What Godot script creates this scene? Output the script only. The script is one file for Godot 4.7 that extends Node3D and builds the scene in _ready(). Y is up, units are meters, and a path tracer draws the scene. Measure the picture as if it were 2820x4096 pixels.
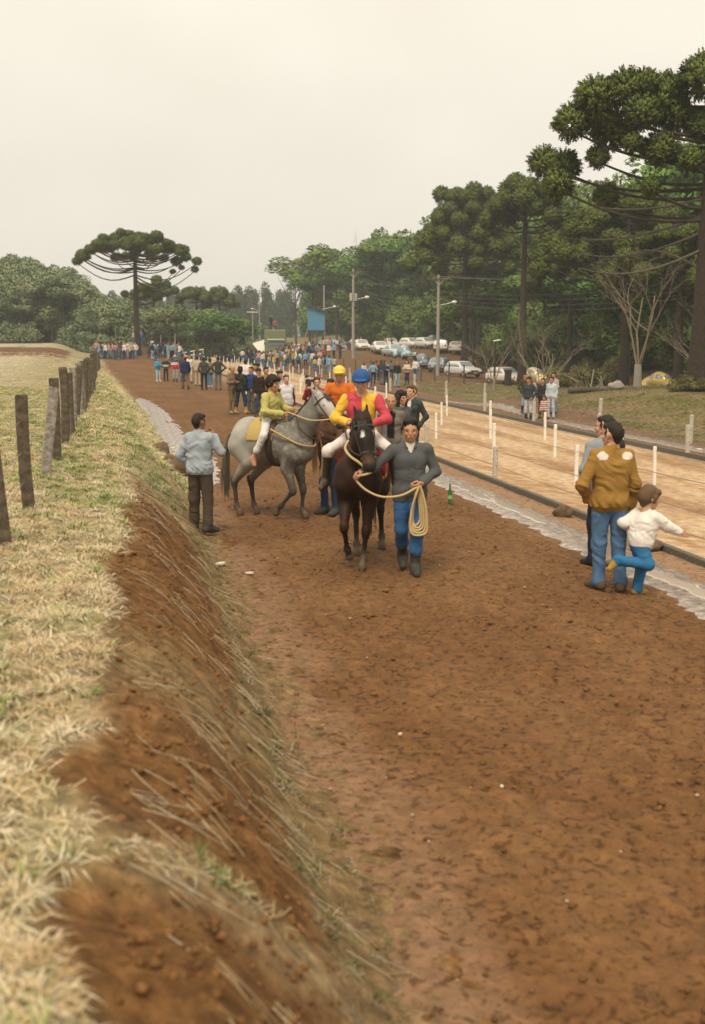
extends Node3D
# A country horse-race day: bank and dirt path on the left, four straight lanes with low white posts, cars and araucaria woods behind.
var rng := RandomNumberGenerator.new()
var n1 := FastNoiseLite.new()
var n2 := FastNoiseLite.new()
var used := {}
var M := {}
var TEX := {}
var HEADS := {}
var HANDS := {}

func _ready() -> void:
	rng.seed = 20240611
	n1.seed = 7; n1.frequency = 1.0; n1.noise_type = FastNoiseLite.TYPE_SIMPLEX_SMOOTH; n1.fractal_octaves = 3
	n2.seed = 21; n2.frequency = 1.0; n2.noise_type = FastNoiseLite.TYPE_SIMPLEX; n2.fractal_octaves = 1
	setup_view()
	make_textures()
	make_materials()
	build_ground()
	build_track()
	build_left_fence()
	build_woods()
	build_background()
	build_cars()
	build_foreground()
	build_people()
	build_crowd()
	build_grass()

func setup_view() -> void:
	var cam := Camera3D.new()
	cam.name = "camera"
	add_child(cam)
	cam.position = Vector3(0, 2.65, 0)
	cam.rotation_degrees = Vector3(-8.628, -10.948, 0)
	cam.fov = 48.0
	cam.near = 0.05
	cam.far = 2000.0
	var ca := CameraAttributesPhysical.new()
	ca.frustum_focal_length = 40.4
	ca.frustum_focus_distance = 22.0
	ca.exposure_aperture = 2.1
	cam.attributes = ca
	cam.fov = 48.0
	cam.current = true
	var env := Environment.new()
	env.background_mode = Environment.BG_SKY
	var sm := ProceduralSkyMaterial.new()
	sm.sky_top_color = Color(0.97, 0.88, 0.72).linear_to_srgb()
	sm.sky_horizon_color = Color(0.77, 0.72, 0.635).linear_to_srgb()
	sm.sky_curve = 0.25
	sm.ground_horizon_color = Color(0.45, 0.38, 0.30).linear_to_srgb()
	sm.ground_bottom_color = Color(0.22, 0.15, 0.09).linear_to_srgb()
	sm.sky_cover = cloud_cover()
	sm.sky_cover_modulate = Color(1, 1, 1, 1)
	var sky := Sky.new()
	sky.sky_material = sm
	env.sky = sky
	env.background_energy_multiplier = 1.0
	env.tonemap_mode = Environment.TONE_MAPPER_LINEAR
	env.tonemap_exposure = 1.09
	env.sdfgi_enabled = true
	env.ssao_enabled = true
	env.ssil_enabled = true
	env.fog_enabled = true
	env.fog_density = 0.0007
	env.fog_light_color = Color(0.80, 0.83, 0.82).linear_to_srgb()
	var we := WorldEnvironment.new()
	we.name = "world_environment"
	we.environment = env
	add_child(we)
	var sun := DirectionalLight3D.new()
	sun.name = "sun"
	sun.light_energy = 0.88
	sun.light_angular_distance = 24.0
	sun.light_color = Color(1.0, 0.95, 0.86)
	sun.shadow_enabled = true
	sun.rotation_degrees = Vector3(-58, -24, 0)
	add_child(sun)

func cloud_cover() -> Texture2D:
	# thin overcast: soft darker and lighter cloud banks, the same all round
	var im := Image.create(512, 256, false, Image.FORMAT_RGBAF)
	var nn := FastNoiseLite.new()
	nn.seed = 5; nn.frequency = 1.0; nn.fractal_octaves = 5
	for y in 256:
		var el := (0.5 - (y + 0.5) / 256.0) * PI
		for x in 512:
			var az := (x + 0.5) / 512.0 * TAU
			var d := Vector3(cos(az) * cos(el), sin(el) * 2.4, sin(az) * cos(el))
			var v := nn.get_noise_3dv(d * 1.9) * 0.5 + nn.get_noise_3dv(d * 5.0 + Vector3(9, 0, 3)) * 0.22
			var c := clampf(0.05 + v * 0.15, 0.0, 0.3)
			im.set_pixel(x, y, Color(c, c * 0.99, c * 0.965, 1.0))
	return ImageTexture.create_from_image(im)

# ---------------------------------------------------------------- naming and tagging
func numbered(called: String) -> String:
	if not used.has(called):
		used[called] = 0
		return called
	used[called] += 1
	return "%s_%03d" % [called, used[called]]

func tag(o: Node, label: String, category: String, group := "") -> Node:
	o.set_meta("label", label)
	o.set_meta("category", category)
	if group != "":
		o.set_meta("group", group)
	return o

func thing(called: String, label: String, category: String, at := Vector3.ZERO, turn := 0.0, group := "") -> Node3D:
	var o := Node3D.new()
	o.name = numbered(called)
	add_child(o)
	o.position = at
	o.rotation.y = turn
	tag(o, label, category, group)
	return o

func part(called: String, mesh: Mesh, m: Material, parent: Node, at := Vector3.ZERO) -> MeshInstance3D:
	var o := MeshInstance3D.new()
	o.name = called if parent != self else numbered(called)
	o.mesh = mesh
	if m:
		o.material_override = m
	parent.add_child(o, true)
	o.position = at
	return o

func struct(called: String, mesh: Mesh, m: Material) -> MeshInstance3D:
	var o := part(called, mesh, m, self)
	o.set_meta("kind", "structure")
	return o

# ---------------------------------------------------------------- materials
func lin(r: float, g: float, b: float) -> Color:
	return Color(r, g, b).linear_to_srgb()

func mk(c: Color, rough := 0.85, spec := 0.5) -> StandardMaterial3D:
	var m := StandardMaterial3D.new()
	m.albedo_color = c.linear_to_srgb()
	m.roughness = rough
	m.metallic_specular = spec
	return m

func triplanar(m: StandardMaterial3D, tex: Texture2D, scale: float, world := true) -> StandardMaterial3D:
	m.albedo_texture = tex
	m.uv1_triplanar = true
	m.uv1_world_triplanar = world
	m.uv1_scale = Vector3.ONE * scale
	return m

func noise_tex(sd: int, freq: float, oct: int, lo: float, hi: float, size := 512, kind := FastNoiseLite.TYPE_SIMPLEX_SMOOTH, gain := 0.55) -> ImageTexture:
	var nn := FastNoiseLite.new()
	nn.seed = sd; nn.frequency = freq; nn.fractal_octaves = oct; nn.noise_type = kind; nn.fractal_gain = gain
	var im := nn.get_seamless_image(size, size, false, false, 0.15, true)
	im.convert(Image.FORMAT_RGB8)
	var data := im.get_data()
	for i in data.size():
		data[i] = int(clampf(lo + (hi - lo) * data[i] / 255.0, 0, 1) * 255.0)
	return ImageTexture.create_from_image(Image.create_from_data(size, size, false, Image.FORMAT_RGB8, data))

func trodden_tex() -> ImageTexture:
	# damp trodden earth: soft patches and scattered small dark flecks
	var a := FastNoiseLite.new()
	a.seed = 61; a.frequency = 0.012; a.fractal_octaves = 5; a.fractal_gain = 0.6
	var b := FastNoiseLite.new()
	b.seed = 62; b.frequency = 0.027; b.fractal_octaves = 3
	var ia := a.get_seamless_image(768, 768, false, false, 0.15, true).get_data()
	var ib := b.get_seamless_image(768, 768, false, false, 0.15, true).get_data()
	a.seed = 63; a.frequency = 0.006; a.fractal_octaves = 2
	var ic := a.get_seamless_image(768, 768, false, false, 0.15, true).get_data()
	var out := PackedByteArray()
	out.resize(768 * 768 * 3)
	for i in 768 * 768:
		var dark := ss(0.56, 0.92, ib[i] / 255.0 + 0.22 * (ic[i] / 255.0 - 0.5))
		var v := (0.74 + 0.26 * ia[i] / 255.0) * (1.0 - 0.34 * dark)
		out[i * 3] = int(v * 255.0)
		out[i * 3 + 1] = int(v * (1.0 - 0.05 * dark) * 255.0)
		out[i * 3 + 2] = int(v * (1.0 - 0.12 * dark) * 255.0)
	return ImageTexture.create_from_image(Image.create_from_data(768, 768, false, Image.FORMAT_RGB8, out))

func make_textures() -> void:
	TEX.mud = noise_tex(3, 0.016, 6, 0.42, 1.0, 512, FastNoiseLite.TYPE_SIMPLEX_SMOOTH, 0.62)
	TEX.trodden = trodden_tex()
	TEX.mud_h = noise_tex(4, 0.02, 6, 0.0, 1.0, 512, FastNoiseLite.TYPE_SIMPLEX_SMOOTH, 0.65)
	TEX.sand = noise_tex(9, 0.014, 6, 0.66, 1.0, 512, FastNoiseLite.TYPE_SIMPLEX_SMOOTH, 0.68)
	TEX.grain = noise_tex(11, 0.05, 5, 0.62, 1.0, 256)
	TEX.cloth = noise_tex(13, 0.03, 5, 0.86, 1.0, 256)
	TEX.bark = noise_tex(17, 0.03, 5, 0.45, 1.0, 256, FastNoiseLite.TYPE_SIMPLEX_SMOOTH, 0.7)

func make_materials() -> void:
	var m := mk(Color(1, 1, 1), 0.95, 0.25)
	m.vertex_color_use_as_albedo = true
	triplanar(m, TEX.mud, 0.75)
	m.heightmap_enabled = true
	m.heightmap_texture = TEX.mud_h
	m.heightmap_scale = 3.0
	M.ground = m
	m = mk(Color(1, 1, 1), 0.86, 0.35)
	m.vertex_color_use_as_albedo = true
	triplanar(m, TEX.trodden, 0.58)
	m.heightmap_enabled = true
	m.heightmap_texture = TEX.mud_h
	m.heightmap_scale = 3.4
	M.path = m
	m = mk(Color(1, 1, 1), 0.92, 0.25)
	m.vertex_color_use_as_albedo = true
	triplanar(m, TEX.sand, 0.5)
	m.heightmap_enabled = true
	m.heightmap_texture = TEX.mud_h
	m.heightmap_scale = 1.6
	M.sand = m
	m = mk(Color(0.56, 0.46, 0.39), 0.06, 0.8)  # muddy water; part of the reflected sky is put into this pale colour
	M.water = m
	m = mk(Color(0.66, 0.53, 0.45), 0.22, 0.7)  # wet mud, its base colour lightened to stand in for mirrored sky
	triplanar(m, TEX.mud, 0.8)
	m.heightmap_enabled = true
	m.heightmap_texture = TEX.mud_h
	m.heightmap_scale = 0.7
	M.wet = m
	M.kerb = triplanar(mk(Color(0.17, 0.15, 0.115), 0.9), TEX.grain, 1.5)
	M.white_post = triplanar(mk(Color(0.92, 0.87, 0.77), 0.8), TEX.cloth, 2.0)
	M.concrete = triplanar(mk(Color(0.76, 0.69, 0.59), 0.92), TEX.grain, 2.0)
	M.wire = mk(Color(0.22, 0.2, 0.18), 0.6)
	M.cable = mk(Color(0.12, 0.13, 0.125), 0.7)
	M.old_wood = triplanar(mk(Color(0.19, 0.145, 0.10), 0.95), TEX.bark, 1.3)
	M.old_wood_b = triplanar(mk(Color(0.29, 0.24, 0.18), 0.95), TEX.bark, 1.1)
	M.old_wood_pale = triplanar(mk(Color(0.52, 0.46, 0.40), 0.95), TEX.bark, 1.3)
	M.bark = triplanar(mk(Color(0.075, 0.05, 0.032), 0.97), TEX.bark, 0.7)
	M.bark_grey = triplanar(mk(Color(0.17, 0.145, 0.11), 0.97), TEX.bark, 0.9)
	M.lichen = triplanar(mk(Color(0.20, 0.21, 0.20), 0.97), TEX.bark, 0.9)
	M.pale_twig = mk(Color(0.27, 0.215, 0.15), 0.95)
	M.whitewash = triplanar(mk(Color(0.62, 0.54, 0.44), 0.9), TEX.grain, 2.0)
	M.rock = triplanar(mk(Color(0.24, 0.15, 0.075), 0.95), TEX.mud, 1.2)
	M.rock_pale = triplanar(mk(Color(0.6, 0.54, 0.46), 0.9), TEX.grain, 1.2)
	m = mk(Color(1, 1, 1), 0.8, 0.3)
	m.vertex_color_use_as_albedo = true
	m.backlight_enabled = true
	m.backlight = Color(0.25, 0.25, 0.2)
	M.leaf = m
	m = mk(Color(1, 1, 1), 0.9, 0.2)
	m.vertex_color_use_as_albedo = true
	m.backlight_enabled = true
	m.backlight = Color(0.5, 0.48, 0.4)
	M.grass = m
	m = mk(Color(1, 1, 1), 0.58, 0.32)
	m.vertex_color_use_as_albedo = true
	M.coat = m
	M.skin = mk(Color(0.42, 0.215, 0.125), 0.6, 0.4)
	M.skin.subsurf_scatter_enabled = true
	M.skin.subsurf_scatter_strength = 0.08
	M.skin_pale = mk(Color(0.52, 0.29, 0.19), 0.6, 0.4)
	M.skin_dark = mk(Color(0.30, 0.145, 0.08), 0.6, 0.4)
	M.hair = mk(Color(0.018, 0.013, 0.009), 0.7, 0.4)
	M.hair_brown = mk(Color(0.085, 0.045, 0.02), 0.75, 0.4)
	M.dark = mk(Color(0.02, 0.018, 0.016), 0.6)
	M.lip = mk(Color(0.34, 0.15, 0.095), 0.6)
	M.leather = mk(Color(0.045, 0.028, 0.018), 0.55)
	M.tan = mk(Color(0.42, 0.28, 0.12), 0.75)
	M.rope = triplanar(mk(Color(0.58, 0.44, 0.22), 0.95), TEX.cloth, 8.0, false)
	M.rope_tan = mk(Color(0.36, 0.22, 0.09), 0.95)
	M.hair_horse = mk(Color(0.035, 0.032, 0.03), 0.8)
	M.tail_horse = mk(Color(0.095, 0.078, 0.05), 0.85)
	M.bridle_green = mk(Color(0.05, 0.075, 0.06), 0.6)
	M.glass_dark = mk(Color(0.05, 0.055, 0.055), 0.12, 0.6)
	M.chrome = mk(Color(0.5, 0.49, 0.46), 0.3, 0.6)
	M.chrome.metallic = 0.6
	M.tyre = mk(Color(0.02, 0.019, 0.018), 0.9)
	M.lamp_glass = mk(Color(0.8, 0.78, 0.72), 0.25)
	M.red_lens = mk(Color(0.45, 0.04, 0.02), 0.3)

func cloth(r: float, g: float, b: float, rough := 0.9) -> StandardMaterial3D:
	var key := "c%.3f_%.3f_%.3f_%.2f" % [r, g, b, rough]
	if not M.has(key):
		var m := mk(Color(r, g, b), rough, 0.3)
		triplanar(m, TEX.cloth, 5.0, false)
		M[key] = m
	return M[key]

# ---------------------------------------------------------------- mesh helpers
func mesh_of(v: PackedVector3Array, n: PackedVector3Array, idx: PackedInt32Array, col := PackedColorArray()) -> ArrayMesh:
	var a := []
	a.resize(Mesh.ARRAY_MAX)
	a[Mesh.ARRAY_VERTEX] = v
	if n.size():
		a[Mesh.ARRAY_NORMAL] = n
	if col.size():
		a[Mesh.ARRAY_COLOR] = col
	a[Mesh.ARRAY_INDEX] = idx
	var am := ArrayMesh.new()
	am.add_surface_from_arrays(Mesh.PRIMITIVE_TRIANGLES, a)
	return am

func smooth_normals(v: PackedVector3Array, idx: PackedInt32Array) -> PackedVector3Array:
	# indices run clockwise seen from outside
	var n := PackedVector3Array()
	n.resize(v.size())
	for t in range(0, idx.size(), 3):
		var a := idx[t]
		var b := idx[t + 1]
		var c := idx[t + 2]
		var f := (v[c] - v[a]).cross(v[b] - v[a])
		n[a] += f
		n[b] += f
		n[c] += f
	for i in n.size():
		n[i] = n[i].normalized()
	return n

# A grid sheet; rows of points, normals smooth
func grid_mesh(pts: PackedVector3Array, nx: int, nz: int, col := PackedColorArray()) -> ArrayMesh:
	var idx := PackedInt32Array()
	idx.resize((nx - 1) * (nz - 1) * 6)
	var q := 0
	for k in nz - 1:
		for i in nx - 1:
			var a := k * nx + i
			idx[q] = a; idx[q + 1] = a + nx; idx[q + 2] = a + 1
			idx[q + 3] = a + 1; idx[q + 4] = a + nx; idx[q + 5] = a + nx + 1
			q += 6
	var nn := smooth_normals(pts, idx)
	if nn.size() and nn[nn.size() / 2].y < 0:
		for i in nn.size():
			nn[i] = -nn[i]
		for t in range(0, idx.size(), 3):
			var s := idx[t + 1]
			idx[t + 1] = idx[t + 2]
			idx[t + 2] = s
	return mesh_of(pts, nn, idx, col)

# Collects boxes, tubes and panels into one mesh
class MB:
	var v := PackedVector3Array()
	var n := PackedVector3Array()
	var idx := PackedInt32Array()
	var col := PackedColorArray()
	func tri(a: Vector3, b: Vector3, c: Vector3) -> void:
		# a, b, c counter-clockwise from outside
		var f := (b - a).cross(c - a).normalized()
		var s := v.size()
		v.append(a); v.append(b); v.append(c)
		n.append(f); n.append(f); n.append(f)
		idx.append(s); idx.append(s + 2); idx.append(s + 1)
	func quad(a: Vector3, b: Vector3, c: Vector3, d: Vector3) -> void:
		var f := (c - a).cross(d - b).normalized()
		var s := v.size()
		v.append(a); v.append(b); v.append(c); v.append(d)
		for i in 4:
			n.append(f)
		idx.append(s); idx.append(s + 2); idx.append(s + 1)
		idx.append(s); idx.append(s + 3); idx.append(s + 2)
	func box(c: Vector3, size: Vector3, b := Basis.IDENTITY, bevel := 0.0) -> void:
		var h := size * 0.5
		if bevel > 0.0:
			# chamfered box: three nested slabs' hull, as rings along y
			var hx := h.x - bevel
			var hz := h.z - bevel
			var rings := []
			for lv in [[-h.y, bevel], [-h.y + bevel, 0.0], [h.y - bevel, 0.0], [h.y, bevel]]:
				var o: float = lv[1]
				var x := h.x - o
				var z := h.z - o
				rings.append([Vector3(hx - o, lv[0], z), Vector3(x, lv[0], hz - o), Vector3(x, lv[0], -hz + o), Vector3(hx - o, lv[0], -z), Vector3(-hx + o, lv[0], -z), Vector3(-x, lv[0], -hz + o), Vector3(-x, lv[0], hz - o), Vector3(-hx + o, lv[0], z)])
			for r in 3:
				for i in 8:
					var j := (i + 1) % 8
					quad(c + b * (rings[r][i] as Vector3), c + b * (rings[r][j] as Vector3), c + b * (rings[r + 1][j] as Vector3), c + b * (rings[r + 1][i] as Vector3))
			for i in range(1, 7):
				tri(c + b * (rings[3][0] as Vector3), c + b * (rings[3][i] as Vector3), c + b * (rings[3][i + 1] as Vector3))
				tri(c + b * (rings[0][0] as Vector3), c + b * (rings[0][i + 1] as Vector3), c + b * (rings[0][i] as Vector3))
			return
		var p := []
		for s in [[-1, -1, -1], [1, -1, -1], [1, 1, -1], [-1, 1, -1], [-1, -1, 1], [1, -1, 1], [1, 1, 1], [-1, 1, 1]]:
			p.append(c + b * Vector3(s[0] * h.x, s[1] * h.y, s[2] * h.z))
		quad(p[4], p[5], p[6], p[7]); quad(p[1], p[0], p[3], p[2])
		quad(p[0], p[4], p[7], p[3]); quad(p[5], p[1], p[2], p[6])
		quad(p[7], p[6], p[2], p[3]); quad(p[0], p[1], p[5], p[4])
	func tube(pts: Array, radii: Array, sides := 6, caps := true) -> void:
		var rows := []
		var prev := Vector3.UP
		for i in pts.size():
			var a: Vector3 = pts[maxi(i - 1, 0)]
			var b: Vector3 = pts[mini(i + 1, pts.size() - 1)]
			var t := (b - a).normalized()
			if i == 0:
				prev = Vector3.RIGHT if absf(t.y) > 0.9 else Vector3.UP
			var u := (prev - t * prev.dot(t)).normalized()
			var w := t.cross(u)
			prev = u
			var s := v.size()
			for k in sides:
				var an := TAU * k / sides
				var d := u * cos(an) + w * sin(an)
				v.append((pts[i] as Vector3) + d * float(radii[i]))
				n.append(d)
			rows.append(s)
		for i in rows.size() - 1:
			for k in sides:
				var j := (k + 1) % sides
				var a: int = rows[i] + k
				var b: int = rows[i] + j
				var c: int = rows[i + 1] + j
				var d: int = rows[i + 1] + k
				idx.append(a); idx.append(c); idx.append(b)
				idx.append(a); idx.append(d); idx.append(c)
		if caps:
			for e in [0, rows.size() - 1]:
				var s: int = rows[e]
				var nn := ((pts[e] as Vector3) - (pts[1 if e == 0 else e - 1] as Vector3)).normalized()
				var s2 := v.size()
				for k in sides:
					v.append(v[s + k])
					n.append(nn)
				for k in range(1, sides - 1):
					if e == 0:
						idx.append(s2); idx.append(s2 + k); idx.append(s2 + k + 1)
					else:
						idx.append(s2); idx.append(s2 + k + 1); idx.append(s2 + k)
	func ball(c: Vector3, r: Vector3, rings := 6, sides := 8, b := Basis.IDENTITY) -> void:
		var s := v.size()
		for i in rings + 1:
			var el := PI * i / rings - PI / 2
			for k in sides:
				var az := TAU * k / sides
				var d := Vector3(cos(el) * cos(az), sin(el), cos(el) * sin(az))
				v.append(c + b * (d * r))
				n.append((b * (d / r)).normalized())
		for i in rings:
			for k in sides:
				var j := (k + 1) % sides
				var a := s + i * sides + k
				var e := s + i * sides + j
				idx.append(a); idx.append(e); idx.append(a + sides)
				idx.append(e); idx.append(e + sides); idx.append(a + sides)
	# outline in the xz, xy... plane given as 3-D loop, thickened along d
	func slab(loop: Array, d: Vector3) -> void:
		var m := loop.size()
		var area := Vector3.ZERO
		for i in range(1, m - 1):
			area += ((loop[i] as Vector3) - (loop[0] as Vector3)).cross((loop[i + 1] as Vector3) - (loop[0] as Vector3))
		var l := loop.duplicate()
		if area.dot(d) < 0:
			l.reverse()
		for i in range(1, m - 1):
			tri(l[0] + d, l[i] + d, l[i + 1] + d)
			tri(l[0], l[i + 1], l[i])
		for i in m:
			var j := (i + 1) % m
			quad(l[i], l[j], l[j] + d, l[i] + d)
	func paint(c: Color) -> void:
		while col.size() < v.size():
			col.append(c)
	func mesh() -> ArrayMesh:
		var a := []
		a.resize(Mesh.ARRAY_MAX)
		a[Mesh.ARRAY_VERTEX] = v
		a[Mesh.ARRAY_NORMAL] = n
		a[Mesh.ARRAY_INDEX] = idx
		if col.size() == v.size():
			a[Mesh.ARRAY_COLOR] = col
		var am := ArrayMesh.new()
		am.add_surface_from_arrays(Mesh.PRIMITIVE_TRIANGLES, a)
		return am

# ---------------------------------------------------------------- terrain
const FOOT := [[0, 1.05], [20, 1.0], [40, 0.5], [60, -0.3], [90, -1.5], [130, -3.0], [200, -6.0]]
const BANK_H := [[0, 1.0], [40, 1.0], [65, 0.85], [100, 0.62], [140, 0.55], [500, 0.55]]
const PROF := [[-2.0, 1.0], [-1.3, 0.95], [-0.85, 0.78], [-0.5, 0.42], [-0.15, 0.07], [0.0, 0.0]]
const CTRL := [[23.1, 44.4, 0.49], [24.1, 52.4, 0.28], [30.9, 93.8, -1.29], [32.5, 91.5, -1.21], [36.3, 74.5, -1.2], [29.6, 101.2, -0.89], [29.5, 108.4, -0.7], [28.8, 126.8, 0.43], [32.0, 146.6, 0.96], [37.7, 145.5, 1.28], [26.3, 169.1, 0.28], [15.0, 42.3, -0.59], [18.4, 77.9, -0.53], [18.8, 106.4, -0.74], [18.0, 5.0, -0.6], [18.0, 20.0, -0.65], [18.0, 35.0, -0.65], [19.0, 60.0, -0.7], [24.0, 20.0, -0.1], [30.0, 20.0, 0.6], [30.0, 40.0, 1.0], [40.0, 45.0, 1.6], [45.0, 80.0, 0.8], [60.0, 60.0, 3.0], [70.0, 100.0, 5.0], [60.0, 130.0, 3.5], [50.0, 150.0, 2.5], [80.0, 160.0, 8.0], [60.0, 190.0, 4.0], [110.0, 120.0, 12.0], [120.0, 180.0, 14.0], [120.0, 60.0, 10.0], [100.0, 20.0, 7.0], [50.0, 5.0, 2.0], [100.0, -40.0, 6.0], [20.0, -40.0, -0.5], [30.0, 250.0, 1.5], [80.0, 260.0, 6.0], [20.0, 400.0, 3.0], [15.0, 200.0, 0.4], [18.5, 139.0, 0.35], [21.0, 131.0, 0.1], [23.8, 122.7, 0.4], [28.6, 104.5, -0.85], [23.0, 250.0, 0.3], [20.0, 228.0, 0.3]]

func tab(t: Array, x: float) -> float:
	if x <= t[0][0]:
		return t[0][1]
	for i in range(1, t.size()):
		if x <= t[i][0]:
			return lerpf(t[i - 1][1], t[i][1], (x - t[i - 1][0]) / (t[i][0] - t[i - 1][0]))
	return t[t.size() - 1][1]

func ss(a: float, b: float, x: float) -> float:
	var t := clampf((x - a) / (b - a), 0.0, 1.0)
	return t * t * (3.0 - 2.0 * t)

func land(x: float, z: float) -> float:
	var d := -z
	var f := tab(FOOT, d)
	var t := x - f
	var y := -0.06 * (clampf(x, 4.5, 16.0) - 4.5) * (1.0 - 0.5 * ss(110, 200, d))
	if t < 0.0:
		y += tab(PROF, t) * tab(BANK_H, d) + minf(0.011 * maxf(0.0, d - 15.0) * ss(-f + 0.5, -f + 5.0, -x), 1.6)
	y += 0.45 * ss(92, 122, d) * (1.0 - ss(4, 8, x)) * ss(-6, -3, x) * (1.0 - ss(150, 190, d))
	y += 1.55 * exp(-((x - 1.4) * (x - 1.4) / 9.0 + (d - 133.0) * (d - 133.0) / 22.0))
	if x > 15.0:
		var w := ss(15, 19, x)
		var sw := 0.0
		var sh := 0.0
		for c in CTRL:
			var dx: float = x - c[0]
			var dd: float = d - c[1]
			var k := (dx * dx + dd * dd) * 0.01 + 0.12
			k = 1.0 / (k * k)
			sw += k
			sh += k * c[2]
		y = y * (1.0 - w) + w * sh / sw
	return y

func on_land(x: float, z: float) -> Vector3:
	return Vector3(x, land(x, z), z)

func bank_relief(x: float, z: float) -> float:
	# clumps and slips on the earth bank
	var t := x - tab(FOOT, -z)
	var w := ss(-4.0, -1.6, t) * (1.0 - ss(-0.12, 0.05, t)) + 0.35 * (1.0 - ss(-4.0, -1.6, t)) * (1.0 - ss(16.0, 30.0, -z))
	if w <= 0.0:
		return 0.0
	return w * (0.085 * n1.get_noise_2d(x * 1.1, z * 0.8) + 0.05 * n1.get_noise_2d(x * 3.1 + 40, z * 2.6) + 0.02 * n2.get_noise_2d(x * 9.0, z * 9.0))

func bare_face(t: float, d: float, gn: float) -> float:
	# how bare the earth face of the bank is: slips cut into the crest, a straw tongue hangs between them
	var cut := 0.12 + 0.16 * (1.0 - ss(7.0, 11.0, d)) + 0.3 * exp(-pow((d - 4.5) / 0.5, 2.0)) + 0.26 * exp(-pow((d - 3.25) / 0.32, 2.0)) + 0.2 * exp(-pow((d - 9.2) / 0.8, 2.0))
	var tt := t + 0.22 * gn + cut
	var f := ss(-1.02, -0.84, tt) * (1.0 - ss(-0.40, -0.24, t + 0.12 * gn))
	f *= 1.0 - 0.35 * exp(-pow((d - 6.4) / 0.7, 2.0)) - 0.55 * exp(-pow((d - 3.85) / 0.2, 2.0))
	return clampf(f, 0.0, 1.0) * (1.0 - ss(12.0, 18.5, d + 3.0 * gn))

func spaced(stops: Array) -> PackedFloat32Array:
	# [[from, step], [from, step], ..., [end, 0]]
	var out := PackedFloat32Array()
	for i in stops.size() - 1:
		var a: float = stops[i][0]
		var b: float = stops[i + 1][0]
		var s0: float = stops[i][1]
		var s1: float = stops[i + 1][1] if stops[i + 1][1] > 0 else s0
		var x := a
		while x < b - 0.001:
			out.append(x)
			x += lerpf(s0, s1, (x - a) / (b - a))
	out.append(stops[stops.size() - 1][0])
	return out

func ground_color(x: float, z: float, y: float) -> Color:
	var d := -z
	var t := x - tab(FOOT, d)
	var a := n1.get_noise_2d(x * 0.35, z * 0.35)
	var b := n1.get_noise_2d(x * 1.3 + 30, z * 1.3)
	var earth := Color(0.29, 0.142, 0.052)
	var straw := Color(0.70, 0.55, 0.34)
	var green := Color(0.36, 0.37, 0.14)
	var c := earth
	if t < 0.2:
		var g := clampf(0.45 + 0.9 * a + 0.4 * b, 0, 1)
		var veg := straw.lerp(green, g * 0.7)
		# bare earth face between the crest and the foot
		var gn := n1.get_noise_2d(x * 0.9 + 7, z * 0.55)
		var bare := maxf(bare_face(t, d, gn), ss(-0.5, -0.25, t) * 0.7 * (1.0 - ss(16, 26, d)))
		c = veg.lerp(earth, clampf(bare, 0, 1))
		if t < -3.0:
			var pale := Color(0.85, 0.73, 0.53)  # dry straw, made paler still to carry the bleaching light on this side
			c = c.lerp(pale, ss(3.0, 6.0, -t) * clampf(0.75 + b * 0.6, 0, 1))
			# ploughed red patch far up the field
			var p := ss(0.0, 0.25, 1.0 - Vector2((x + 9.0) / 12.0, (d - 98.0) / 22.0).length() + 0.25 * a)
			c = c.lerp(Color(0.30, 0.15, 0.08), p)
	elif x > 13.0:
		var wet := Color(0.36, 0.22, 0.13)
		var verge := Color(0.22, 0.22, 0.07)
		var dry := Color(0.44, 0.31, 0.16)
		var vv := verge.lerp(dry, clampf(0.5 + 0.9 * a + 0.5 * b, 0, 1))
		var edge := 17.4 + 0.8 * a + 0.5 * b
		c = wet.lerp(vv, ss(edge, edge + 1.3, x) * (1.0 - ss(0.2, 0.6, b + 0.3 * a) * 0.5))
		# red dirt of the car park and the road
		var lot := ss(62, 80, d) * (1.0 - ss(175, 210, d)) * (1.0 - ss(44, 52, x))
		var lotv := lot * clampf(0.85 + 0.7 * a - 0.4 * ss(22, 26, x) * (1.0 - ss(88, 98, d)), 0, 1)
		c = c.lerp(Color(0.31, 0.155, 0.08), lotv)
		c = c.lerp(Color(0.09, 0.10, 0.03), ss(44, 60, x))
	elif d > 120.0:
		c = earth.lerp(Color(0.3, 0.25, 0.1), clampf(0.4 + a, 0, 1))
	return c * (1.0 + 0.18 * b)

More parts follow.
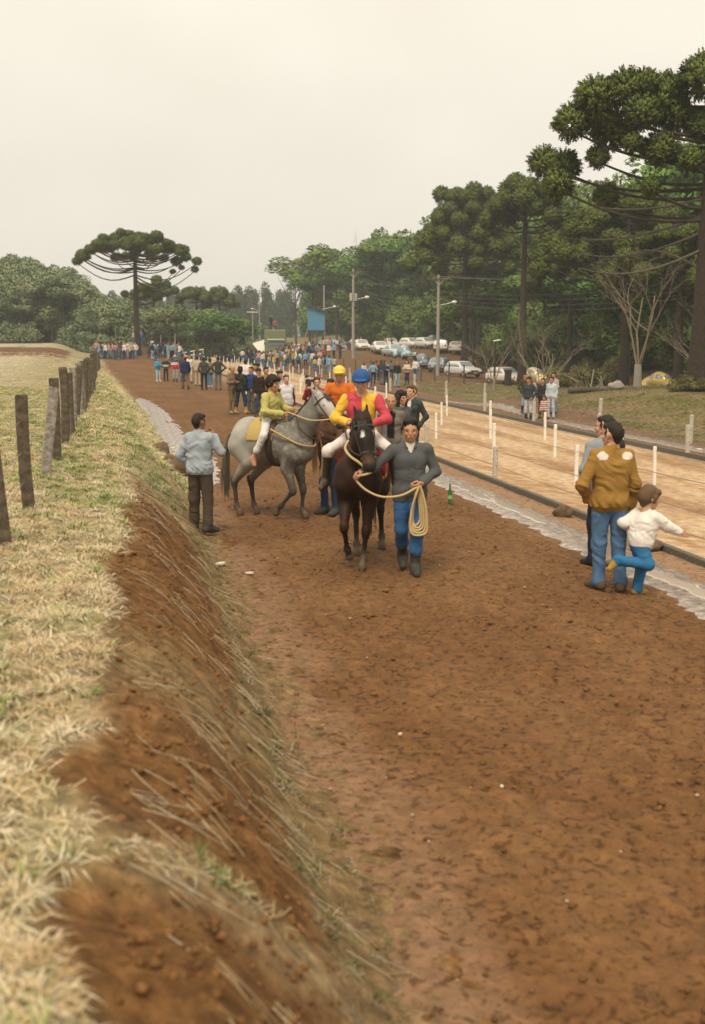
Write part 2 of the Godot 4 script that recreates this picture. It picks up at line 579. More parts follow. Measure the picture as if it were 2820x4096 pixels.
func build_ground() -> void:
	var xs := spaced([[-320, 30], [-60, 6], [-14, 1.0], [-4, 0.28], [-2.2, 0.09], [1.3, 0.12], [2.0, 0.5], [14, 0.5], [24, 1.0], [60, 4], [130, 14], [360, 0]])
	var zs := spaced([[-60, 12], [-2, 0.4], [2.0, 0.09], [16, 0.22], [40, 0.7], [110, 2.5], [220, 8], [460, 40], [900, 0]])
	var pts := PackedVector3Array()
	var col := PackedColorArray()
	pts.resize(xs.size() * zs.size())
	col.resize(pts.size())
	var q := 0
	for k in zs.size():
		var z := -zs[k]
		for i in xs.size():
			var x := xs[i]
			var y := land(x, z) + bank_relief(x, z)
			var t := x - tab(FOOT, zs[k])
			col[q] = ground_color(x, z, y)
			if t > 0.25 and x < 15.3 and zs[k] > -30 and zs[k] < 230:
				y -= 0.06 * ss(0.25, 0.6, t) * (1.0 - ss(14.9, 15.3, x))
			if x > 17.0:
				y += 0.05 * n1.get_noise_2d(x * 0.6, z * 0.6) * (1.0 + 3.0 * ss(20, 40, x))
			pts[q] = Vector3(x, y, z)
			q += 1
	struct("ground", grid_mesh(pts, xs.size(), zs.size(), col), M.ground)
	# the trodden dirt path between bank and lanes, pocked with hoof prints
	var us := spaced([[-0.35, 0.075], [3.0, 0.085], [6.0, 0.12], [6.85, 0]])
	zs = spaced([[-3, 0.3], [2.5, 0.06], [10, 0.1], [20, 0.24], [45, 0.8], [120, 3], [230, 0]])
	pts = PackedVector3Array()
	col = PackedColorArray()
	pts.resize(us.size() * zs.size())
	col.resize(pts.size())
	q = 0
	for k in zs.size():
		var z := -zs[k]
		var f := tab(FOOT, zs[k])
		for i in us.size():
			var s := (us[i] + 0.35) / 7.2
			var x := lerpf(f - 0.35, 6.86, s)
			var y := land(maxf(x, f), z) + 0.004
			var fine := n1.get_noise_2d(x * 4.2, z * 4.2)
			var finer := n2.get_noise_2d(x * 11.0 + 5, z * 11.0)
			var wide := n1.get_noise_2d(x * 0.5 + 11, z * 0.32)
			var calm := 1.0 - 0.75 * ss(5.2, 6.0, x) - 0.5 * (1.0 - ss(f + 0.3, f + 1.0, x))
			y += calm * (0.028 * fine - 0.075 * maxf(0.0, finer - 0.4) + 0.02 * wide)
			pts[q] = Vector3(x, y, z)
			var c := Color(0.196, 0.090, 0.030).lerp(Color(0.25, 0.126, 0.048), clampf(0.4 + 1.1 * wide, 0, 1))
			c = c.lerp(Color(0.46, 0.285, 0.17), ss(5.3, 6.3, x) * 0.75)
			c = c.lerp(Color(0.34, 0.205, 0.125), (1.0 - ss(f + 0.2, f + 0.65 + 0.6 * wide, x)) * 0.55)
			col[q] = c * (1.0 + 0.2 * fine)
			q += 1
	struct("dirt_path", grid_mesh(pts, us.size(), zs.size(), col), M.path)
	# racing lanes: pale sand
	us = spaced([[6.95, 0.16], [15.1, 0]])
	zs = spaced([[-6, 0.4], [8, 0.16], [30, 0.4], [70, 1.2], [150, 4], [232, 0]])
	pts = PackedVector3Array()
	col = PackedColorArray()
	pts.resize(us.size() * zs.size())
	col.resize(pts.size())
	q = 0
	for k in zs.size():
		var z := -zs[k]
		for i in us.size():
			var x := us[i]
			var y := land(x, z) + 0.008
			var st := n1.get_noise_2d(x * 3.0, z * 0.9)
			var hoof := n2.get_noise_2d(x * 5.0 + 70, z * 3.2)
			# trodden stripe in the middle of each lane
			var lane := 0.0
			for c in [7.8, 9.65, 11.6, 13.8]:
				lane += exp(-pow((x - c) / 0.42, 2.0))
			y += 0.012 * st - 0.03 * lane * maxf(0.0, hoof - 0.2)
			pts[q] = Vector3(x, y, z)
			var c := Color(0.68, 0.46, 0.265).lerp(Color(0.77, 0.575, 0.385), clampf(0.5 + st, 0, 1))
			c = c.lerp(Color(0.44, 0.24, 0.10), clampf(lane * (0.42 + 1.1 * hoof + 0.5 * st), 0, 0.85))
			c = c.lerp(Color(0.36, 0.19, 0.09), clampf(0.9 * n1.get_noise_2d(x * 0.4, z * 0.12) + 0.1, 0.0, 0.6))
			col[q] = c
			q += 1
	struct("race_track", grid_mesh(pts, us.size(), zs.size(), col), M.sand)
	# standing water: along the lane edge, at the foot of the bank, beyond the far kerb
	puddle("puddle", [[8.4, 5.4, 6.4], [10.2, 5.42, 6.42], [12.6, 5.48, 6.45], [15.5, 5.6, 6.4], [18.6, 5.55, 6.42], [20.5, 5.5, 6.4], [23, 5.65, 6.4], [27, 5.75, 6.45], [33, 5.9, 6.4], [42, 6.0, 6.4]], 0.024, M.wet)
	puddle("puddle", [[10.6, 5.75, 6.1], [11.6, 5.7, 6.2], [12.6, 5.75, 6.15], [13.4, 5.85, 6.05]], 0.029, M.water)
	puddle("puddle", [[15.9, 5.85, 6.15], [17, 5.82, 6.2], [18.3, 5.78, 6.2], [20, 5.75, 6.12], [21, 5.82, 6.0]], 0.029, M.water)
	puddle("puddle", [[19.2, 1.02, 1.25], [20.6, 0.98, 1.5], [22.5, 0.92, 1.75], [25, 0.85, 1.95], [28.5, 0.75, 2.0], [32, 0.65, 1.6], [36, 0.55, 1.5], [41, 0.45, 1.4], [47, 0.3, 1.1], [52, 0.1, 0.7]], 0.016, M.wet)
	puddle("puddle", [[20.3, 1.05, 1.3], [21.5, 1.02, 1.5], [23.2, 0.98, 1.62], [25.5, 0.95, 1.8], [27.5, 0.9, 1.7], [29, 0.9, 1.3]], 0.022, M.water)
	puddle("puddle", [[26, 16.4, 16.9], [30, 16.3, 17.0], [35, 16.3, 17.0], [40, 16.2, 16.9], [46, 16.3, 16.8], [52, 16.3, 17.0], [60, 16.3, 16.9]], 0.02, M.wet)

func puddle(called: String, rows: Array, lift: float, m: Material) -> void:
	var a: float = rows[0][0]
	var b: float = rows[rows.size() - 1][0]
	var lo := []
	var hi := []
	for r in rows:
		lo.append([r[0], r[1]])
		hi.append([r[0], r[2]])
	var nz := int((b - a) / 0.12)
	var nx := 9
	var pts := PackedVector3Array()
	for k in nz + 1:
		var d := lerpf(a, b, float(k) / nz)
		var ends := ss(0.0, 0.05, float(k) / nz) * (1.0 - ss(0.94, 1.0, float(k) / nz))
		var l := tab(lo, d) + 0.13 * n1.get_noise_2d(d * 1.3, 3.0) + 0.06 * n1.get_noise_2d(d * 4.0, 9.0)
		var h := tab(hi, d) + 0.13 * n1.get_noise_2d(d * 1.1, 50.0) + 0.06 * n1.get_noise_2d(d * 4.0, 70.0)
		var c := (l + h) * 0.5
		var w := maxf((h - l) * 0.5 * ends, 0.01)
		for i in nx:
			var u := float(i) / (nx - 1) * 2.0 - 1.0
			var x := c + u * w
			var y := land(x, -d) + lift - 0.05 * pow(absf(u), 6.0)
			pts.append(Vector3(x, y, -d))
	struct(called, grid_mesh(pts, nx, nz + 1), m)

# ---------------------------------------------------------------- lanes, kerbs, fences
func post_mesh(w: float, h: float, bevel: float) -> ArrayMesh:
	var b := MB.new()
	b.box(Vector3(0, h * 0.5 - 0.1, 0), Vector3(w, h + 0.2, w), Basis.IDENTITY, bevel)
	return b.mesh()

func sag_wire(a: Vector3, b: Vector3, drop: float, r: float, steps := 4) -> Array:
	var p := []
	var rr := []
	for i in steps + 1:
		var t := float(i) / steps
		p.append(a.lerp(b, t) - Vector3(0, drop * 4.0 * t * (1.0 - t), 0))
		rr.append(r)
	return [p, rr]

func lane_fence(label: String, x: float, d0: float, step: float, n: int, w: float, h: float, wires: Array, m: Material, wr := 0.006) -> void:
	var t := thing("lane_fence", label, "fence", on_land(x, -d0), 0.0, "post and wire fences of the lanes")
	var pm := [post_mesh(w, h, w * 0.12), post_mesh(w * 1.05, h * 1.06, w * 0.12), post_mesh(w * 0.95, h * 0.95, w * 0.14)]
	var tops := []
	for i in n:
		var d := d0 + step * i + (rng.randf() - 0.5) * 0.2
		var p := on_land(x + (rng.randf() - 0.5) * 0.06, -d)
		var o := part("post", pm[i % 3], m, t, p - t.position)
		o.rotation = Vector3((rng.randf() - 0.5) * 0.05, (rng.randf() - 0.5) * 0.2, (rng.randf() - 0.5) * 0.05)
		tops.append(p - t.position)
	for f in wires:
		var b := MB.new()
		for i in n - 1:
			if d0 + step * i > 110.0:
				break
			var s := sag_wire(tops[i] + Vector3(0, h * float(f), 0), tops[i + 1] + Vector3(0, h * float(f), 0), 0.03, wr)
			b.tube(s[0], s[1], 4, false)
		part("wire", b.mesh(), M.wire, t)

func kerb(called: String, x: float, d0: float, d1: float, w: float, h: float) -> void:
	var root := Node3D.new()
	root.name = numbered(called)
	root.set_meta("kind", "structure")
	add_child(root)
	var d := d0
	while d < d1:
		var l := minf(2.4 + 0.8 * rng.randf(), d1 - d)
		if d > 70:
			l *= 4.0
		var a := on_land(x, -d)
		var e := on_land(x, -(d + l - 0.02))
		var b := MB.new()
		var dir := (e - a).normalized()
		var bs := Basis(Vector3.RIGHT, dir.cross(Vector3.RIGHT), -dir).orthonormalized()
		b.box(Vector3.ZERO, Vector3(w, h + 0.12, a.distance_to(e)), bs, 0.012)
		var o := part("kerb_stone", b.mesh(), M.kerb, root)
		o.position = (a + e) * 0.5 + Vector3((rng.randf() - 0.5) * 0.02, h * 0.5 - 0.06 + (rng.randf() - 0.5) * 0.015, 0)
		o.rotation.y = (rng.randf() - 0.5) * 0.012
		d += l

func build_track() -> void:
	kerb("kerb", 6.9, 6.0, 160.0, 0.09, 0.10)
	kerb("kerb", 15.12, 14.0, 160.0, 0.12, 0.14)
	lane_fence("low concrete post and wire fence along the near kerb beside the puddle", 7.02, 10.15, 5.62, 30, 0.09, 0.74, [0.86, 0.45], M.concrete)
	lane_fence("first row of thin white lane posts from the near kerb", 8.68, 5.2, 5.4, 36, 0.068, 0.8, [0.84], M.white_post)
	lane_fence("middle row of thin white lane posts", 10.62, 11.1, 5.5, 34, 0.068, 0.84, [0.84], M.white_post)
	lane_fence("thin white lane posts nearest the far kerb", 12.6, 16.9, 5.6, 32, 0.068, 0.86, [0.84], M.white_post)
	lane_fence("concrete post and wire fence standing on the far kerb", 15.15, 23.2, 6.2, 26, 0.1, 0.86, [0.9, 0.5], M.concrete)
	lane_fence("outer post and wire fence between the wet strip and the grass verge", 17.35, 19.1, 7.2, 13, 0.11, 0.95, [0.9, 0.5], M.concrete)
	# stones lying by the kerb and the bank
	stone("rock", "brown rock beside the near kerb left of the man in the brown jacket", on_land(6.62, -16.85), Vector3(0.16, 0.13, 0.13), 1)
	stone("rock", "long flat brown rock at the near kerb behind the running boy", on_land(6.66, -13.95), Vector3(0.24, 0.09, 0.14), 2)
	stone("rock", "big brown boulder at the foot of the grassy bank by the puddle", on_land(0.86, -22.3), Vector3(0.36, 0.26, 0.3), 3)
	stone("rock", "brown earth clump half buried in the bank behind the big boulder", on_land(0.62, -25.0), Vector3(0.2, 0.16, 0.2), 4)
	stone("rock", "white painted stone lying on the far grass verge", on_land(21.6, -49.0) + Vector3(0, 0.08, 0), Vector3(0.42, 0.22, 0.28), 5, M.rock_pale)
	# bottle
	var bt := MB.new()
	var pr := [[0.0, 0.0], [0.0, 0.034], [0.01, 0.037], [0.16, 0.037], [0.2, 0.03], [0.225, 0.016], [0.29, 0.0135], [0.3, 0.0155], [0.31, 0.0]]
	lathe(bt, pr, 12)
	var bo := thing("bottle", "green glass bottle standing upright by the puddle beside the handler", "bottle", on_land(5.12, -18.05) + Vector3(0, 0.01, 0))
	var gm := mk(Color(0.03, 0.16, 0.05), 0.12, 0.6)
	part("glass_body", bt.mesh(), gm, bo)
	var lb := MB.new()
	lb.tube([Vector3(0, 0.06, 0), Vector3(0, 0.12, 0)], [0.0385, 0.0385], 12, false)
	part("paper_label", lb.mesh(), mk(Color(0.25, 0.42, 0.2), 0.8), bo)
	# scraps of litter
	var lit := [[0.98, 13.2, 0.16], [1.28, 12.7, 0.1], [0.72, 25.5, 0.13], [0.66, 24.4, 0.12], [1.35, 27.5, 0.09], [2.05, 33.0, 0.12], [2.1, 6.2, 0.035], [1.72, 7.2, 0.04], [18.2, 47.5, 0.16], [16.6, 31.5, 0.2], [19.6, 55.0, 0.18]]
	var where := ["at the bank foot below the man in the light blue jacket", "just right of the longer scrap at the bank foot", "at the puddle edge above the boulder", "beside the other scrap at the puddle edge", "on the wet mud near the left puddle", "alone on the path beyond the puddle", "tiny on the foreground mud", "on the foreground mud by the straw", "on the verge left of the far kerb people", "on the wet strip past the far kerb", "in the verge grass behind the far kerb people"]
	for i in lit.size():
		var s: float = lit[i][2]
		var b := MB.new()
		var loop := []
		for k in 7:
			var an := TAU * k / 7
			loop.append(Vector3(cos(an) * s * (0.4 + 0.2 * rng.randf()), 0.02 * s * rng.randf(), sin(an) * s * (0.22 + 0.14 * rng.randf())))
		b.slab(loop, Vector3(0, 0.006 + s * 0.08, 0))
		var o := part("paper_scrap", b.mesh(), mk(Color(0.62, 0.56, 0.48), 0.8), self, on_land(lit[i][0], -lit[i][1]) + Vector3(0, 0.02, 0))
		o.rotation.y = rng.randf() * TAU
		tag(o, "white scrap of paper " + where[i], "litter", "scraps of paper on the ground")

func lathe(b: MB, pr: Array, sides: int, at := Vector3.ZERO) -> void:
	var p := []
	var r := []
	for e in pr:
		p.append(at + Vector3(0, e[0], 0))
		r.append(maxf(e[1], 0.0005))
	for i in p.size() - 1:
		if (p[i] as Vector3).is_equal_approx(p[i + 1]):
			p[i + 1] += Vector3(0, 0.0005, 0)
	b.tube(p, r, sides, true)

func lump_mesh(r: Vector3, sd: int, rough := 0.3, rings := 8, sides := 11) -> ArrayMesh:
	var b := MB.new()
	b.ball(Vector3.ZERO, Vector3.ONE, rings, sides)
	for i in b.v.size():
		var p := b.v[i]
		var k := 1.0 + rough * n1.get_noise_3d(p.x * 1.1 + sd * 13.0, p.y * 1.1, p.z * 1.1) + rough * 0.5 * n1.get_noise_3d(p.x * 3.0, p.y * 3.0 + sd, p.z * 3.0)
		p.y = maxf(p.y, -0.6)
		b.v[i] = p * k * r
	var nn := smooth_normals(b.v, b.idx)
	return mesh_of(b.v, nn, b.idx)

func stone(called: String, label: String, at: Vector3, r: Vector3, sd: int, m: Material = null) -> void:
	var o := part(called, lump_mesh(r, sd, 0.45), m if m else M.rock, self, at + Vector3(0, r.y * 0.45, 0))
	tag(o, label, "rock")

func build_left_fence() -> void:
	var t := thing("wooden_fence", "old weathered plank post fence along the top of the grassy bank", "fence", on_land(-1.0, -9.3))
	var ds := [4.2, 6.7, 9.3, 11.5, 14.0, 16.2, 18.4, 19.6, 20.4, 21.3, 22.4, 23.8, 25.0, 26.2, 27.4, 28.8, 30.2, 31.6, 33.2, 34.8, 36.4, 38.2, 40, 42, 44, 46.2, 48.5, 51, 53.5, 56.5, 59.5, 63, 67, 72]
	var tops := []
	for i in ds.size():
		var d: float = ds[i]
		var x := -1.0 - 0.72 * ss(25, 73, d) + (rng.randf() - 0.5) * 0.06
		var p := on_land(x, -d)
		p.y += bank_relief(x, -d)
		var h := 1.1 + (rng.randf() - 0.5) * 0.14
		var w := 0.1 + 0.03 * rng.randf()
		var b := MB.new()
		var rows := 5
		# split plank: irregular section, slightly twisted
		var sec := []
		for k in 8:
			var an := TAU * (k + 0.5) / 8
			sec.append(Vector3(signf(cos(an)) * pow(absf(cos(an)), 0.45) * w * 0.5, 0, signf(sin(an)) * pow(absf(sin(an)), 0.45) * w * 0.3) * (1.0 + 0.25 * (rng.randf() - 0.5)))
		var prev := []
		for r in rows + 1:
			var tt := float(r) / rows
			var row := []
			for k in 8:
				var q: Vector3 = sec[k] * (1.0 + 0.10 * n1.get_noise_2d(tt * 3.0 + i * 9.0, k * 1.7))
				row.append(q + Vector3(0.02 * sin(tt * 3.0 + i), -0.25 + tt * (h + 0.25) + (0.03 * n1.get_noise_2d(k * 3.1, i * 5.0) if r == rows else 0.0), 0))
			if r > 0:
				for k in 8:
					var j := (k + 1) % 8
					b.quad(prev[j], prev[k], row[k], row[j])
			prev = row
		for k in range(1, 7):
			b.tri(prev[0], prev[k + 1], prev[k])
		var wood: Material = M.old_wood if i % 3 != 1 else M.old_wood_b
		if i == 4 or i == 9 or i == 12:
			wood = M.old_wood_pale
		var o := part("post", b.mesh(), wood, t, p - t.position)
		o.rotation = Vector3((rng.randf() - 0.5) * 0.10, (rng.randf() - 0.5) * 0.7, (rng.randf() - 0.5) * 0.10 + (-0.09 if i == 4 else 0.0))
		tops.append(p - t.position)
	for hh in [0.25, 0.55, 0.85]:
		var b := MB.new()
		for i in tops.size() - 1:
			var s := sag_wire(tops[i] + Vector3(-0.05, hh, 0), tops[i + 1] + Vector3(-0.05, hh, 0), 0.015, 0.0035)
			b.tube(s[0], s[1], 4, false)
		part("wire", b.mesh(), M.wire, t)

# ---------------------------------------------------------------- trees
var TUFTS := []
var CROWNS := []

func tuft_mesh(sd: int, shoots: int) -> ArrayMesh:
	# a ball of leafy shoots, radius about 1
	var r := RandomNumberGenerator.new()
	r.seed = sd
	var v := PackedVector3Array()
	var n := PackedVector3Array()
	var c := PackedColorArray()
	var idx := PackedInt32Array()
	for i in shoots:
		var d := Vector3(r.randfn(), r.randfn() * 0.9 + 0.25, r.randfn()).normalized()
		var a := d * (0.30 + 0.32 * r.randf())
		d = (d + Vector3(r.randfn(), r.randfn() + 0.4, r.randfn()) * 0.16).normalized()
		var e := a + d * (0.26 + 0.1 * r.randf())
		var u := d.cross(Vector3(0.3, 1, 0.2)).normalized()
		var w := d.cross(u)
		var tone := 0.75 + 0.5 * r.randf()
		var base := Color(0.070, 0.100, 0.022) * tone
		var tip := Color(0.20, 0.24, 0.052) * tone
		# needles: thin blades leaving the shoot all round
		for k in 9:
			var t := (k + 0.5) / 9.0
			var an := k * 2.4 + r.randf()
			var o := u * cos(an) + w * sin(an)
			var p := a.lerp(e, t)
			var l := 0.15 * (1.0 - 0.4 * t)
			var q := p + (o * 0.8 + d * 0.75) * l
			var side := o.cross(d) * 0.042
			var s := v.size()
			v.append(p - side); v.append(p + side); v.append(q)
			var nn := (d * 0.8 + o * 0.6).normalized()
			n.append(nn); n.append(nn); n.append(nn)
			var cc := base.lerp(tip, r.randf())
			c.append(cc); c.append(cc); c.append(cc)
			face_out(v, nn, [s, s + 1, s + 2], idx)
	return mesh_of(v, n, idx, c)

func crown_mesh(sd: int, leaves: int, lobes: int, size: float, shape: Vector3, pal: Array, low := -0.4) -> ArrayMesh:
	# leaf-sized faces spread through lobes of a crown of radius about 1
	var r := RandomNumberGenerator.new()
	r.seed = sd
	var lob := []
	for i in lobes:
		var d := Vector3(r.randfn(), r.randfn() * 0.8, r.randfn()).normalized()
		d.y = maxf(d.y, low)
		var rad := 0.26 + 0.16 * r.randf()
		lob.append([d * (0.45 + 0.35 * r.randf()) * shape, rad, r.randf(), r.randf()])
	lob.append([Vector3.ZERO, 0.5, 0.4, 0.5])
	var v := PackedVector3Array()
	var n := PackedVector3Array()
	var c := PackedColorArray()
	var idx := PackedInt32Array()
	for i in leaves:
		var L: Array = lob[r.randi() % lob.size()]
		var d := Vector3(r.randfn(), r.randfn() + 0.35, r.randfn()).normalized()
		var k: float = L[1]
		var p: Vector3 = L[0] + d * k * Vector3(1, 0.8, 1) * (0.72 + 0.36 * r.randf())
		var u := Vector3(r.randfn(), r.randfn() * 0.6, r.randfn()).normalized()
		var w := u.cross((d + Vector3(r.randfn(), r.randfn(), r.randfn()) * 0.45).normalized()).normalized()
		var s := v.size()
		var h := size * (0.55 + 0.9 * r.randf())
		v.append(p - u * h); v.append(p - w * h * 0.45); v.append(p + u * h); v.append(p + w * h * 0.45)
		var nn := (d + Vector3(0, 0.35, 0)).normalized()
		for q in 4:
			n.append(nn)
		var cc: Color = (pal[0] as Color).lerp(pal[1], L[2]) * (0.7 + 0.6 * r.randf())
		if L[3] > 0.8:
			cc = cc.lerp(pal[2], 0.6)
		for q in 4:
			c.append(cc)
		face_out(v, nn, [s, s + 1, s + 2], idx)
		face_out(v, nn, [s, s + 2, s + 3], idx)
	return mesh_of(v, n, idx, c)

func trunk_mesh(h: float, r0: float, r1: float, lean: Vector2, sides := 9) -> ArrayMesh:
	var b := MB.new()
	var p := []
	var r := []
	for i in 13:
		var t := i / 12.0
		p.append(Vector3(lean.x * t + 0.05 * r0 * sin(t * 9.0), h * t - 0.3 * (1.0 - t), lean.y * t))
		r.append(lerpf(r0, r1, t) * (1.0 + 0.55 * exp(-t * 16.0)) * (1.0 + 0.05 * sin(t * 40.0)))
	b.tube(p, r, sides)
	return b.mesh()

# tufts: [angle, radius, height, size]; angle 0 = +x, counted towards -z
func araucaria(label: String, base: Vector3, h: float, r0: float, tufts: Array, extra := [], lean := Vector2.ZERO, turn := 0.0) -> Node3D:
	var t := thing("araucaria_tree", label, "tree", base, turn, "araucaria trees")
	part("trunk", trunk_mesh(h - 0.6, r0, r0 * 0.42, lean), M.bark, t)
	var all := tufts + extra
	for i in all.size():
		var a: float = all[i][0]
		var rad: float = all[i][1]
		var hh: float = all[i][2]
		var s: float = all[i][3]
		var dir := Vector3(cos(a), 0, -sin(a))
		var tip := dir * rad + Vector3(0, hh, 0)
		var droop := 0.1 * rad if all[i].size() < 5 else float(all[i][4])
		var from_h := clampf(hh - s * 0.5 - 0.16 * rad, h * 0.42, h - 0.7)
		var at_trunk := Vector3(lean.x, 0, lean.y) * (from_h / h) + Vector3(0, from_h, 0)
		var b := MB.new()
		var p := []
		var r := []
		for k in 8:
			var u := k / 7.0
			var q := at_trunk.lerp(tip - Vector3(0, s * 0.3, 0), u)
			q.y -= droop * sin(u * PI) * 1.1
			q += Vector3(dir.z, 0, -dir.x) * 0.12 * sin(u * 5.0 + i)
			p.append(q)
			r.append(lerpf(0.085, 0.04, u) * (0.6 + r0))
		b.tube(p, r, 5)
		part("branch", b.mesh(), M.bark, t)
		var o := part("leaf_tuft", TUFTS[i % TUFTS.size()], M.leaf, t, tip)
		o.scale = Vector3(s, s * ((0.9 if h > 13.3 else 0.74) + 0.12 * rng.randf()), s)
		o.rotation = Vector3(0, rng.randf() * TAU, 0)
	return t

func umbrella(n: int, rad: float, h0: float, h1: float, s0: float, s1: float) -> Array:
	# flat-topped crown: rings of tufts, the outer ones lower
	var out := []
	for i in n:
		var f := sqrt((i + 0.5) / n)
		var a := i * 2.39996 + rng.randf() * 0.5
		out.append([a, rad * f * (0.92 + 0.16 * rng.randf()), lerpf(h1, h0, pow(f, 2.2)) + 0.35 * rng.randfn(), lerpf(s0, s1, rng.randf())])
	return out

func broadleaf(label: String, base: Vector3, h: float, rad: float, kind: int, group := "broadleaf trees at the wood's edge", called := "broadleaf_tree", r0 := 0.18) -> Node3D:
	var t := thing(called, label, "tree", base, rng.randf() * TAU, group)
	var crown_h: float = h - rad * 0.55
	part("trunk", trunk_mesh(maxf(crown_h, h * 0.6), r0, r0 * 0.4, Vector2(0.3 * rng.randfn(), 0.3 * rng.randfn()), 7), M.bark_grey, t)
	for k in 3:
		var a := TAU * k / 3 + rng.randf()
		var b := MB.new()
		var s := Vector3(0, h * 0.42 + 0.08 * h * k, 0)
		var e := Vector3(cos(a) * rad * 0.6, h * 0.75 + 0.05 * h * k, sin(a) * rad * 0.6)
		b.tube([s, s.lerp(e, 0.5) + Vector3(0, -0.1 * rad, 0), e], [r0 * 0.5, r0 * 0.35, r0 * 0.15], 5)
		part("limb", b.mesh(), M.bark_grey, t)
	var o := part("crown", CROWNS[kind % CROWNS.size()], M.leaf, t, Vector3(0, crown_h, 0))
	var vy := (h - crown_h) / 0.95
	o.scale = Vector3(rad, vy, rad)
	return t

func bare_tree(label: String, called: String, base: Vector3, h: float, stems: int, m: Material, sd: int, spread := 0.35, r0 := 0.07, wash := 0.0) -> Node3D:
	var t := thing(called, label, "tree", base, 0.0, "leafless trees and bushes")
	var r := RandomNumberGenerator.new()
	r.seed = sd
	var trunk_h := wash
	if wash > 0.0:
		var w := MB.new()
		w.tube([Vector3(0, -0.3, 0), Vector3(0, wash * 0.2, 0), Vector3(0, wash, 0)], [0.26, 0.2, 0.17], 9)
		part("whitewashed_trunk", w.mesh(), M.whitewash, t)
	for i in stems:
		var b := MB.new()
		var a := TAU * i / stems + r.randf() * 0.8
		var dir := Vector3(cos(a) * spread, 1.0, sin(a) * spread).normalized()
		limb(b, r, Vector3(cos(a) * 0.06, trunk_h - 0.1, sin(a) * 0.06), dir, (h - trunk_h) * (0.5 + 0.12 * r.randf()), r0, 0, 4)
		part("limb", b.mesh(), m, t)
	return t

func limb(b: MB, r: RandomNumberGenerator, p: Vector3, dir: Vector3, l: float, rad: float, level: int, most: int) -> void:
	var pts := [p]
	var rr := [rad]
	var q := p
	var d := dir
	for k in 4:
		d = (d + Vector3(r.randfn(), r.randfn() * 0.5 + 0.15, r.randfn()) * 0.12).normalized()
		q += d * l * 0.25
		pts.append(q)
		rr.append(rad * lerpf(1.0, 0.55, (k + 1) / 4.0))
	b.tube(pts, rr, 5 if level < 2 else 3, false)
	if level >= most:
		return
	for k in (3 if level > 0 else 2):
		var at: Vector3 = pts[2 + (k % 3)]
		var nd := (d + Vector3(r.randfn(), r.randfn() * 0.4 + 0.2, r.randfn()) * 0.55).normalized()
		limb(b, r, at, nd, l * (0.5 + 0.2 * r.randf()), rad * 0.5, level + 1, most)

func wood_mass(called: String, kinds: Array, spots: Array) -> void:
	# the deep wood behind the trees that can be told apart: one mass of crowns and of trunks
	for k in kinds:
		var mine := []
		for s in spots:
			if s[3] == k:
				mine.append(s)
		if mine.is_empty():
			continue
		var mm := MultiMesh.new()
		mm.transform_format = MultiMesh.TRANSFORM_3D
		mm.mesh = CROWNS[k]
		mm.instance_count = mine.size()
		for i in mine.size():
			var s: Array = mine[i]
			var rad: float = s[1]
			var b := Basis(Vector3.UP, rng.randf() * TAU).scaled(Vector3(rad, s[2], rad))
			mm.set_instance_transform(i, Transform3D(b, s[0]))
		var o := MultiMeshInstance3D.new()
		o.name = numbered(called)
		o.multimesh = mm
		o.material_override = M.leaf
		add_child(o)
		o.set_meta("kind", "stuff")
		tag(o, s_wood_label(k), "woodland")

func s_wood_label(k: int) -> String:
	return ["deep green mass of the wood behind the parked cars", "olive green mass of trees in the deep wood", "mass of grey green woodland far left beyond the field", "dark conifer mass on the far horizon", "brownish undergrowth below the wood on the right", "grey green thicket along the woodland edge"][k % 6]

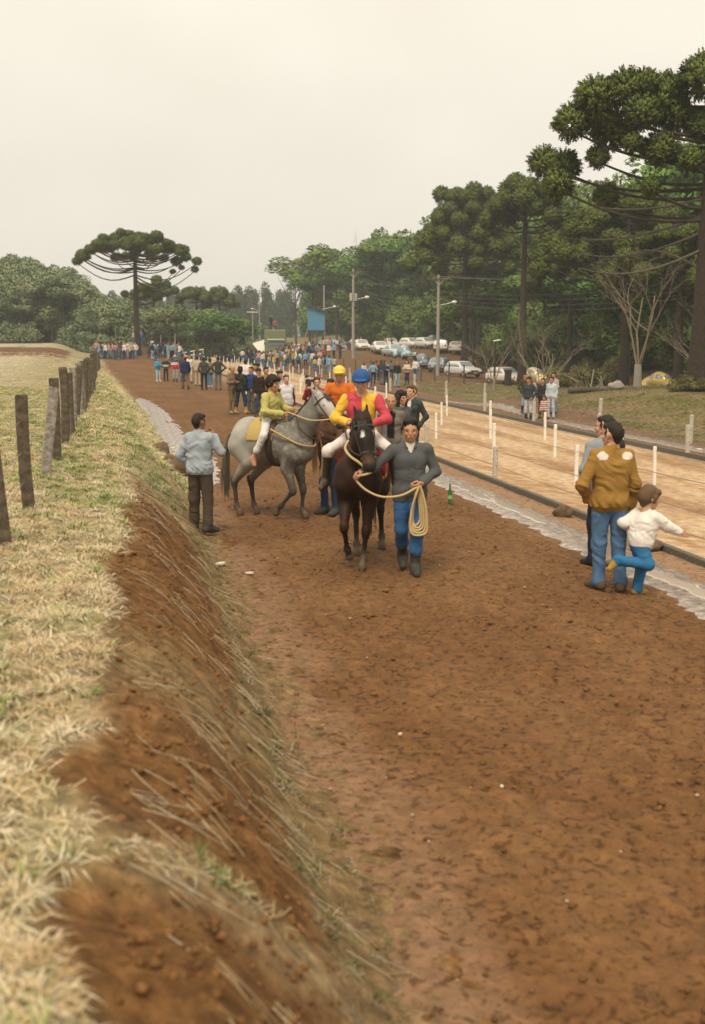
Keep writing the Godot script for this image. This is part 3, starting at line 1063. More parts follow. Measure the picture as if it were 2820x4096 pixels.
func build_woods() -> void:
	for i in 3:
		TUFTS.append(tuft_mesh(100 + i, 500))
	var g := [Color(0.061, 0.128, 0.028), Color(0.115, 0.234, 0.044), Color(0.184, 0.267, 0.062)]
	var o := [Color(0.098, 0.145, 0.030), Color(0.182, 0.256, 0.055), Color(0.254, 0.256, 0.083)]
	var bl := [Color(0.125, 0.165, 0.08), Color(0.205, 0.245, 0.12), Color(0.27, 0.265, 0.145)]  # left-wood greens, with bleaching light lifted into the colour
	var dk := [Color(0.030, 0.054, 0.021), Color(0.051, 0.084, 0.030), Color(0.068, 0.090, 0.034)]
	var br := [Color(0.135, 0.128, 0.046), Color(0.216, 0.188, 0.069), Color(0.135, 0.180, 0.052)]
	var gg := [Color(0.121, 0.173, 0.069), Color(0.182, 0.232, 0.086), Color(0.270, 0.270, 0.115)]
	CROWNS = [
		crown_mesh(1, 5200, 22, 0.055, Vector3(1, 0.9, 1), g),
		crown_mesh(2, 4600, 18, 0.06, Vector3(1, 0.95, 1), o),
		crown_mesh(3, 5200, 22, 0.052, Vector3(1, 0.85, 1), bl),
		crown_mesh(4, 2600, 20, 0.07, Vector3(0.5, 1.3, 0.5), dk, -0.9),
		crown_mesh(5, 3600, 18, 0.055, Vector3(1, 0.8, 1), br, -0.2),
		crown_mesh(6, 3200, 12, 0.05, Vector3(1, 0.6, 1), gg, 0.0),
		crown_mesh(7, 1300, 7, 0.05, Vector3(0.9, 0.7, 0.9), o, 0.0),
	]
	# --- the big araucaria on the right, its visible side laid out tuft by tuft
	var big := []
	var cam_left := PI - 0.19   # direction across the view, to the left
	for e in [[4.75, 12.5, 0.95], [5.6, 11.6, 0.85], [3.4, 13.0, 0.85], [2.7, 13.15, 0.7], [1.6, 13.0, 0.9], [3.6, 11.6, 1.0], [2.1, 12.5, 1.0], [0.5, 13.3, 1.05], [5.8, 10.4, 0.85], [5.6, 9.7, 0.75], [4.45, 9.95, 0.55], [2.1, 10.2, 0.8], [0.85, 9.8, 0.65], [3.25, 10.4, 0.5], [0.25, 11.2, 0.8], [6.05, 8.85, 0.7], [3.7, 8.6, 0.62], [2.5, 8.65, 0.45], [1.2, 12.1, 0.9], [4.3, 11.9, 0.8], [2.9, 11.9, 0.85]]:
		var u: float = e[0]
		var w := rng.randfn() * minf(1.6, 0.5 + 0.35 * u)
		big.append([cam_left + atan2(w, u), sqrt(u * u + w * w), float(e[1]) - (1.0 if float(e[1]) > 11.5 else 0.6), float(e[2]) * 1.12, 0.07 * u])
	var more := []
	for i in 16:
		var f := sqrt((i + 0.5) / 16.0)
		var a := cam_left + PI * 0.68 + (rng.randf()) * PI * 0.66
		more.append([a, 6.0 * f, lerpf(12.7, 9.8, pow(f, 2.0)) + rng.randfn() * 0.4, 0.8 + 0.3 * rng.randf()])
	var T := araucaria("tall dark araucaria with trunk at the right picture edge", on_land(23.15, -44.4), 13.6, 0.42, big, more, Vector2(0.25, 0.0))
	# long bare lower branches reaching left
	for e in [[6.0, 7.6, 0.9], [5.2, 7.0, 1.0], [5.5, 6.3, 1.1], [3.2, 5.3, -0.9], [4.5, 8.3, 0.5]]:
		var b := MB.new()
		var p := []
		var r := []
		for k in 9:
			var t := k / 8.0
			var a := cam_left + 0.3 * sin(e[0] * 7.0)
			p.append(Vector3(cos(a) * t * e[0] + 0.15, e[1] - 0.49 - float(e[2]) * sin(t * PI * 0.7), -sin(a) * t * e[0]))
			r.append(lerpf(0.07, 0.025, t))
		b.tube(p, r, 5)
		part("bare_branch", b.mesh(), M.bark_grey, T)
	for e in [[22.3, 44.0, 0.55, "leftmost"], [23.6, 43.6, 0.6, "largest"], [24.3, 44.3, 0.5, "rightmost"], [22.8, 43.4, 0.4, "smallest and nearest"]]:
		var fb := part("dry_fern", CROWNS[4], M.leaf, self, on_land(e[0], -float(e[1])) + Vector3(0, 0.25, 0))
		fb.scale = Vector3(e[2] * 1.2, e[2], e[2] * 1.2)
		tag(fb, "%s brown dry fern clump at the foot of the big araucaria" % e[3], "fern", "dry ferns round the big trunk")
	# --- the lone araucaria on the left
	araucaria("lone flat-topped araucaria standing beyond the left field", on_land(1.0, -127.0), 13.0, 0.36, umbrella(62, 5.7, 10.6, 12.4, 0.62, 0.9), [[0.3, 5.2, 9.4, 0.45, 1.2], [0.1, 4.0, 8.9, 0.45, 1.2], [-0.2, 6.6, 9.9, 0.7, 1.0], [-0.1, 6.3, 9.1, 0.55, 1.2], [3.3, 6.0, 9.8, 0.7, 1.0], [2.9, 5.8, 10.4, 0.7, 0.8], [0.4, 1.6, 6.6, 0.95], [-0.3, 2.3, 6.2, 0.75], [2.8, 1.2, 6.5, 0.6]])
	# --- araucarias in the right-hand wood
	araucaria("slim araucaria rising before the wood with open candelabra branches", on_land(30.7, -87.8), 15.4, 0.34, umbrella(24, 3.2, 13.0, 15.6, 0.9, 1.25), [[0.4, 3.4, 11.2, 0.55, 1.0], [2.6, 3.6, 10.6, 0.6, 1.0]])
	araucaria("thick dark araucaria left of the slim one", on_land(31.9, -108.0), 17.6, 0.36, umbrella(46, 5.2, 9.4, 17.4, 0.9, 1.2))
	araucaria("broad araucaria whose crown hangs behind the big one", on_land(33.6, -75.0), 12.6, 0.36, umbrella(44, 6.0, 8.2, 12.6, 0.9, 1.2))
	araucaria("araucaria half hidden behind the big trunk on the right", on_land(31.6, -63.0), 9.2, 0.3, umbrella(30, 4.4, 6.0, 9.0, 0.7, 1.0))
	araucaria("young araucaria between the slim and the broad one", on_land(37.5, -95.0), 14.5, 0.3, umbrella(30, 4.0, 8.6, 14.0, 0.9, 1.2))
	araucaria("tall araucaria deep in the wood above the white poles", on_land(37.5, -122.0), 18.5, 0.34, umbrella(36, 4.2, 11.0, 17.0, 1.0, 1.3))
	# small araucarias at the left wood's end
	araucaria("small araucaria with round top right of the lone one", on_land(9.8, -168.0), 9.4, 0.24, umbrella(16, 2.8, 8.0, 9.6, 0.8, 1.1))
	araucaria("small araucaria nearest the gap in the woods", on_land(13.4, -172.0), 9.0, 0.24, umbrella(15, 2.6, 7.6, 9.2, 0.8, 1.1))
	araucaria("small araucaria close beside the lone one's trunk", on_land(3.6, -160.0), 10.0, 0.26, umbrella(15, 3.0, 8.0, 9.6, 0.8, 1.1))
	# --- broadleaf trees of the right wood's edge that can be told apart
	var R := [
		[29.5, 205, 16.9, 5.3, 1, "spreading light tree at the left end of the right wood"], [30.0, 190, 13.5, 4.8, 0, "round green tree behind the blue tower"], [33.0, 184, 16.9, 5.5, 1, "olive tree behind the tallest white pole"], [34.5, 176, 15.5, 5.3, 0, "dark tree behind the first row of parked cars"], [38.5, 168, 17.6, 5.8, 0, "tall dark tree between the two lamp poles"], [42.0, 160, 15.5, 5.3, 1, "olive tree above the red earth mound"], [44.0, 148, 17.6, 5.8, 0, "heavy green tree right of the earth mound"],
		[39.0, 130, 12.2, 5.1, 5, "grey green tree left of the thick araucaria's trunk"], [34.0, 112, 8.7, 4.1, 1, "low olive tree behind the nearest lamp pole"], [38.5, 104, 10.9, 5.1, 0, "green tree between the two araucaria trunks"], [40.0, 90, 10.1, 4.8, 0, "leafy tree behind the pale bare bush"], [41.0, 80, 9.2, 4.4, 5, "grey green tree behind the whitewashed trunk"], [38.2, 66, 7.6, 3.9, 0, "low green tree behind the yellow car"], [34.0, 52, 6.9, 3.4, 1, "olive bushy tree behind the big trunk"],
		[40.5, 60, 8.3, 4.1, 5, "grey leafed tree at the right edge above the yellow car"]]
	for e in R:
		broadleaf(e[5], on_land(e[0], -float(e[1])), e[2], e[3], e[4], "broadleaf trees at the right wood's edge")
	var bt := bare_tree("tall leafless tree against the sky at the left end of the right wood", "leafless_tree", on_land(38.0, -206.0), 19.0, 4, M.bark_grey, 31, 0.22, 0.2)
	var lt := broadleaf("airy tall tree beside the leafless one against the sky", on_land(33.4, -207.0), 18.5, 4.6, 6, "broadleaf trees at the right wood's edge")
	broadleaf("slim leaning tree left of the airy tall one", on_land(30.0, -209.0), 13.5, 3.4, 6, "broadleaf trees at the right wood's edge")
	bare_tree("pale leafless tree with whitewashed forked trunk", "leafless_tree", on_land(24.3, -52.6), 7.0, 4, M.pale_twig, 7, 0.26, 0.06, 1.1)
	bare_tree("wide leafless bush behind the group at the far kerb", "leafless_tree", on_land(23.6, -64.0), 5.0, 7, M.pale_twig, 12, 0.6, 0.03)
	bare_tree("brown leafless sapling beside the dark lamp post", "leafless_tree", on_land(24.5, -76.0), 5.0, 6, M.pale_twig, 15, 0.4, 0.026)
	bare_tree("grey leafless shrub above the yellow car", "leafless_tree", on_land(31.0, -58.0), 5.0, 6, M.pale_twig, 19, 0.5, 0.03)
	# --- mass of the right wood
	var spots := []
	var r2 := RandomNumberGenerator.new()
	r2.seed = 99
	for i in 560:
		var d := 45.0 + 190.0 * r2.randf()
		var edge := 43.0 + 6.0 * sin(d * 0.07)
		if d > 150:
			edge = lerpf(44.0, 36.0, (d - 150.0) / 85.0)
		if d < 75:
			edge = 40.0
		var x := edge + 45.0 * pow(r2.randf(), 1.4)
		var up := 4.0 + 10.0 * pow(r2.randf(), 1.2)
		var p := on_land(x, -d)
		spots.append([p + Vector3(0, up, 0), 3.4 + 2.0 * r2.randf(), 3.6 + 2.0 * r2.randf(), 0 if r2.randf() < 0.6 else 1])
	for i in 230:
		var d := 50.0 + 130.0 * r2.randf()
		var x := (40.0 if d < 125 else lerpf(44.0, 36.0, (d - 125.0) / 60.0)) + 7.0 * r2.randf()
		spots.append([on_land(x, -d) + Vector3(0, 1.2 + 4.2 * r2.randf(), 0), 2.0 + 1.5 * r2.randf(), 2.0 + 1.4 * r2.randf(), 1 if r2.randf() < 0.55 else 0])
	# undergrowth at the wood's edge
	for i in 150:
		var d := 42.0 + 150.0 * r2.randf()
		var edge := 36.0 if d < 125 else lerpf(42.0, 30.0, clampf((d - 150.0) / 60.0, 0.0, 1.0))
		var x := edge + 9.0 * r2.randf()
		if d < 75:
			x = 27.0 + 10.0 * r2.randf() + (75.0 - d) * 0.12
		if d > 126 and d < 180 and x < 46:
			x += 6
		if d < 77 and x / d > 0.42 and x / d < 0.53:
			continue   # open view to the yellow car
		spots.append([on_land(x, -d) + Vector3(0, 0.7, 0), 0.9 + 1.1 * r2.randf(), 0.7 + 1.0 * r2.randf(), 4 if r2.randf() < 0.65 else 5])
	wood_mass("wood", [0, 1], spots)
	wood_mass("undergrowth", [4, 5], spots)
	# --- left wood
	spots = []
	for i in 330:
		var x := -95.0 + 112.0 * r2.randf()
		var d := 150.0 + 50.0 * r2.randf()
		if x > -20:
			d = 146.0 + 60.0 * r2.randf() + ss(0, 16, x) * 25.0
		var tall := lerpf(6.0, 12.0, ss(10, -15, x)) * (0.82 + 0.3 * r2.randf())
		var p := on_land(x, -d)
		var hh := maxf(1.0, (tall - 2.6) * clampf(0.25 + 0.8 * (d - 146.0) / 40.0 + 0.25 * r2.randf(), 0.1, 1.0))
		spots.append([p + Vector3(0, hh, 0), 2.8 + 1.6 * r2.randf(), 2.6 + 1.5 * r2.randf(), 2])
	for i in 120:
		var x := -62.0 + 74.0 * r2.randf()
		var d := 146.0 + 9.0 * r2.randf() + ss(0, 16, x) * 6.0
		spots.append([on_land(x, -d) + Vector3(0, 2.2 + 4.0 * r2.randf() * ss(12, -10, x), 0), 2.2 + 1.4 * r2.randf(), 2.0 + 1.2 * r2.randf(), 2])
	for i in 150:
		var x := -75.0 + 92.0 * r2.randf()
		var d := 143.0 + 14.0 * r2.randf() + ss(0, 16, x) * 6.0
		spots.append([on_land(x, -d) + Vector3(0, 0.9, 0), 1.8 + 1.4 * r2.randf(), 1.7 + 1.2 * r2.randf(), 2])
	# far conifers
	for i in 90:
		var x := -10.0 + 75.0 * r2.randf()
		var d := 300.0 + 60.0 * r2.randf()
		spots.append([on_land(x, -d) + Vector3(0, 6.0, 0), 3.2 + 1.0 * r2.randf(), 6.0 + 2.5 * r2.randf(), 3])
	wood_mass("wood", [2], spots)
	wood_mass("conifer_wood", [3], spots)
	# trees along the left wood's front edge that stand out
	var Lf := [[-46, 150, 12.6, 5.0, 2, "tall rounded grey green tree at the left picture edge"], [-36, 147, 9.0, 4.6, 2, "broad grey green tree over the field's far left"], [-27, 149, 11.6, 5.0, 2, "domed tree in the middle of the left wood"], [-18, 145, 7.4, 4.0, 5, "lowest grey green tree at the field's far edge"], [-9, 147, 8.6, 4.2, 2, "grey green tree left of the lone araucaria's trunk"], [5.0, 142, 7.0, 4.2, 5, "grey green tree right of the lone araucaria's trunk"], [10.5, 147, 7.2, 4.4, 0, "round dark tree at the right end of the left wood"], [15.0, 158, 6.2, 3.6, 0, "low dark tree beside the white-roofed building"]]
	for e in Lf:
		broadleaf(e[5], on_land(e[0], -float(e[1])), e[2], e[3], e[4], "trees at the left wood's edge")
	# far blue ridge
	var pts := PackedVector3Array()
	for k in 2:
		for i in 60:
			var x := -500.0 + i * 20.0
			pts.append(Vector3(x, -3.0 if k == 0 else 27.0 + 16.0 * n1.get_noise_2d(i * 0.09, 4.0), -760.0 - (0.0 if k == 0 else 60.0)))
	struct("far_hills", grid_mesh(pts, 60, 2), mk(Color(0.07, 0.10, 0.05), 1.0))

# ---------------------------------------------------------------- smooth bodies: tapered capsules joined with a soft minimum, meshed as surface nets
# bone: [a, b, ra, rb, tag, squash]; squash scales space (2 along an axis = half as thick there)
class Hull:
	var v := PackedVector3Array()
	var n := PackedVector3Array()
	var idx := PackedInt32Array()
	var tag := PackedInt32Array()
	func add(o: Hull, t: Transform3D, retag := -1) -> void:
		var s := v.size()
		for i in o.v.size():
			v.append(t * o.v[i])
			n.append((t.basis * o.n[i]).normalized())
			tag.append(o.tag[i] if retag < 0 else retag)
		var flip := t.basis.determinant() < 0
		for k in range(0, o.idx.size(), 3):
			idx.append(s + o.idx[k])
			idx.append(s + o.idx[k + (2 if flip else 1)])
			idx.append(s + o.idx[k + (1 if flip else 2)])

func net(bones: Array, h: float, s: float) -> Hull:
	var cut := maxf(4.0 * s, 1.9 * h)
	var lo := Vector3.INF
	var hi := -Vector3.INF
	for b in bones:
		var r: float = maxf(b[2], b[3]) + cut + h
		var rv := Vector3(r, r, r)
		lo = lo.min((b[0] as Vector3) - rv).min((b[1] as Vector3) - rv)
		hi = hi.max((b[0] as Vector3) + rv).max((b[1] as Vector3) + rv)
	var nx := int((hi.x - lo.x) / h) + 2
	var ny := int((hi.y - lo.y) / h) + 2
	var nz := int((hi.z - lo.z) / h) + 2
	var total := nx * ny * nz
	var acc := PackedFloat32Array()
	acc.resize(total)
	var best := PackedFloat32Array()
	best.resize(total)
	best.fill(1e9)
	var lab := PackedInt32Array()
	lab.resize(total)
	var sy := nx
	var sz := nx * ny
	for bone in bones:
		var a: Vector3 = bone[0]
		var e: Vector3 = bone[1]
		var ra: float = bone[2]
		var rb: float = bone[3]
		var tg: int = bone[4]
		var q: Vector3 = bone[5] if bone.size() > 5 else Vector3.ONE
		var r := maxf(ra, rb) + cut
		var rv := Vector3(r, r, r) / Vector3(minf(q.x, 1.6), minf(q.y, 1.6), minf(q.z, 1.6))
		var mn := a.min(e) - rv
		var mx := a.max(e) + rv
		var i0 := maxi(0, int((mn.x - lo.x) / h))
		var i1 := mini(nx - 1, int((mx.x - lo.x) / h) + 1)
		var j0 := maxi(0, int((mn.y - lo.y) / h))
		var j1 := mini(ny - 1, int((mx.y - lo.y) / h) + 1)
		var k0 := maxi(0, int((mn.z - lo.z) / h))
		var k1 := mini(nz - 1, int((mx.z - lo.z) / h) + 1)
		var ba := (e - a) * q
		var bb := maxf(ba.length_squared(), 1e-9)
		var inv := 1.0 / bb
		var dr := rb - ra
		for k in range(k0, k1 + 1):
			for j in range(j0, j1 + 1):
				var c := k * sz + j * sy + i0
				var p := (Vector3(lo.x + i0 * h, lo.y + j * h, lo.z + k * h) - a) * q
				var stp := h * q.x
				for i in range(i0, i1 + 1):
					var t := clampf(p.dot(ba) * inv, 0.0, 1.0)
					var d := (p - ba * t).length() - ra - dr * t
					if d < cut:
						acc[c] += exp(-d / s)
						if d < best[c]:
							best[c] = d
							lab[c] = tg
					p.x += stp
					c += 1
	var out := Hull.new()
	var where := PackedInt32Array()
	where.resize(total)
	where.fill(-1)
	var off := [0, 1, sy, sy + 1, sz, sz + 1, sz + sy, sz + sy + 1]
	var corner := [Vector3(0, 0, 0), Vector3(1, 0, 0), Vector3(0, 1, 0), Vector3(1, 1, 0), Vector3(0, 0, 1), Vector3(1, 0, 1), Vector3(0, 1, 1), Vector3(1, 1, 1)]
	var edges := [[0, 1], [2, 3], [4, 5], [6, 7], [0, 2], [1, 3], [4, 6], [5, 7], [0, 4], [1, 5], [2, 6], [3, 7]]
	var f := PackedFloat32Array()
	f.resize(8)
	for k in nz - 1:
		for j in ny - 1:
			var c := k * sz + j * sy
			for i in nx - 1:
				if acc[c] > 0.0:
					var m := 0
					for t in 8:
						if acc[c + off[t]] > 1.0:
							m += 1
					if m > 0 and m < 8:
						for t in 8:
							f[t] = -s * log(maxf(acc[c + off[t]], 1e-12))
						var p := Vector3.ZERO
						var w := 0
						for ed in edges:
							var fa := f[ed[0]]
							var fb := f[ed[1]]
							if (fa < 0.0) != (fb < 0.0):
								p += (corner[ed[0]] as Vector3).lerp(corner[ed[1]], fa / (fa - fb))
								w += 1
						p /= maxf(w, 1)
						var bt := 1e9
						var tg := 0
						for t in 8:
							if best[c + off[t]] < bt:
								bt = best[c + off[t]]
								tg = lab[c + off[t]]
						where[c] = out.v.size()
						out.v.append(lo + (Vector3(i, j, k) + p) * h)
						out.tag.append(tg)
				c += 1
	for k in range(1, nz - 1):
		for j in range(1, ny - 1):
			var c := k * sz + j * sy + 1
			for i in range(1, nx - 1):
				var va := acc[c]
				if va > 0.0:
					var ins := va > 1.0
					for ax in 3:
						var o: int = [1, sy, sz][ax]
						if (acc[c + o] > 1.0) != ins:
							var u: int = [sy, sz, 1][ax]
							var w: int = [sz, 1, sy][ax]
							var a := where[c - u - w]
							var b := where[c - w]
							var d := where[c]
							var e := where[c - u]
							if a >= 0 and b >= 0 and d >= 0 and e >= 0:
								if ins:
									out.idx.append_array([a, d, b, a, e, d])
								else:
									out.idx.append_array([a, b, d, a, d, e])
				c += 1
	out.n = smooth_normals(out.v, out.idx)
	return out

func skin_mesh(sk: Hull, col := PackedColorArray()) -> ArrayMesh:
	return mesh_of(sk.v, sk.n, sk.idx, col)

# cloth cut from a body: the faces whose tags belong to it, lifted off and hemmed; folds as noise
func garment(sk: Hull, tags: Array, lift: float, fold: float, fscale: float, sd: float, hem := 0.0) -> ArrayMesh:
	var isin := PackedByteArray()
	isin.resize(sk.v.size())
	for i in sk.v.size():
		isin[i] = 1 if sk.tag[i] in tags else 0
	var map := PackedInt32Array()
	map.resize(sk.v.size())
	map.fill(-1)
	var v := PackedVector3Array()
	var idx := PackedInt32Array()
	var edge := {}
	var base := PackedInt32Array()
	for t in range(0, sk.idx.size(), 3):
		var a := sk.idx[t]
		var b := sk.idx[t + 1]
		var c := sk.idx[t + 2]
		if isin[a] + isin[b] + isin[c] >= 2:
			for q in [a, b, c]:
				if map[q] < 0:
					map[q] = v.size()
					base.append(q)
					var p := sk.v[q]
					var k := lift
					if fold > 0.0:
						var wp := n2.get_noise_3d(p.x * 2.6 + sd, p.y * 2.6, p.z * 2.6)
						var dg := (p.y + p.x * sin(sd * 2.0) * 0.7 + 0.16 * wp) * fscale * 0.95
						k += fold * (0.75 + 0.9 * absf(wp)) * (0.5 * n2.get_noise_3d(p.x * fscale * 0.35 + sd, dg, p.z * fscale * 0.35) + 0.22 * n2.get_noise_3d(p.x * fscale + sd, dg * 1.9, p.z * fscale))
						if hem > 0.0:
							var e := exp(-pow((p.y - hem - 0.07) / 0.06, 2.0))
							k += e * 0.0065 * sin(atan2(p.x, p.z * 1.3) * 13.0 + 3.0 * n2.get_noise_2d(p.y * 9.0, sd))
					v.append(p + sk.n[q] * maxf(k, 0.002))
				idx.append(map[q])
			for e in [[a, b], [b, c], [c, a]]:
				var key := Vector2i(mini(e[0], e[1]), maxi(e[0], e[1]))
				if edge.has(key):
					edge.erase(key)
				else:
					edge[key] = e
	if v.is_empty():
		return null
	for key in edge:
		var e: Array = edge[key]
		var s := v.size()
		v.append(v[map[e[0]]]); v.append(v[map[e[1]]])
		v.append(sk.v[e[0]] - sk.n[e[0]] * 0.003); v.append(sk.v[e[1]] - sk.n[e[1]] * 0.003)
		idx.append_array([s, s + 2, s + 1, s + 1, s + 2, s + 3])
	return mesh_of(v, smooth_normals(v, idx), idx)

# ---------------------------------------------------------------- heads and hands, built once
func build_heads() -> void:
	var sq := Vector3(1.14, 1, 0.98)
	var face := [
		[Vector3(0, 0.036, -0.012), Vector3(0, 0.03, -0.03), 0.092, 0.09, 0, sq],
		[Vector3(0, 0.02, 0.034), Vector3(0, -0.055, 0.05), 0.058, 0.043, 0],
		[Vector3(0, -0.09, 0.062), Vector3(0, -0.093, 0.058), 0.024, 0.024, 0],
		[Vector3(-0.046, -0.045, 0.008), Vector3(-0.022, -0.088, 0.045), 0.026, 0.022, 0],
		[Vector3(0.046, -0.045, 0.008), Vector3(0.022, -0.088, 0.045), 0.026, 0.022, 0],
		[Vector3(0, 0.014, 0.092), Vector3(0, -0.027, 0.112), 0.008, 0.0135, 0],
		[Vector3(-0.034, 0.03, 0.074), Vector3(0.034, 0.03, 0.074), 0.017, 0.017, 0],
		[Vector3(-0.044, -0.02, 0.066), Vector3(-0.04, -0.03, 0.062), 0.022, 0.02, 0],
		[Vector3(0.044, -0.02, 0.066), Vector3(0.04, -0.03, 0.062), 0.022, 0.02, 0],
		[Vector3(-0.016, -0.058, 0.089), Vector3(0.016, -0.058, 0.089), 0.009, 0.009, 0],
		[Vector3(-0.082, 0.012, -0.01), Vector3(-0.08, -0.022, -0.004), 0.016, 0.011, 0, Vector3(1.5, 1, 0.9)],
		[Vector3(0.082, 0.012, -0.01), Vector3(0.08, -0.022, -0.004), 0.016, 0.011, 0, Vector3(1.5, 1, 0.9)],
		[Vector3(0, -0.05, -0.022), Vector3(0, -0.165, -0.036), 0.052, 0.058, 0],
	]
	HEADS.skin = net(face, 0.008, 0.006)
	var styles := {
		"short": [[Vector3(0, 0.05, -0.026), Vector3(0, 0.035, -0.045), 0.094, 0.088, 0, sq], [Vector3(0, 0.0, -0.06), Vector3(0, -0.045, -0.055), 0.062, 0.045, 0], [Vector3(-0.045, 0.095, 0.045), Vector3(0.045, 0.095, 0.045), 0.03, 0.03, 0], [Vector3(-0.072, 0.03, 0.02), Vector3(-0.076, -0.01, 0.0), 0.018, 0.012, 0], [Vector3(0.072, 0.03, 0.02), Vector3(0.076, -0.01, 0.0), 0.018, 0.012, 0]],
		"full": [[Vector3(0, 0.066, -0.03), Vector3(0, 0.03, -0.055), 0.1, 0.096, 0, sq], [Vector3(0, -0.01, -0.065), Vector3(0, -0.065, -0.06), 0.075, 0.055, 0], [Vector3(-0.045, 0.115, 0.035), Vector3(0.045, 0.118, 0.035), 0.036, 0.036, 0], [Vector3(-0.075, 0.05, 0.0), Vector3(-0.078, -0.01, -0.025), 0.026, 0.02, 0], [Vector3(0.075, 0.05, 0.0), Vector3(0.078, -0.01, -0.025), 0.026, 0.02, 0]],
		"mop": [[Vector3(0, 0.06, -0.022), Vector3(0, 0.03, -0.048), 0.104, 0.1, 0, sq], [Vector3(0, 0.0, -0.07), Vector3(0, -0.05, -0.06), 0.07, 0.05, 0], [Vector3(-0.05, 0.08, 0.062), Vector3(0.05, 0.08, 0.062), 0.04, 0.04, 0], [Vector3(-0.085, 0.03, 0.02), Vector3(-0.086, -0.02, 0.01), 0.028, 0.02, 0], [Vector3(0.085, 0.03, 0.02), Vector3(0.086, -0.02, 0.01), 0.028, 0.02, 0]],
		"bald": [[Vector3(-0.066, 0.03, -0.03), Vector3(0.066, 0.03, -0.03), 0.03, 0.03, 0], [Vector3(-0.06, 0.02, -0.06), Vector3(0.06, 0.02, -0.06), 0.045, 0.045, 0], [Vector3(0, 0.0, -0.08), Vector3(0, -0.04, -0.07), 0.05, 0.04, 0]],
		"long": [[Vector3(0, 0.06, -0.022), Vector3(0, 0.03, -0.05), 0.108, 0.108, 0, sq], [Vector3(-0.085, 0.03, -0.01), Vector3(-0.09, -0.12, -0.02), 0.045, 0.05, 0], [Vector3(0.085, 0.03, -0.01), Vector3(0.09, -0.12, -0.02), 0.045, 0.05, 0], [Vector3(0, -0.02, -0.07), Vector3(0, -0.13, -0.075), 0.085, 0.075, 0], [Vector3(-0.05, 0.1, 0.045), Vector3(0.05, 0.1, 0.045), 0.038, 0.038, 0]],
		"cap": [[Vector3(0, 0.085, -0.02), Vector3(0, 0.075, -0.03), 0.1, 0.1, 0, Vector3(1.05, 1.4, 0.95)], [Vector3(-0.03, 0.062, 0.10), Vector3(0.03, 0.062, 0.10), 0.05, 0.05, 0, Vector3(0.9, 3.2, 0.8)]],
		"beret": [[Vector3(0.0, 0.105, -0.012), Vector3(-0.015, 0.11, -0.02), 0.125, 0.12, 0, Vector3(1, 2.3, 1)]],
		"hat": [[Vector3(0, 0.08, -0.015), Vector3(0, 0.14, -0.015), 0.088, 0.07, 0], [Vector3(0, 0.07, -0.01), Vector3(0, 0.072, -0.01), 0.19, 0.19, 0, Vector3(1, 9.0, 0.9)]],
		"helmet": [[Vector3(0, 0.06, -0.014), Vector3(0, 0.045, -0.024), 0.124, 0.124, 0, Vector3(1.06, 1.02, 0.97)], [Vector3(0, 0.058, 0.10), Vector3(0, 0.054, 0.105), 0.075, 0.075, 0, Vector3(0.9, 5.0, 1.2)]],
	}
	for k in styles:
		var sk := net(styles[k], 0.0095, 0.006)
		for i in sk.v.size():
			var p := sk.v[i]
			if k == "helmet" and p.y < 0.022:
				p.y = 0.022
			if k in ["full", "mop", "long", "short", "bald"]:
				p += sk.n[i] * (0.006 if k == "short" else 0.013) * n1.get_noise_3d(p.x * 34.0, p.y * 20.0, p.z * 34.0)
			sk.v[i] = p
		HEADS[k] = skin_mesh(sk)
	# hair shows below a hat
	var eye := MB.new()
	eye.ball(Vector3.ZERO, Vector3(0.0125, 0.006, 0.006), 4, 8)
	HEADS.eye = eye.mesh()
	var brow := MB.new()
	brow.tube([Vector3(-0.017, -0.002, -0.004), Vector3(0, 0.003, 0.003), Vector3(0.017, 0.0, -0.004)], [0.003, 0.0055, 0.003], 5)
	HEADS.brow = brow.mesh()
	var lip := MB.new()
	lip.tube([Vector3(-0.021, 0.0, -0.006), Vector3(0, 0.001, 0.003), Vector3(0.021, 0.0, -0.006)], [0.003, 0.006, 0.003], 5)
	HEADS.lip = lip.mesh()
	HEADS.tache = brow.mesh()
	HANDS.relaxed = hand(0.42, 0.5)
	HANDS.grip = hand(1.25, 1.0)
	HANDS.open = hand(0.12, 0.15)

# wrist at the origin, fingers along -y, thumb towards +z, palm towards -x
func hand(curl: float, thumb_in: float) -> Hull:
	var b := []
	var zz := [0.031, 0.0105, -0.0105, -0.029]
	var ll := [0.93, 1.0, 0.95, 0.76]
	b.append([Vector3(0, 0.05, 0), Vector3(0, -0.01, 0), 0.030, 0.027, 0, Vector3(1.15, 1, 1)])
	for i in 4:
		var k := Vector3(0.002, -0.088 * (0.96 if i == 3 else 1.0), zz[i])
		b.append([Vector3(0, -0.012, zz[i] * 0.6), k, 0.0155, 0.0115, 0])
		var p := k
		var a := curl * 0.55
		var seg := [0.043, 0.027, 0.021]
		for s in 3:
			var e: Vector3 = p + Vector3(-sin(a), -cos(a), zz[i] * 0.04) * seg[s] * ll[i]
			b.append([p, e, 0.0098 - 0.0012 * s, 0.009 - 0.0012 * s, 0])
			p = e
			a += curl * 0.85
	var t0 := Vector3(-0.004, -0.022, 0.024)
	var t1 := Vector3(-0.014 - 0.012 * thumb_in, -0.05, 0.046)
	var t2 := t1 + Vector3(-0.014 * thumb_in - 0.004, -0.03, 0.008 - 0.014 * thumb_in)
	var t3 := t2 + Vector3(-0.012 * thumb_in - 0.003, -0.022, 0.002 - 0.014 * thumb_in)
	b.append([t0, t1, 0.0165, 0.0125, 0])
	b.append([t1, t2, 0.012, 0.0105, 0])
	b.append([t2, t3, 0.0105, 0.009, 0])
	return net(b, 0.0048, 0.0028)

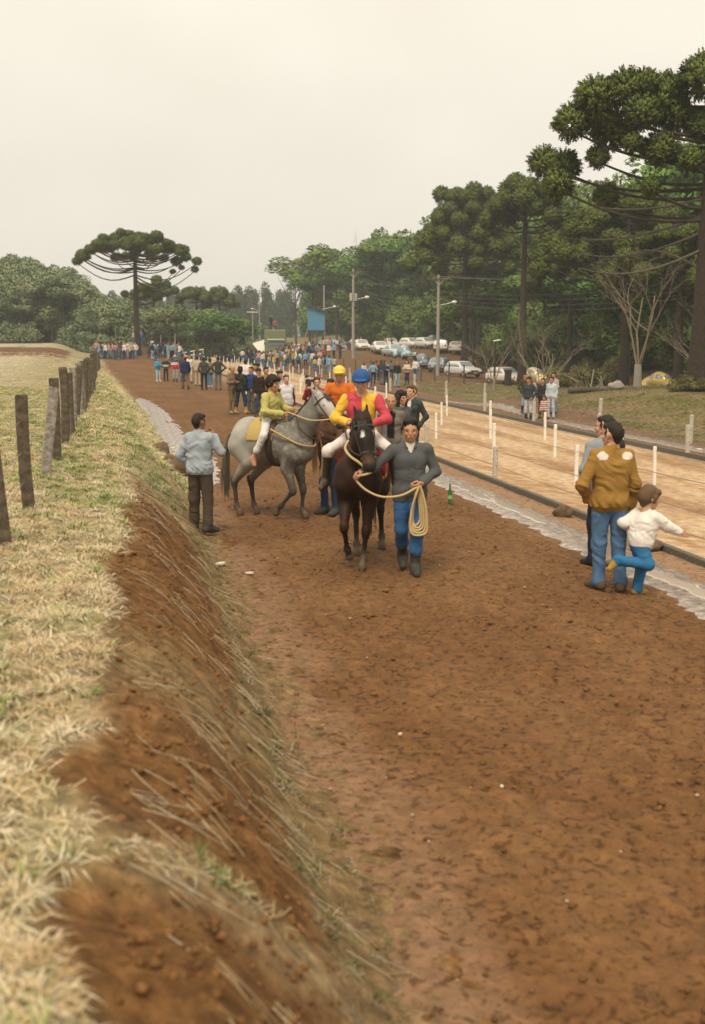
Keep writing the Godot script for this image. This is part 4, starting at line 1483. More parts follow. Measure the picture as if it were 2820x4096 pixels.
# ---------------------------------------------------------------- people
# joints of a person 1.72 m tall, facing +z, left hand on the +x side
func stand_pose() -> Dictionary:
	return {
		"pl": Vector3(0, 0.95, 0), "ch": Vector3(0, 1.27, 0.0), "nk": Vector3(0, 1.44, -0.012),
		"hiL": Vector3(0.088, 0.91, 0), "hiR": Vector3(-0.088, 0.91, 0), "knL": Vector3(0.105, 0.49, 0.025), "knR": Vector3(-0.105, 0.49, 0.025),
		"anL": Vector3(0.11, 0.085, -0.015), "anR": Vector3(-0.11, 0.085, -0.015), "toL": Vector3(0.14, 0.035, 0.15), "toR": Vector3(-0.14, 0.035, 0.15),
		"shL": Vector3(0.168, 1.375, -0.005), "shR": Vector3(-0.168, 1.375, -0.005), "elL": Vector3(0.222, 1.10, -0.03), "elR": Vector3(-0.222, 1.10, -0.03),
		"wrL": Vector3(0.228, 0.86, 0.06), "wrR": Vector3(-0.228, 0.86, 0.06),
	}

const POSES := {
	"stand": {},
	"pockets": {"elL": Vector3(0.29, 1.12, -0.07), "elR": Vector3(-0.29, 1.12, -0.07), "wrL": Vector3(0.2, 0.93, 0.07), "wrR": Vector3(-0.2, 0.93, 0.07)},
	"folded": {"elL": Vector3(0.26, 1.12, 0.06), "elR": Vector3(-0.26, 1.12, 0.06), "wrL": Vector3(-0.02, 1.16, 0.2), "wrR": Vector3(0.03, 1.13, 0.21)},
	"hips": {"elL": Vector3(0.38, 1.14, -0.1), "elR": Vector3(-0.38, 1.14, -0.1), "wrL": Vector3(0.19, 0.98, 0.03), "wrR": Vector3(-0.19, 0.98, 0.03)},
	"walk": {"knL": Vector3(0.1, 0.5, 0.13), "anL": Vector3(0.1, 0.1, 0.16), "toL": Vector3(0.12, 0.05, 0.33), "knR": Vector3(-0.1, 0.5, -0.02), "anR": Vector3(-0.1, 0.13, -0.22), "toR": Vector3(-0.12, 0.04, -0.08), "wrL": Vector3(0.26, 0.88, -0.12), "wrR": Vector3(-0.26, 0.9, 0.18), "elR": Vector3(-0.25, 1.11, 0.03)},
	"weight": {"pl": Vector3(0.03, 0.95, 0), "hiL": Vector3(0.118, 0.92, 0), "hiR": Vector3(-0.058, 0.9, 0), "knR": Vector3(-0.11, 0.48, 0.08), "anR": Vector3(-0.17, 0.085, 0.02), "toR": Vector3(-0.24, 0.035, 0.16), "knL": Vector3(0.1, 0.49, 0.0)},
	"phone": {"elL": Vector3(0.27, 1.13, 0.02), "wrL": Vector3(0.08, 1.36, 0.17), "elR": Vector3(-0.27, 1.13, 0.02), "wrR": Vector3(-0.03, 1.32, 0.18)},
	"apart": {"knL": Vector3(0.16, 0.49, 0.03), "anL": Vector3(0.22, 0.085, 0.0), "toL": Vector3(0.3, 0.035, 0.14), "knR": Vector3(-0.16, 0.49, 0.03), "anR": Vector3(-0.22, 0.085, 0.0), "toR": Vector3(-0.3, 0.035, 0.14)},
	"back": {"elL": Vector3(0.28, 1.12, -0.1), "elR": Vector3(-0.28, 1.12, -0.1), "wrL": Vector3(0.06, 0.96, -0.18), "wrR": Vector3(-0.06, 0.98, -0.18)},
	"reach": {"elL": Vector3(0.29, 1.18, 0.15), "wrL": Vector3(0.3, 1.28, 0.38)},
	"squat": {"pl": Vector3(0, 0.36, -0.18), "ch": Vector3(0, 0.66, -0.05), "nk": Vector3(0, 0.83, 0.0), "hiL": Vector3(0.09, 0.34, -0.16), "hiR": Vector3(-0.09, 0.34, -0.16), "knL": Vector3(0.18, 0.5, 0.22), "knR": Vector3(-0.18, 0.5, 0.22), "shL": Vector3(0.18, 0.78, 0.0), "shR": Vector3(-0.18, 0.78, 0.0), "elL": Vector3(0.24, 0.55, 0.14), "elR": Vector3(-0.24, 0.55, 0.14), "wrL": Vector3(0.1, 0.52, 0.34), "wrR": Vector3(-0.1, 0.52, 0.34)},
}

func figure_bones(J: Dictionary, S: Dictionary) -> Array:
	var fat: float = S.get("fat", 1.0)
	var hem: float = S.get("hem", 0.87)
	var loose: float = S.get("loose", 1.0)
	var pl: Vector3 = J.pl
	var ch: Vector3 = J.ch
	var nk: Vector3 = J.nk
	var shx: Vector3 = ((J.shL as Vector3) - (J.shR as Vector3)).normalized()
	var hix: Vector3 = ((J.hiL as Vector3) - (J.hiR as Vector3)).normalized()
	var up := (ch - pl).normalized()
	var fw := shx.cross(up).normalized()
	var b := []
	b.append([pl - hix * 0.06, pl + hix * 0.06, 0.094 * fat, 0.094 * fat, 2])
	b.append([pl - hix * 0.06 - fw * 0.035 - up * 0.03, pl + hix * 0.06 - fw * 0.035 - up * 0.03, 0.092, 0.092, 2])
	# trunk, from the hem of the top up to the shoulders
	var hp := pl + up * (hem - 0.95 + 0.11)
	b.append([hp - hix * 0.06, hp + hix * 0.06, 0.1 * fat * loose, 0.1 * fat * loose, 1])
	var wa := pl.lerp(ch, 0.5) + fw * 0.02 * (fat - 1.0) * 6.0
	b.append([wa - shx * 0.045, wa + shx * 0.045, 0.096 * fat * loose, 0.096 * fat * loose, 1])
	for sd in [-1.0, 1.0]:
		b.append([hp + hix * 0.055 * sd, ch + shx * 0.068 * sd, 0.09 * fat * loose, 0.09 * loose, 1])
	b.append([ch - shx * 0.072, ch + shx * 0.072, 0.098 * (0.5 + 0.5 * fat) * loose, 0.098 * (0.5 + 0.5 * fat) * loose, 1])
	var hi := nk - up * 0.085
	b.append([hi - shx * 0.07, hi + shx * 0.07, 0.072, 0.072, 1])
	b.append([nk - up * 0.025, (J.shL as Vector3), 0.045, 0.054, 1])
	b.append([nk - up * 0.025, (J.shR as Vector3), 0.045, 0.054, 1])
	b.append([nk - up * 0.03, nk + up * 0.075 + fw * 0.015, 0.052, 0.05, 0])
	if S.get("collar", true):
		b.append([nk - up * 0.01, nk + up * 0.014, 0.057, 0.054, 1])
	for s in ["L", "R"]:
		var sh: Vector3 = J["sh" + s]
		var el: Vector3 = J["el" + s]
		var wr: Vector3 = J["wr" + s]
		var ar: int = 6 if s == "L" else 7
		b.append([sh, el, 0.05 * loose, 0.042 * loose, ar])
		b.append([el, el.lerp(wr, 0.9), 0.042 * loose, 0.033 * loose, ar])
		b.append([el.lerp(wr, 0.9), wr, 0.03, 0.028, 0])
		var hpj: Vector3 = J["hi" + s]
		var kn: Vector3 = J["kn" + s]
		var an: Vector3 = J["an" + s]
		var to: Vector3 = J["to" + s]
		var leg: float = S.get("leg", 1.0)
		b.append([hpj, kn, 0.083 * leg * (0.6 + 0.4 * fat), 0.058 * leg, 2])
		var boot: float = S.get("boot", 0.0)
		if boot > 0.0:
			var mid := kn.lerp(an, 1.0 - boot)
			b.append([kn, mid, 0.058 * leg, 0.056 * leg, 2])
			b.append([mid, an, 0.053, 0.046, 3 if s == "L" else 5])
		elif S.get("bare", false):
			var mid := kn.lerp(an, 0.62)
			b.append([kn, mid, 0.06, 0.055, 2])
			b.append([mid, an, 0.042, 0.034, 0])
		else:
			b.append([kn, an - (an - kn).normalized() * 0.02, 0.056 * leg, 0.051 * leg, 2])
		var ft: int = 0 if S.get("bare", false) else (3 if s == "L" else 5)
		b.append([an, an.lerp(to, 0.45) - Vector3(0, 0.012, 0), 0.047, 0.042, ft])
		b.append([an.lerp(to, 0.3) - Vector3(0, 0.02, 0), to, 0.04, 0.036, ft])
		var heel := an - (to - an) * Vector3(0.28, 0, 0.28)
		heel.y = minf(an.y - 0.03, heel.y - 0.03)
		b.append([an, heel, 0.042, 0.042, ft])
	return b

func person(S: Dictionary) -> Node3D:
	var J := stand_pose()
	J.merge(POSES.get(S.get("pose", "stand"), {}), true)
	J.merge(S.get("J", {}), true)
	var k: float = S.get("h", 1.72) / 1.72
	var t := thing("person", S.label, "person", S.at, S.get("face", 0.0), S.get("group", ""))
	var bones := figure_bones(J, S)
	var sk := net(bones, S.get("cell", 0.022), 0.0155)
	# the top ends in a clean hem
	var hup := ((J.ch as Vector3) - (J.pl as Vector3)).normalized()
	var hem_at: Vector3 = (J.pl as Vector3) + hup * (float(S.get("hem", 0.87)) - 0.95)
	for i in sk.v.size():
		var tg := sk.tag[i]
		if tg == 1 or tg == 2:
			var q := sk.v[i] - hem_at
			var along := q.dot(hup)
			if tg == 2 and along > 0.0 and (q - hup * along).length() < 0.2 and not S.get("seated", false):
				sk.tag[i] = 1
			elif tg == 1 and along < 0.0:
				sk.tag[i] = 2
	if S.has("retag"):
		var f: Callable = S.retag
		for i in sk.v.size():
			sk.tag[i] = f.call(sk.v[i], sk.tag[i])
	var tops := [1]
	if not S.has("sleeve_l"):
		tops.append(6)
	if not S.has("sleeve_r"):
		tops.append(7)
	var clothes := []
	var sd := rng.randf() * 50.0
	var fold: float = S.get("fold", 0.011)
	clothes.append([S.get("top_name", "jacket"), garment(sk, tops, S.get("lift", 0.01), fold, 8.5, sd, float(S.get("gather", 0.0))), S.top])
	clothes.append([S.get("bottom_name", "trousers"), garment(sk, [2], 0.006, fold * 0.8, 9.0, sd + 9.0), S.bottom])
	if not S.get("bare", false):
		var fn := "boot" if S.get("boot", 0.0) > 0.0 else "shoe"
		for e in [3, 5]:
			clothes.append([fn, garment(sk, [e], 0.006, 0.0, 1.0, 0.0), S.get("shoes", M.leather)])
	if S.has("sleeve_l"):
		clothes.append(["sleeve", garment(sk, [6], S.get("lift", 0.012), fold, 8.5, sd), S.sleeve_l])
	if S.has("sleeve_r"):
		clothes.append(["sleeve", garment(sk, [7], S.get("lift", 0.012), fold, 8.5, sd), S.sleeve_r])
	for e in S.get("panels", []):   # [tag, name, material, lift]
		clothes.append([e[1], garment(sk, [e[0]], e[3], fold, 8.5, sd), e[2]])
	# head and hands join the body
	var shx: Vector3 = ((J.shL as Vector3) - (J.shR as Vector3)).normalized()
	var up: Vector3 = ((J.nk as Vector3) - (J.ch as Vector3)).normalized().lerp(Vector3.UP, 0.7).normalized()
	var fwd := shx.cross(up).normalized()
	var hs: float = S.get("head", 1.0)
	var hb := Basis(up.cross(fwd).normalized(), up, fwd) * Basis.from_euler(Vector3(S.get("nod", 0.0), S.get("look", 0.0), S.get("tilt", 0.0)))
	var hp: Vector3 = (J.nk as Vector3) + up * 0.148 * hs + fwd * 0.022
	var ht := Transform3D(hb.scaled(Vector3.ONE * hs), hp)
	ht.basis = hb * Basis.from_scale(Vector3.ONE * hs)
	var body := Hull.new()
	body.add(sk, Transform3D.IDENTITY)
	body.add(HEADS.skin, ht)
	for s in ["L", "R"]:
		var hk: String = S.get("hand" + s, "relaxed")
		if hk == "":
			continue
		var yb: Vector3 = ((J["el" + s] as Vector3) - (J["wr" + s] as Vector3)).normalized()
		var hint: Vector3 = S.get("thumb" + s, fwd if absf(yb.dot(fwd)) < 0.8 else Vector3.UP)
		var zb := (hint - yb * hint.dot(yb)).normalized()
		var xb := yb.cross(zb)
		var hh: float = S.get("hand_size", 1.0)
		body.add(HANDS[hk], Transform3D(Basis((xb if s == "L" else -xb) * hh, yb * hh, zb * hh), J["wr" + s]))
	var fig := Node3D.new()
	var bd := part("body", skin_mesh(body), S.get("skin", M.skin), t)
	bd.scale = Vector3.ONE * k
	for c in clothes:
		if c[1]:
			part(c[0], c[1], c[2], t).scale = Vector3.ONE * k
	fig.free()
	if S.has("collar_m"):
		# a turned-down collar: a soft band round the neck, open in front
		var cb := MB.new()
		var cp := []
		var cr := []
		for q in 13:
			var an := lerpf(-2.55, 2.55, q / 12.0)
			var low: float = 0.05 * maxf(0.0, cos(PI - absf(an)) + 0.2) if S.get("collar_v", true) else 0.0
			cp.append((J.nk as Vector3) + shx * sin(an) * 0.068 - fwd * cos(an) * 0.066 + up * (0.022 - low) + fwd * (0.012 + low * 0.45))
			cr.append(0.017 if q > 0 and q < 12 else 0.008)
		cb.tube(cp, cr, 6)
		part("collar", cb.mesh(), S.collar_m, t).scale = Vector3.ONE * k
	ht = Transform3D(Basis.from_scale(Vector3.ONE * k), Vector3.ZERO) * ht
	if S.get("hair", "short") != "":
		put_on(t, "hair", HEADS[S.get("hair", "short")], S.get("hair_m", M.hair), ht)
	if S.has("hat"):
		put_on(t, S.get("hat_name", "cap"), HEADS[S.hat], S.get("hat_m", M.hair), ht)
	if S.get("eyes", true):
		for x in [-1.0, 1.0]:
			put_on(t, "eye", HEADS.eye, M.dark, ht * Transform3D(Basis.IDENTITY, Vector3(x * 0.033, 0.006, 0.083)))
			put_on(t, "eyebrow", HEADS.brow, S.get("hair_m", M.hair), ht * Transform3D(Basis.IDENTITY, Vector3(x * 0.034, 0.027, 0.089)))
		put_on(t, "mouth", HEADS.lip, M.lip, ht * Transform3D(Basis.IDENTITY, Vector3(0, -0.059, 0.096)))
		if S.get("moustache", false):
			put_on(t, "moustache", HEADS.tache, S.get("hair_m", M.hair), ht * Transform3D(Basis.from_scale(Vector3(1.4, 1.6, 1.4)), Vector3(0, -0.046, 0.1)))
	return t

func put_on(t: Node3D, called: String, mesh: Mesh, m: Material, tr: Transform3D) -> MeshInstance3D:
	var o := part(called, mesh, m, t)
	o.transform = tr
	return o

# ---------------------------------------------------------------- horses
# facing +z; withers about 1.45 m
func horse(S: Dictionary) -> Dictionary:
	var J: Dictionary = S.J
	var t := thing("horse", S.label, "horse", S.at, S.face, "saddled racehorses")
	var b := []
	var q := Vector3(1.18, 1, 1)
	b.append([Vector3(0, 1.12, -0.12), Vector3(0, 1.10, 0.38), 0.325, 0.315, 0, q])
	b.append([Vector3(0, 1.20, -0.28), Vector3(0, 1.14, -0.1), 0.285, 0.3, 0, q])
	b.append([Vector3(0.10, 1.17, -0.3), Vector3(0.11, 1.06, -0.36), 0.225, 0.21, 0])
	b.append([Vector3(-0.10, 1.17, -0.3), Vector3(-0.11, 1.06, -0.36), 0.225, 0.21, 0])
	b.append([Vector3(0, 1.22, -0.42), Vector3(0, 1.19, -0.5), 0.17, 0.12, 0])
	b.append([Vector3(0, 1.10, 0.52), Vector3(0, 1.05, 0.60), 0.255, 0.2, 0, Vector3(1.1, 1, 1)])
	b.append([Vector3(0.11, 1.12, 0.56), Vector3(0.12, 0.98, 0.6), 0.165, 0.15, 0])
	b.append([Vector3(-0.11, 1.12, 0.56), Vector3(-0.12, 0.98, 0.6), 0.165, 0.15, 0])
	b.append([Vector3(0, 1.33, 0.36), Vector3(0, 1.31, 0.2), 0.115, 0.12, 0])
	# neck and head
	var n0: Vector3 = J.n0
	var n1_: Vector3 = J.n1
	var po: Vector3 = J.poll
	var mu: Vector3 = J.muzzle
	b.append([n0, n1_, 0.235, 0.165, 0, Vector3(1.4, 1, 1)])
	b.append([n1_, po, 0.165, 0.105, 0, Vector3(1.35, 1, 1)])
	var hd := (mu - po).normalized()
	var under: Vector3 = J.under   # from the face towards the throat
	b.append([po, po.lerp(mu, 0.45), 0.10, 0.086, 1, Vector3(1.05, 1, 1)])
	b.append([po.lerp(mu, 0.4), mu, 0.083, 0.058, 1])
	b.append([po.lerp(mu, 0.16) + under * 0.075, po.lerp(mu, 0.36) + under * 0.07, 0.095, 0.07, 1, Vector3(1.15, 1, 1)])
	b.append([po.lerp(mu, 0.45) + under * 0.05, mu + under * 0.035, 0.055, 0.042, 1])
	b.append([mu, mu + hd * 0.012, 0.06, 0.058, 5])
	for s in [-1.0, 1.0]:
		var side: Vector3 = J.get("side", Vector3(1, 0, 0)) * s
		b.append([po + side * 0.05 - hd * 0.05, po + side * 0.072 - hd * 0.19 - under * 0.02, 0.036, 0.013, 1])
		b.append([po.lerp(mu, 0.3) + side * 0.062 - under * 0.02, po.lerp(mu, 0.36) + side * 0.06 - under * 0.02, 0.03, 0.025, 1])
		b.append([mu - hd * 0.05 + side * 0.035, mu + side * 0.033, 0.028, 0.026, 5])
	# legs: [top, elbow/stifle, knee/hock, fetlock, hoof]
	for e in J.front:
		b.append([e[0], e[1], 0.15, 0.098, 0])
		b.append([e[1], e[2], 0.09, 0.042, 2])
		b.append([e[2] + Vector3(0, 0.03, 0), e[2] - Vector3(0, 0.025, 0), 0.047, 0.042, 2])
		b.append([e[2], e[3], 0.034, 0.027, 3])
		b.append([e[3], e[3], 0.036, 0.036, 3])
		b.append([e[3], e[4] + Vector3(0, 0.045, 0), 0.029, 0.034, 3])
		b.append([e[4] + Vector3(0, 0.05, 0), e[4] + Vector3(0, 0.022, 0), 0.04, 0.05, 4])
	for e in J.hind:
		b.append([e[0], e[1], 0.2, 0.135, 0])
		b.append([e[1], e[2] + ((e[1] as Vector3) - (e[2] as Vector3)) * 0.12, 0.125, 0.05, 2])
		b.append([e[2] + Vector3(0, 0.05, -0.025), e[2] - Vector3(0, 0.03, 0), 0.045, 0.043, 3])
		b.append([e[2], e[3], 0.039, 0.029, 3])
		b.append([e[3], e[3], 0.038, 0.038, 3])
		b.append([e[3], e[4] + Vector3(0, 0.045, 0), 0.03, 0.035, 3])
		b.append([e[4] + Vector3(0, 0.05, 0), e[4] + Vector3(0, 0.022, 0), 0.042, 0.052, 4])
	var sk := net(b, 0.0195, 0.014)
	var col := PackedColorArray()
	col.resize(sk.v.size())
	var f: Callable = S.coat
	for i in sk.v.size():
		col[i] = f.call(sk.v[i], sk.tag[i])
	part("body", skin_mesh(sk, col), M.coat, t)
	# saddle cloth: fitted over the back
	var z0: float = S.cloth_z
	for i in sk.v.size():
		var p := sk.v[i]
		if sk.tag[i] == 0 and absf(p.z - z0) < 0.21 + 0.06 * (1.4 - p.y) and p.y > S.cloth_y:
			sk.tag[i] = 10
			if S.has("cloth_edge") and p.y < float(S.cloth_y) + 0.05:
				sk.tag[i] = 11
	part("saddle_cloth", garment(sk, [10], 0.02, 0.0, 1.0, 0.0), S.cloth, t)
	if S.has("cloth_edge"):
		part("cloth_edging", garment(sk, [11], 0.022, 0.0, 1.0, 0.0), S.cloth_edge, t)
	# girth and saddle
	for i in sk.v.size():
		if absf(sk.v[i].z - z0 - 0.16) < 0.04 and sk.tag[i] in [0, 10, 11]:
			sk.tag[i] = 12
	part("girth", garment(sk, [12], 0.026, 0.0, 1.0, 0.0), M.leather, t)
	# eyes and nostrils
	var eb := MB.new()
	eb.ball(Vector3.ZERO, Vector3(0.02, 0.018, 0.02), 5, 8)
	var em := eb.mesh()
	for s in [-1.0, 1.0]:
		var side: Vector3 = J.get("side", Vector3(1, 0, 0)) * s
		part("eye", em, M.dark, t, po.lerp(mu, 0.33) + side * 0.081 - under * 0.022)
		part("nostril", em, M.dark, t, mu + side * 0.044 - under * 0.004 + hd * 0.03)
	# mane
	var mane := MB.new()
	var crest: Array = J.crest
	for i in 46:
		var u := i / 45.0
		var k := u * (crest.size() - 1)
		var a: Vector3 = (crest[int(k)] as Vector3).lerp(crest[mini(int(k) + 1, crest.size() - 1)], k - int(k))
		var sidev: Vector3 = J.get("side", Vector3(1, 0, 0)) * float(S.get("mane_side", 1.0))
		var l := 0.12 + 0.06 * rng.randf()
		var o := Vector3(rng.randfn(), 0, rng.randfn()) * 0.012
		mane.tube([a + o - Vector3(0, 0.03, 0), a + o + Vector3(0, 0.025, 0) + sidev * 0.03, a + o + sidev * (0.085 + 0.02 * rng.randf()) + Vector3(0, -l * 0.55, 0), a + o + sidev * 0.1 + Vector3(0, -l, 0)], [0.022, 0.02, 0.014, 0.004], 4)
	if S.get("forelock", true):
		for i in 7:
			var o: Vector3 = J.get("side", Vector3(1, 0, 0)) * (i - 3) * 0.012
			mane.tube([po - hd * 0.06 + o, po - under * 0.1 + hd * 0.03 + o, po - under * 0.105 + hd * (0.12 + 0.05 * rng.randf()) + o * 1.4], [0.016, 0.013, 0.004], 4)
	part("mane", mane.mesh(), S.hair, t)
	# tail
	var tail := MB.new()
	for i in 44:
		var a := rng.randf() * TAU
		var r := rng.randf()
		var o := Vector3(cos(a), 0, sin(a)) * r
		var l := 0.78 + 0.3 * rng.randf()
		var sw := Vector3(0.02, 0, -0.05)
		var p0 := Vector3(0, 1.24, -0.54)
		tail.tube([p0 + o * 0.02, p0 + Vector3(0, -0.05, -0.1) + o * 0.035, p0 + Vector3(0, -0.3, -0.17) + o * 0.05 + sw * 0.3, p0 + Vector3(0, -0.6 * l - 0.05, -0.17) + o * 0.075 + sw, p0 + Vector3(0, -l, -0.15) + o * (0.05 + 0.05 * r) + sw], [0.024, 0.024, 0.018, 0.011, 0.003], 4)
	part("tail", tail.mesh(), S.tail, t)
	# bridle: straps round the head
	var br := MB.new()
	for e in [[0.72, 0.082, 0.068], [0.13, 0.118, 0.1]]:
		var c := po.lerp(mu, e[0]) + under * 0.022
		var side: Vector3 = J.get("side", Vector3(1, 0, 0))
		var ring := []
		var rr := []
		for k in 15:
			var an := TAU * k / 14
			ring.append(c + side * cos(an) * float(e[2]) * 1.12 + under * sin(an) * float(e[1]) * 1.05)
			rr.append(0.0095)
		br.tube(ring, rr, 5, false)
	for s in [-1.0, 1.0]:
		var side: Vector3 = J.get("side", Vector3(1, 0, 0)) * s
		br.tube([po - hd * 0.02 + side * 0.1, po.lerp(mu, 0.3) + side * 0.104 + under * 0.03, po.lerp(mu, 0.55) + side * 0.087 + under * 0.04, po.lerp(mu, 0.8) + side * 0.07 + under * 0.05], [0.009, 0.009, 0.009, 0.009], 5)
		br.ball(po.lerp(mu, 0.8) + side * 0.07 + under * 0.05, Vector3(0.024, 0.024, 0.024), 4, 6)
	part("bridle", br.mesh(), S.bridle, t)
	return {"node": t}

func rope_part(called: String, pts: Array, r: float, m: Material, parent: Node, sides := 6) -> MeshInstance3D:
	# smooth the given points into a rope
	var out := []
	var rr := []
	for i in pts.size() - 1:
		var p0: Vector3 = pts[maxi(i - 1, 0)]
		var p1: Vector3 = pts[i]
		var p2: Vector3 = pts[i + 1]
		var p3: Vector3 = pts[mini(i + 2, pts.size() - 1)]
		for k in 6:
			var t := k / 6.0
			out.append(0.5 * ((2.0 * p1) + (p2 - p0) * t + (2.0 * p0 - 5.0 * p1 + 4.0 * p2 - p3) * t * t + (3.0 * p1 - p0 - 3.0 * p2 + p3) * t * t * t))
			rr.append(r)
	out.append(pts[pts.size() - 1])
	rr.append(r)
	var b := MB.new()
	b.tube(out, rr, sides)
	return part(called, b.mesh(), m, parent)

# ---------------------------------------------------------------- the two horses, their riders and the men in front
func units(d: Dictionary, k: float) -> Dictionary:
	var o := {}
	for e in d:
		o[e] = (d[e] as Vector3) / k
	return o

func grey_coat(p: Vector3, t: int) -> Color:
	var nz := n1.get_noise_3d(p.x * 5.0, p.y * 5.0, p.z * 5.0)
	var dap := n2.get_noise_3d(p.x * 12.0 + 3.0, p.y * 12.0, p.z * 12.0)
	if t == 4:
		return Color(0.10, 0.07, 0.045)
	if t == 5:
		return Color(0.055, 0.05, 0.045)
	if t == 1:
		return Color(0.20, 0.185, 0.16).lerp(Color(0.46, 0.43, 0.39), clampf(0.75 + 1.2 * nz + 4.0 * (p.z - 1.02), 0.15, 1.0))
	var rear := ss(0.25, -0.35, p.z)
	var c := Color(0.15, 0.14, 0.118).lerp(Color(0.34, 0.32, 0.28), rear)
	c = c.lerp(Color(0.36, 0.34, 0.30), clampf(0.6 * dap + 0.3 * nz, 0, 0.5))
	if p.z > 0.6 and p.y > 1.2:
		c = c.lerp(Color(0.18, 0.168, 0.145), 0.6)
	# dark points: hocks and knees down
	c = c.lerp(Color(0.055, 0.048, 0.04), ss(0.80, 0.42, p.y) * 0.92)
	if t == 3:
		c = Color(0.05, 0.043, 0.036).lerp(Color(0.16, 0.10, 0.06), ss(0.2, 0.04, p.y))
	return c * (1.0 + 0.15 * nz)

func bay_coat(p: Vector3, t: int) -> Color:
	var nz := n1.get_noise_3d(p.x * 4.0, p.y * 4.0, p.z * 4.0)
	if t == 4:
		return Color(0.11, 0.085, 0.06)
	if t == 5:
		return Color(0.022, 0.018, 0.016)
	var c := Color(0.029, 0.012, 0.0062) * (1.0 + 0.4 * nz)
	if t == 1:
		c = Color(0.022, 0.014, 0.010)
		if p.y < 1.42:
			c = c.lerp(Color(0.10, 0.05, 0.022), ss(1.42, 1.34, p.y) * 0.6)
		# white star on the forehead
		if p.y > 1.57 and p.y < 1.645 and p.z > 1.03 and absf(p.x - 0.118) < 0.02:
			c = Color(0.6, 0.58, 0.55)
	if t == 3:
		c = Color(0.016, 0.012, 0.01).lerp(Color(0.14, 0.10, 0.07), ss(0.3, 0.08, p.y) * 0.7)
	return c

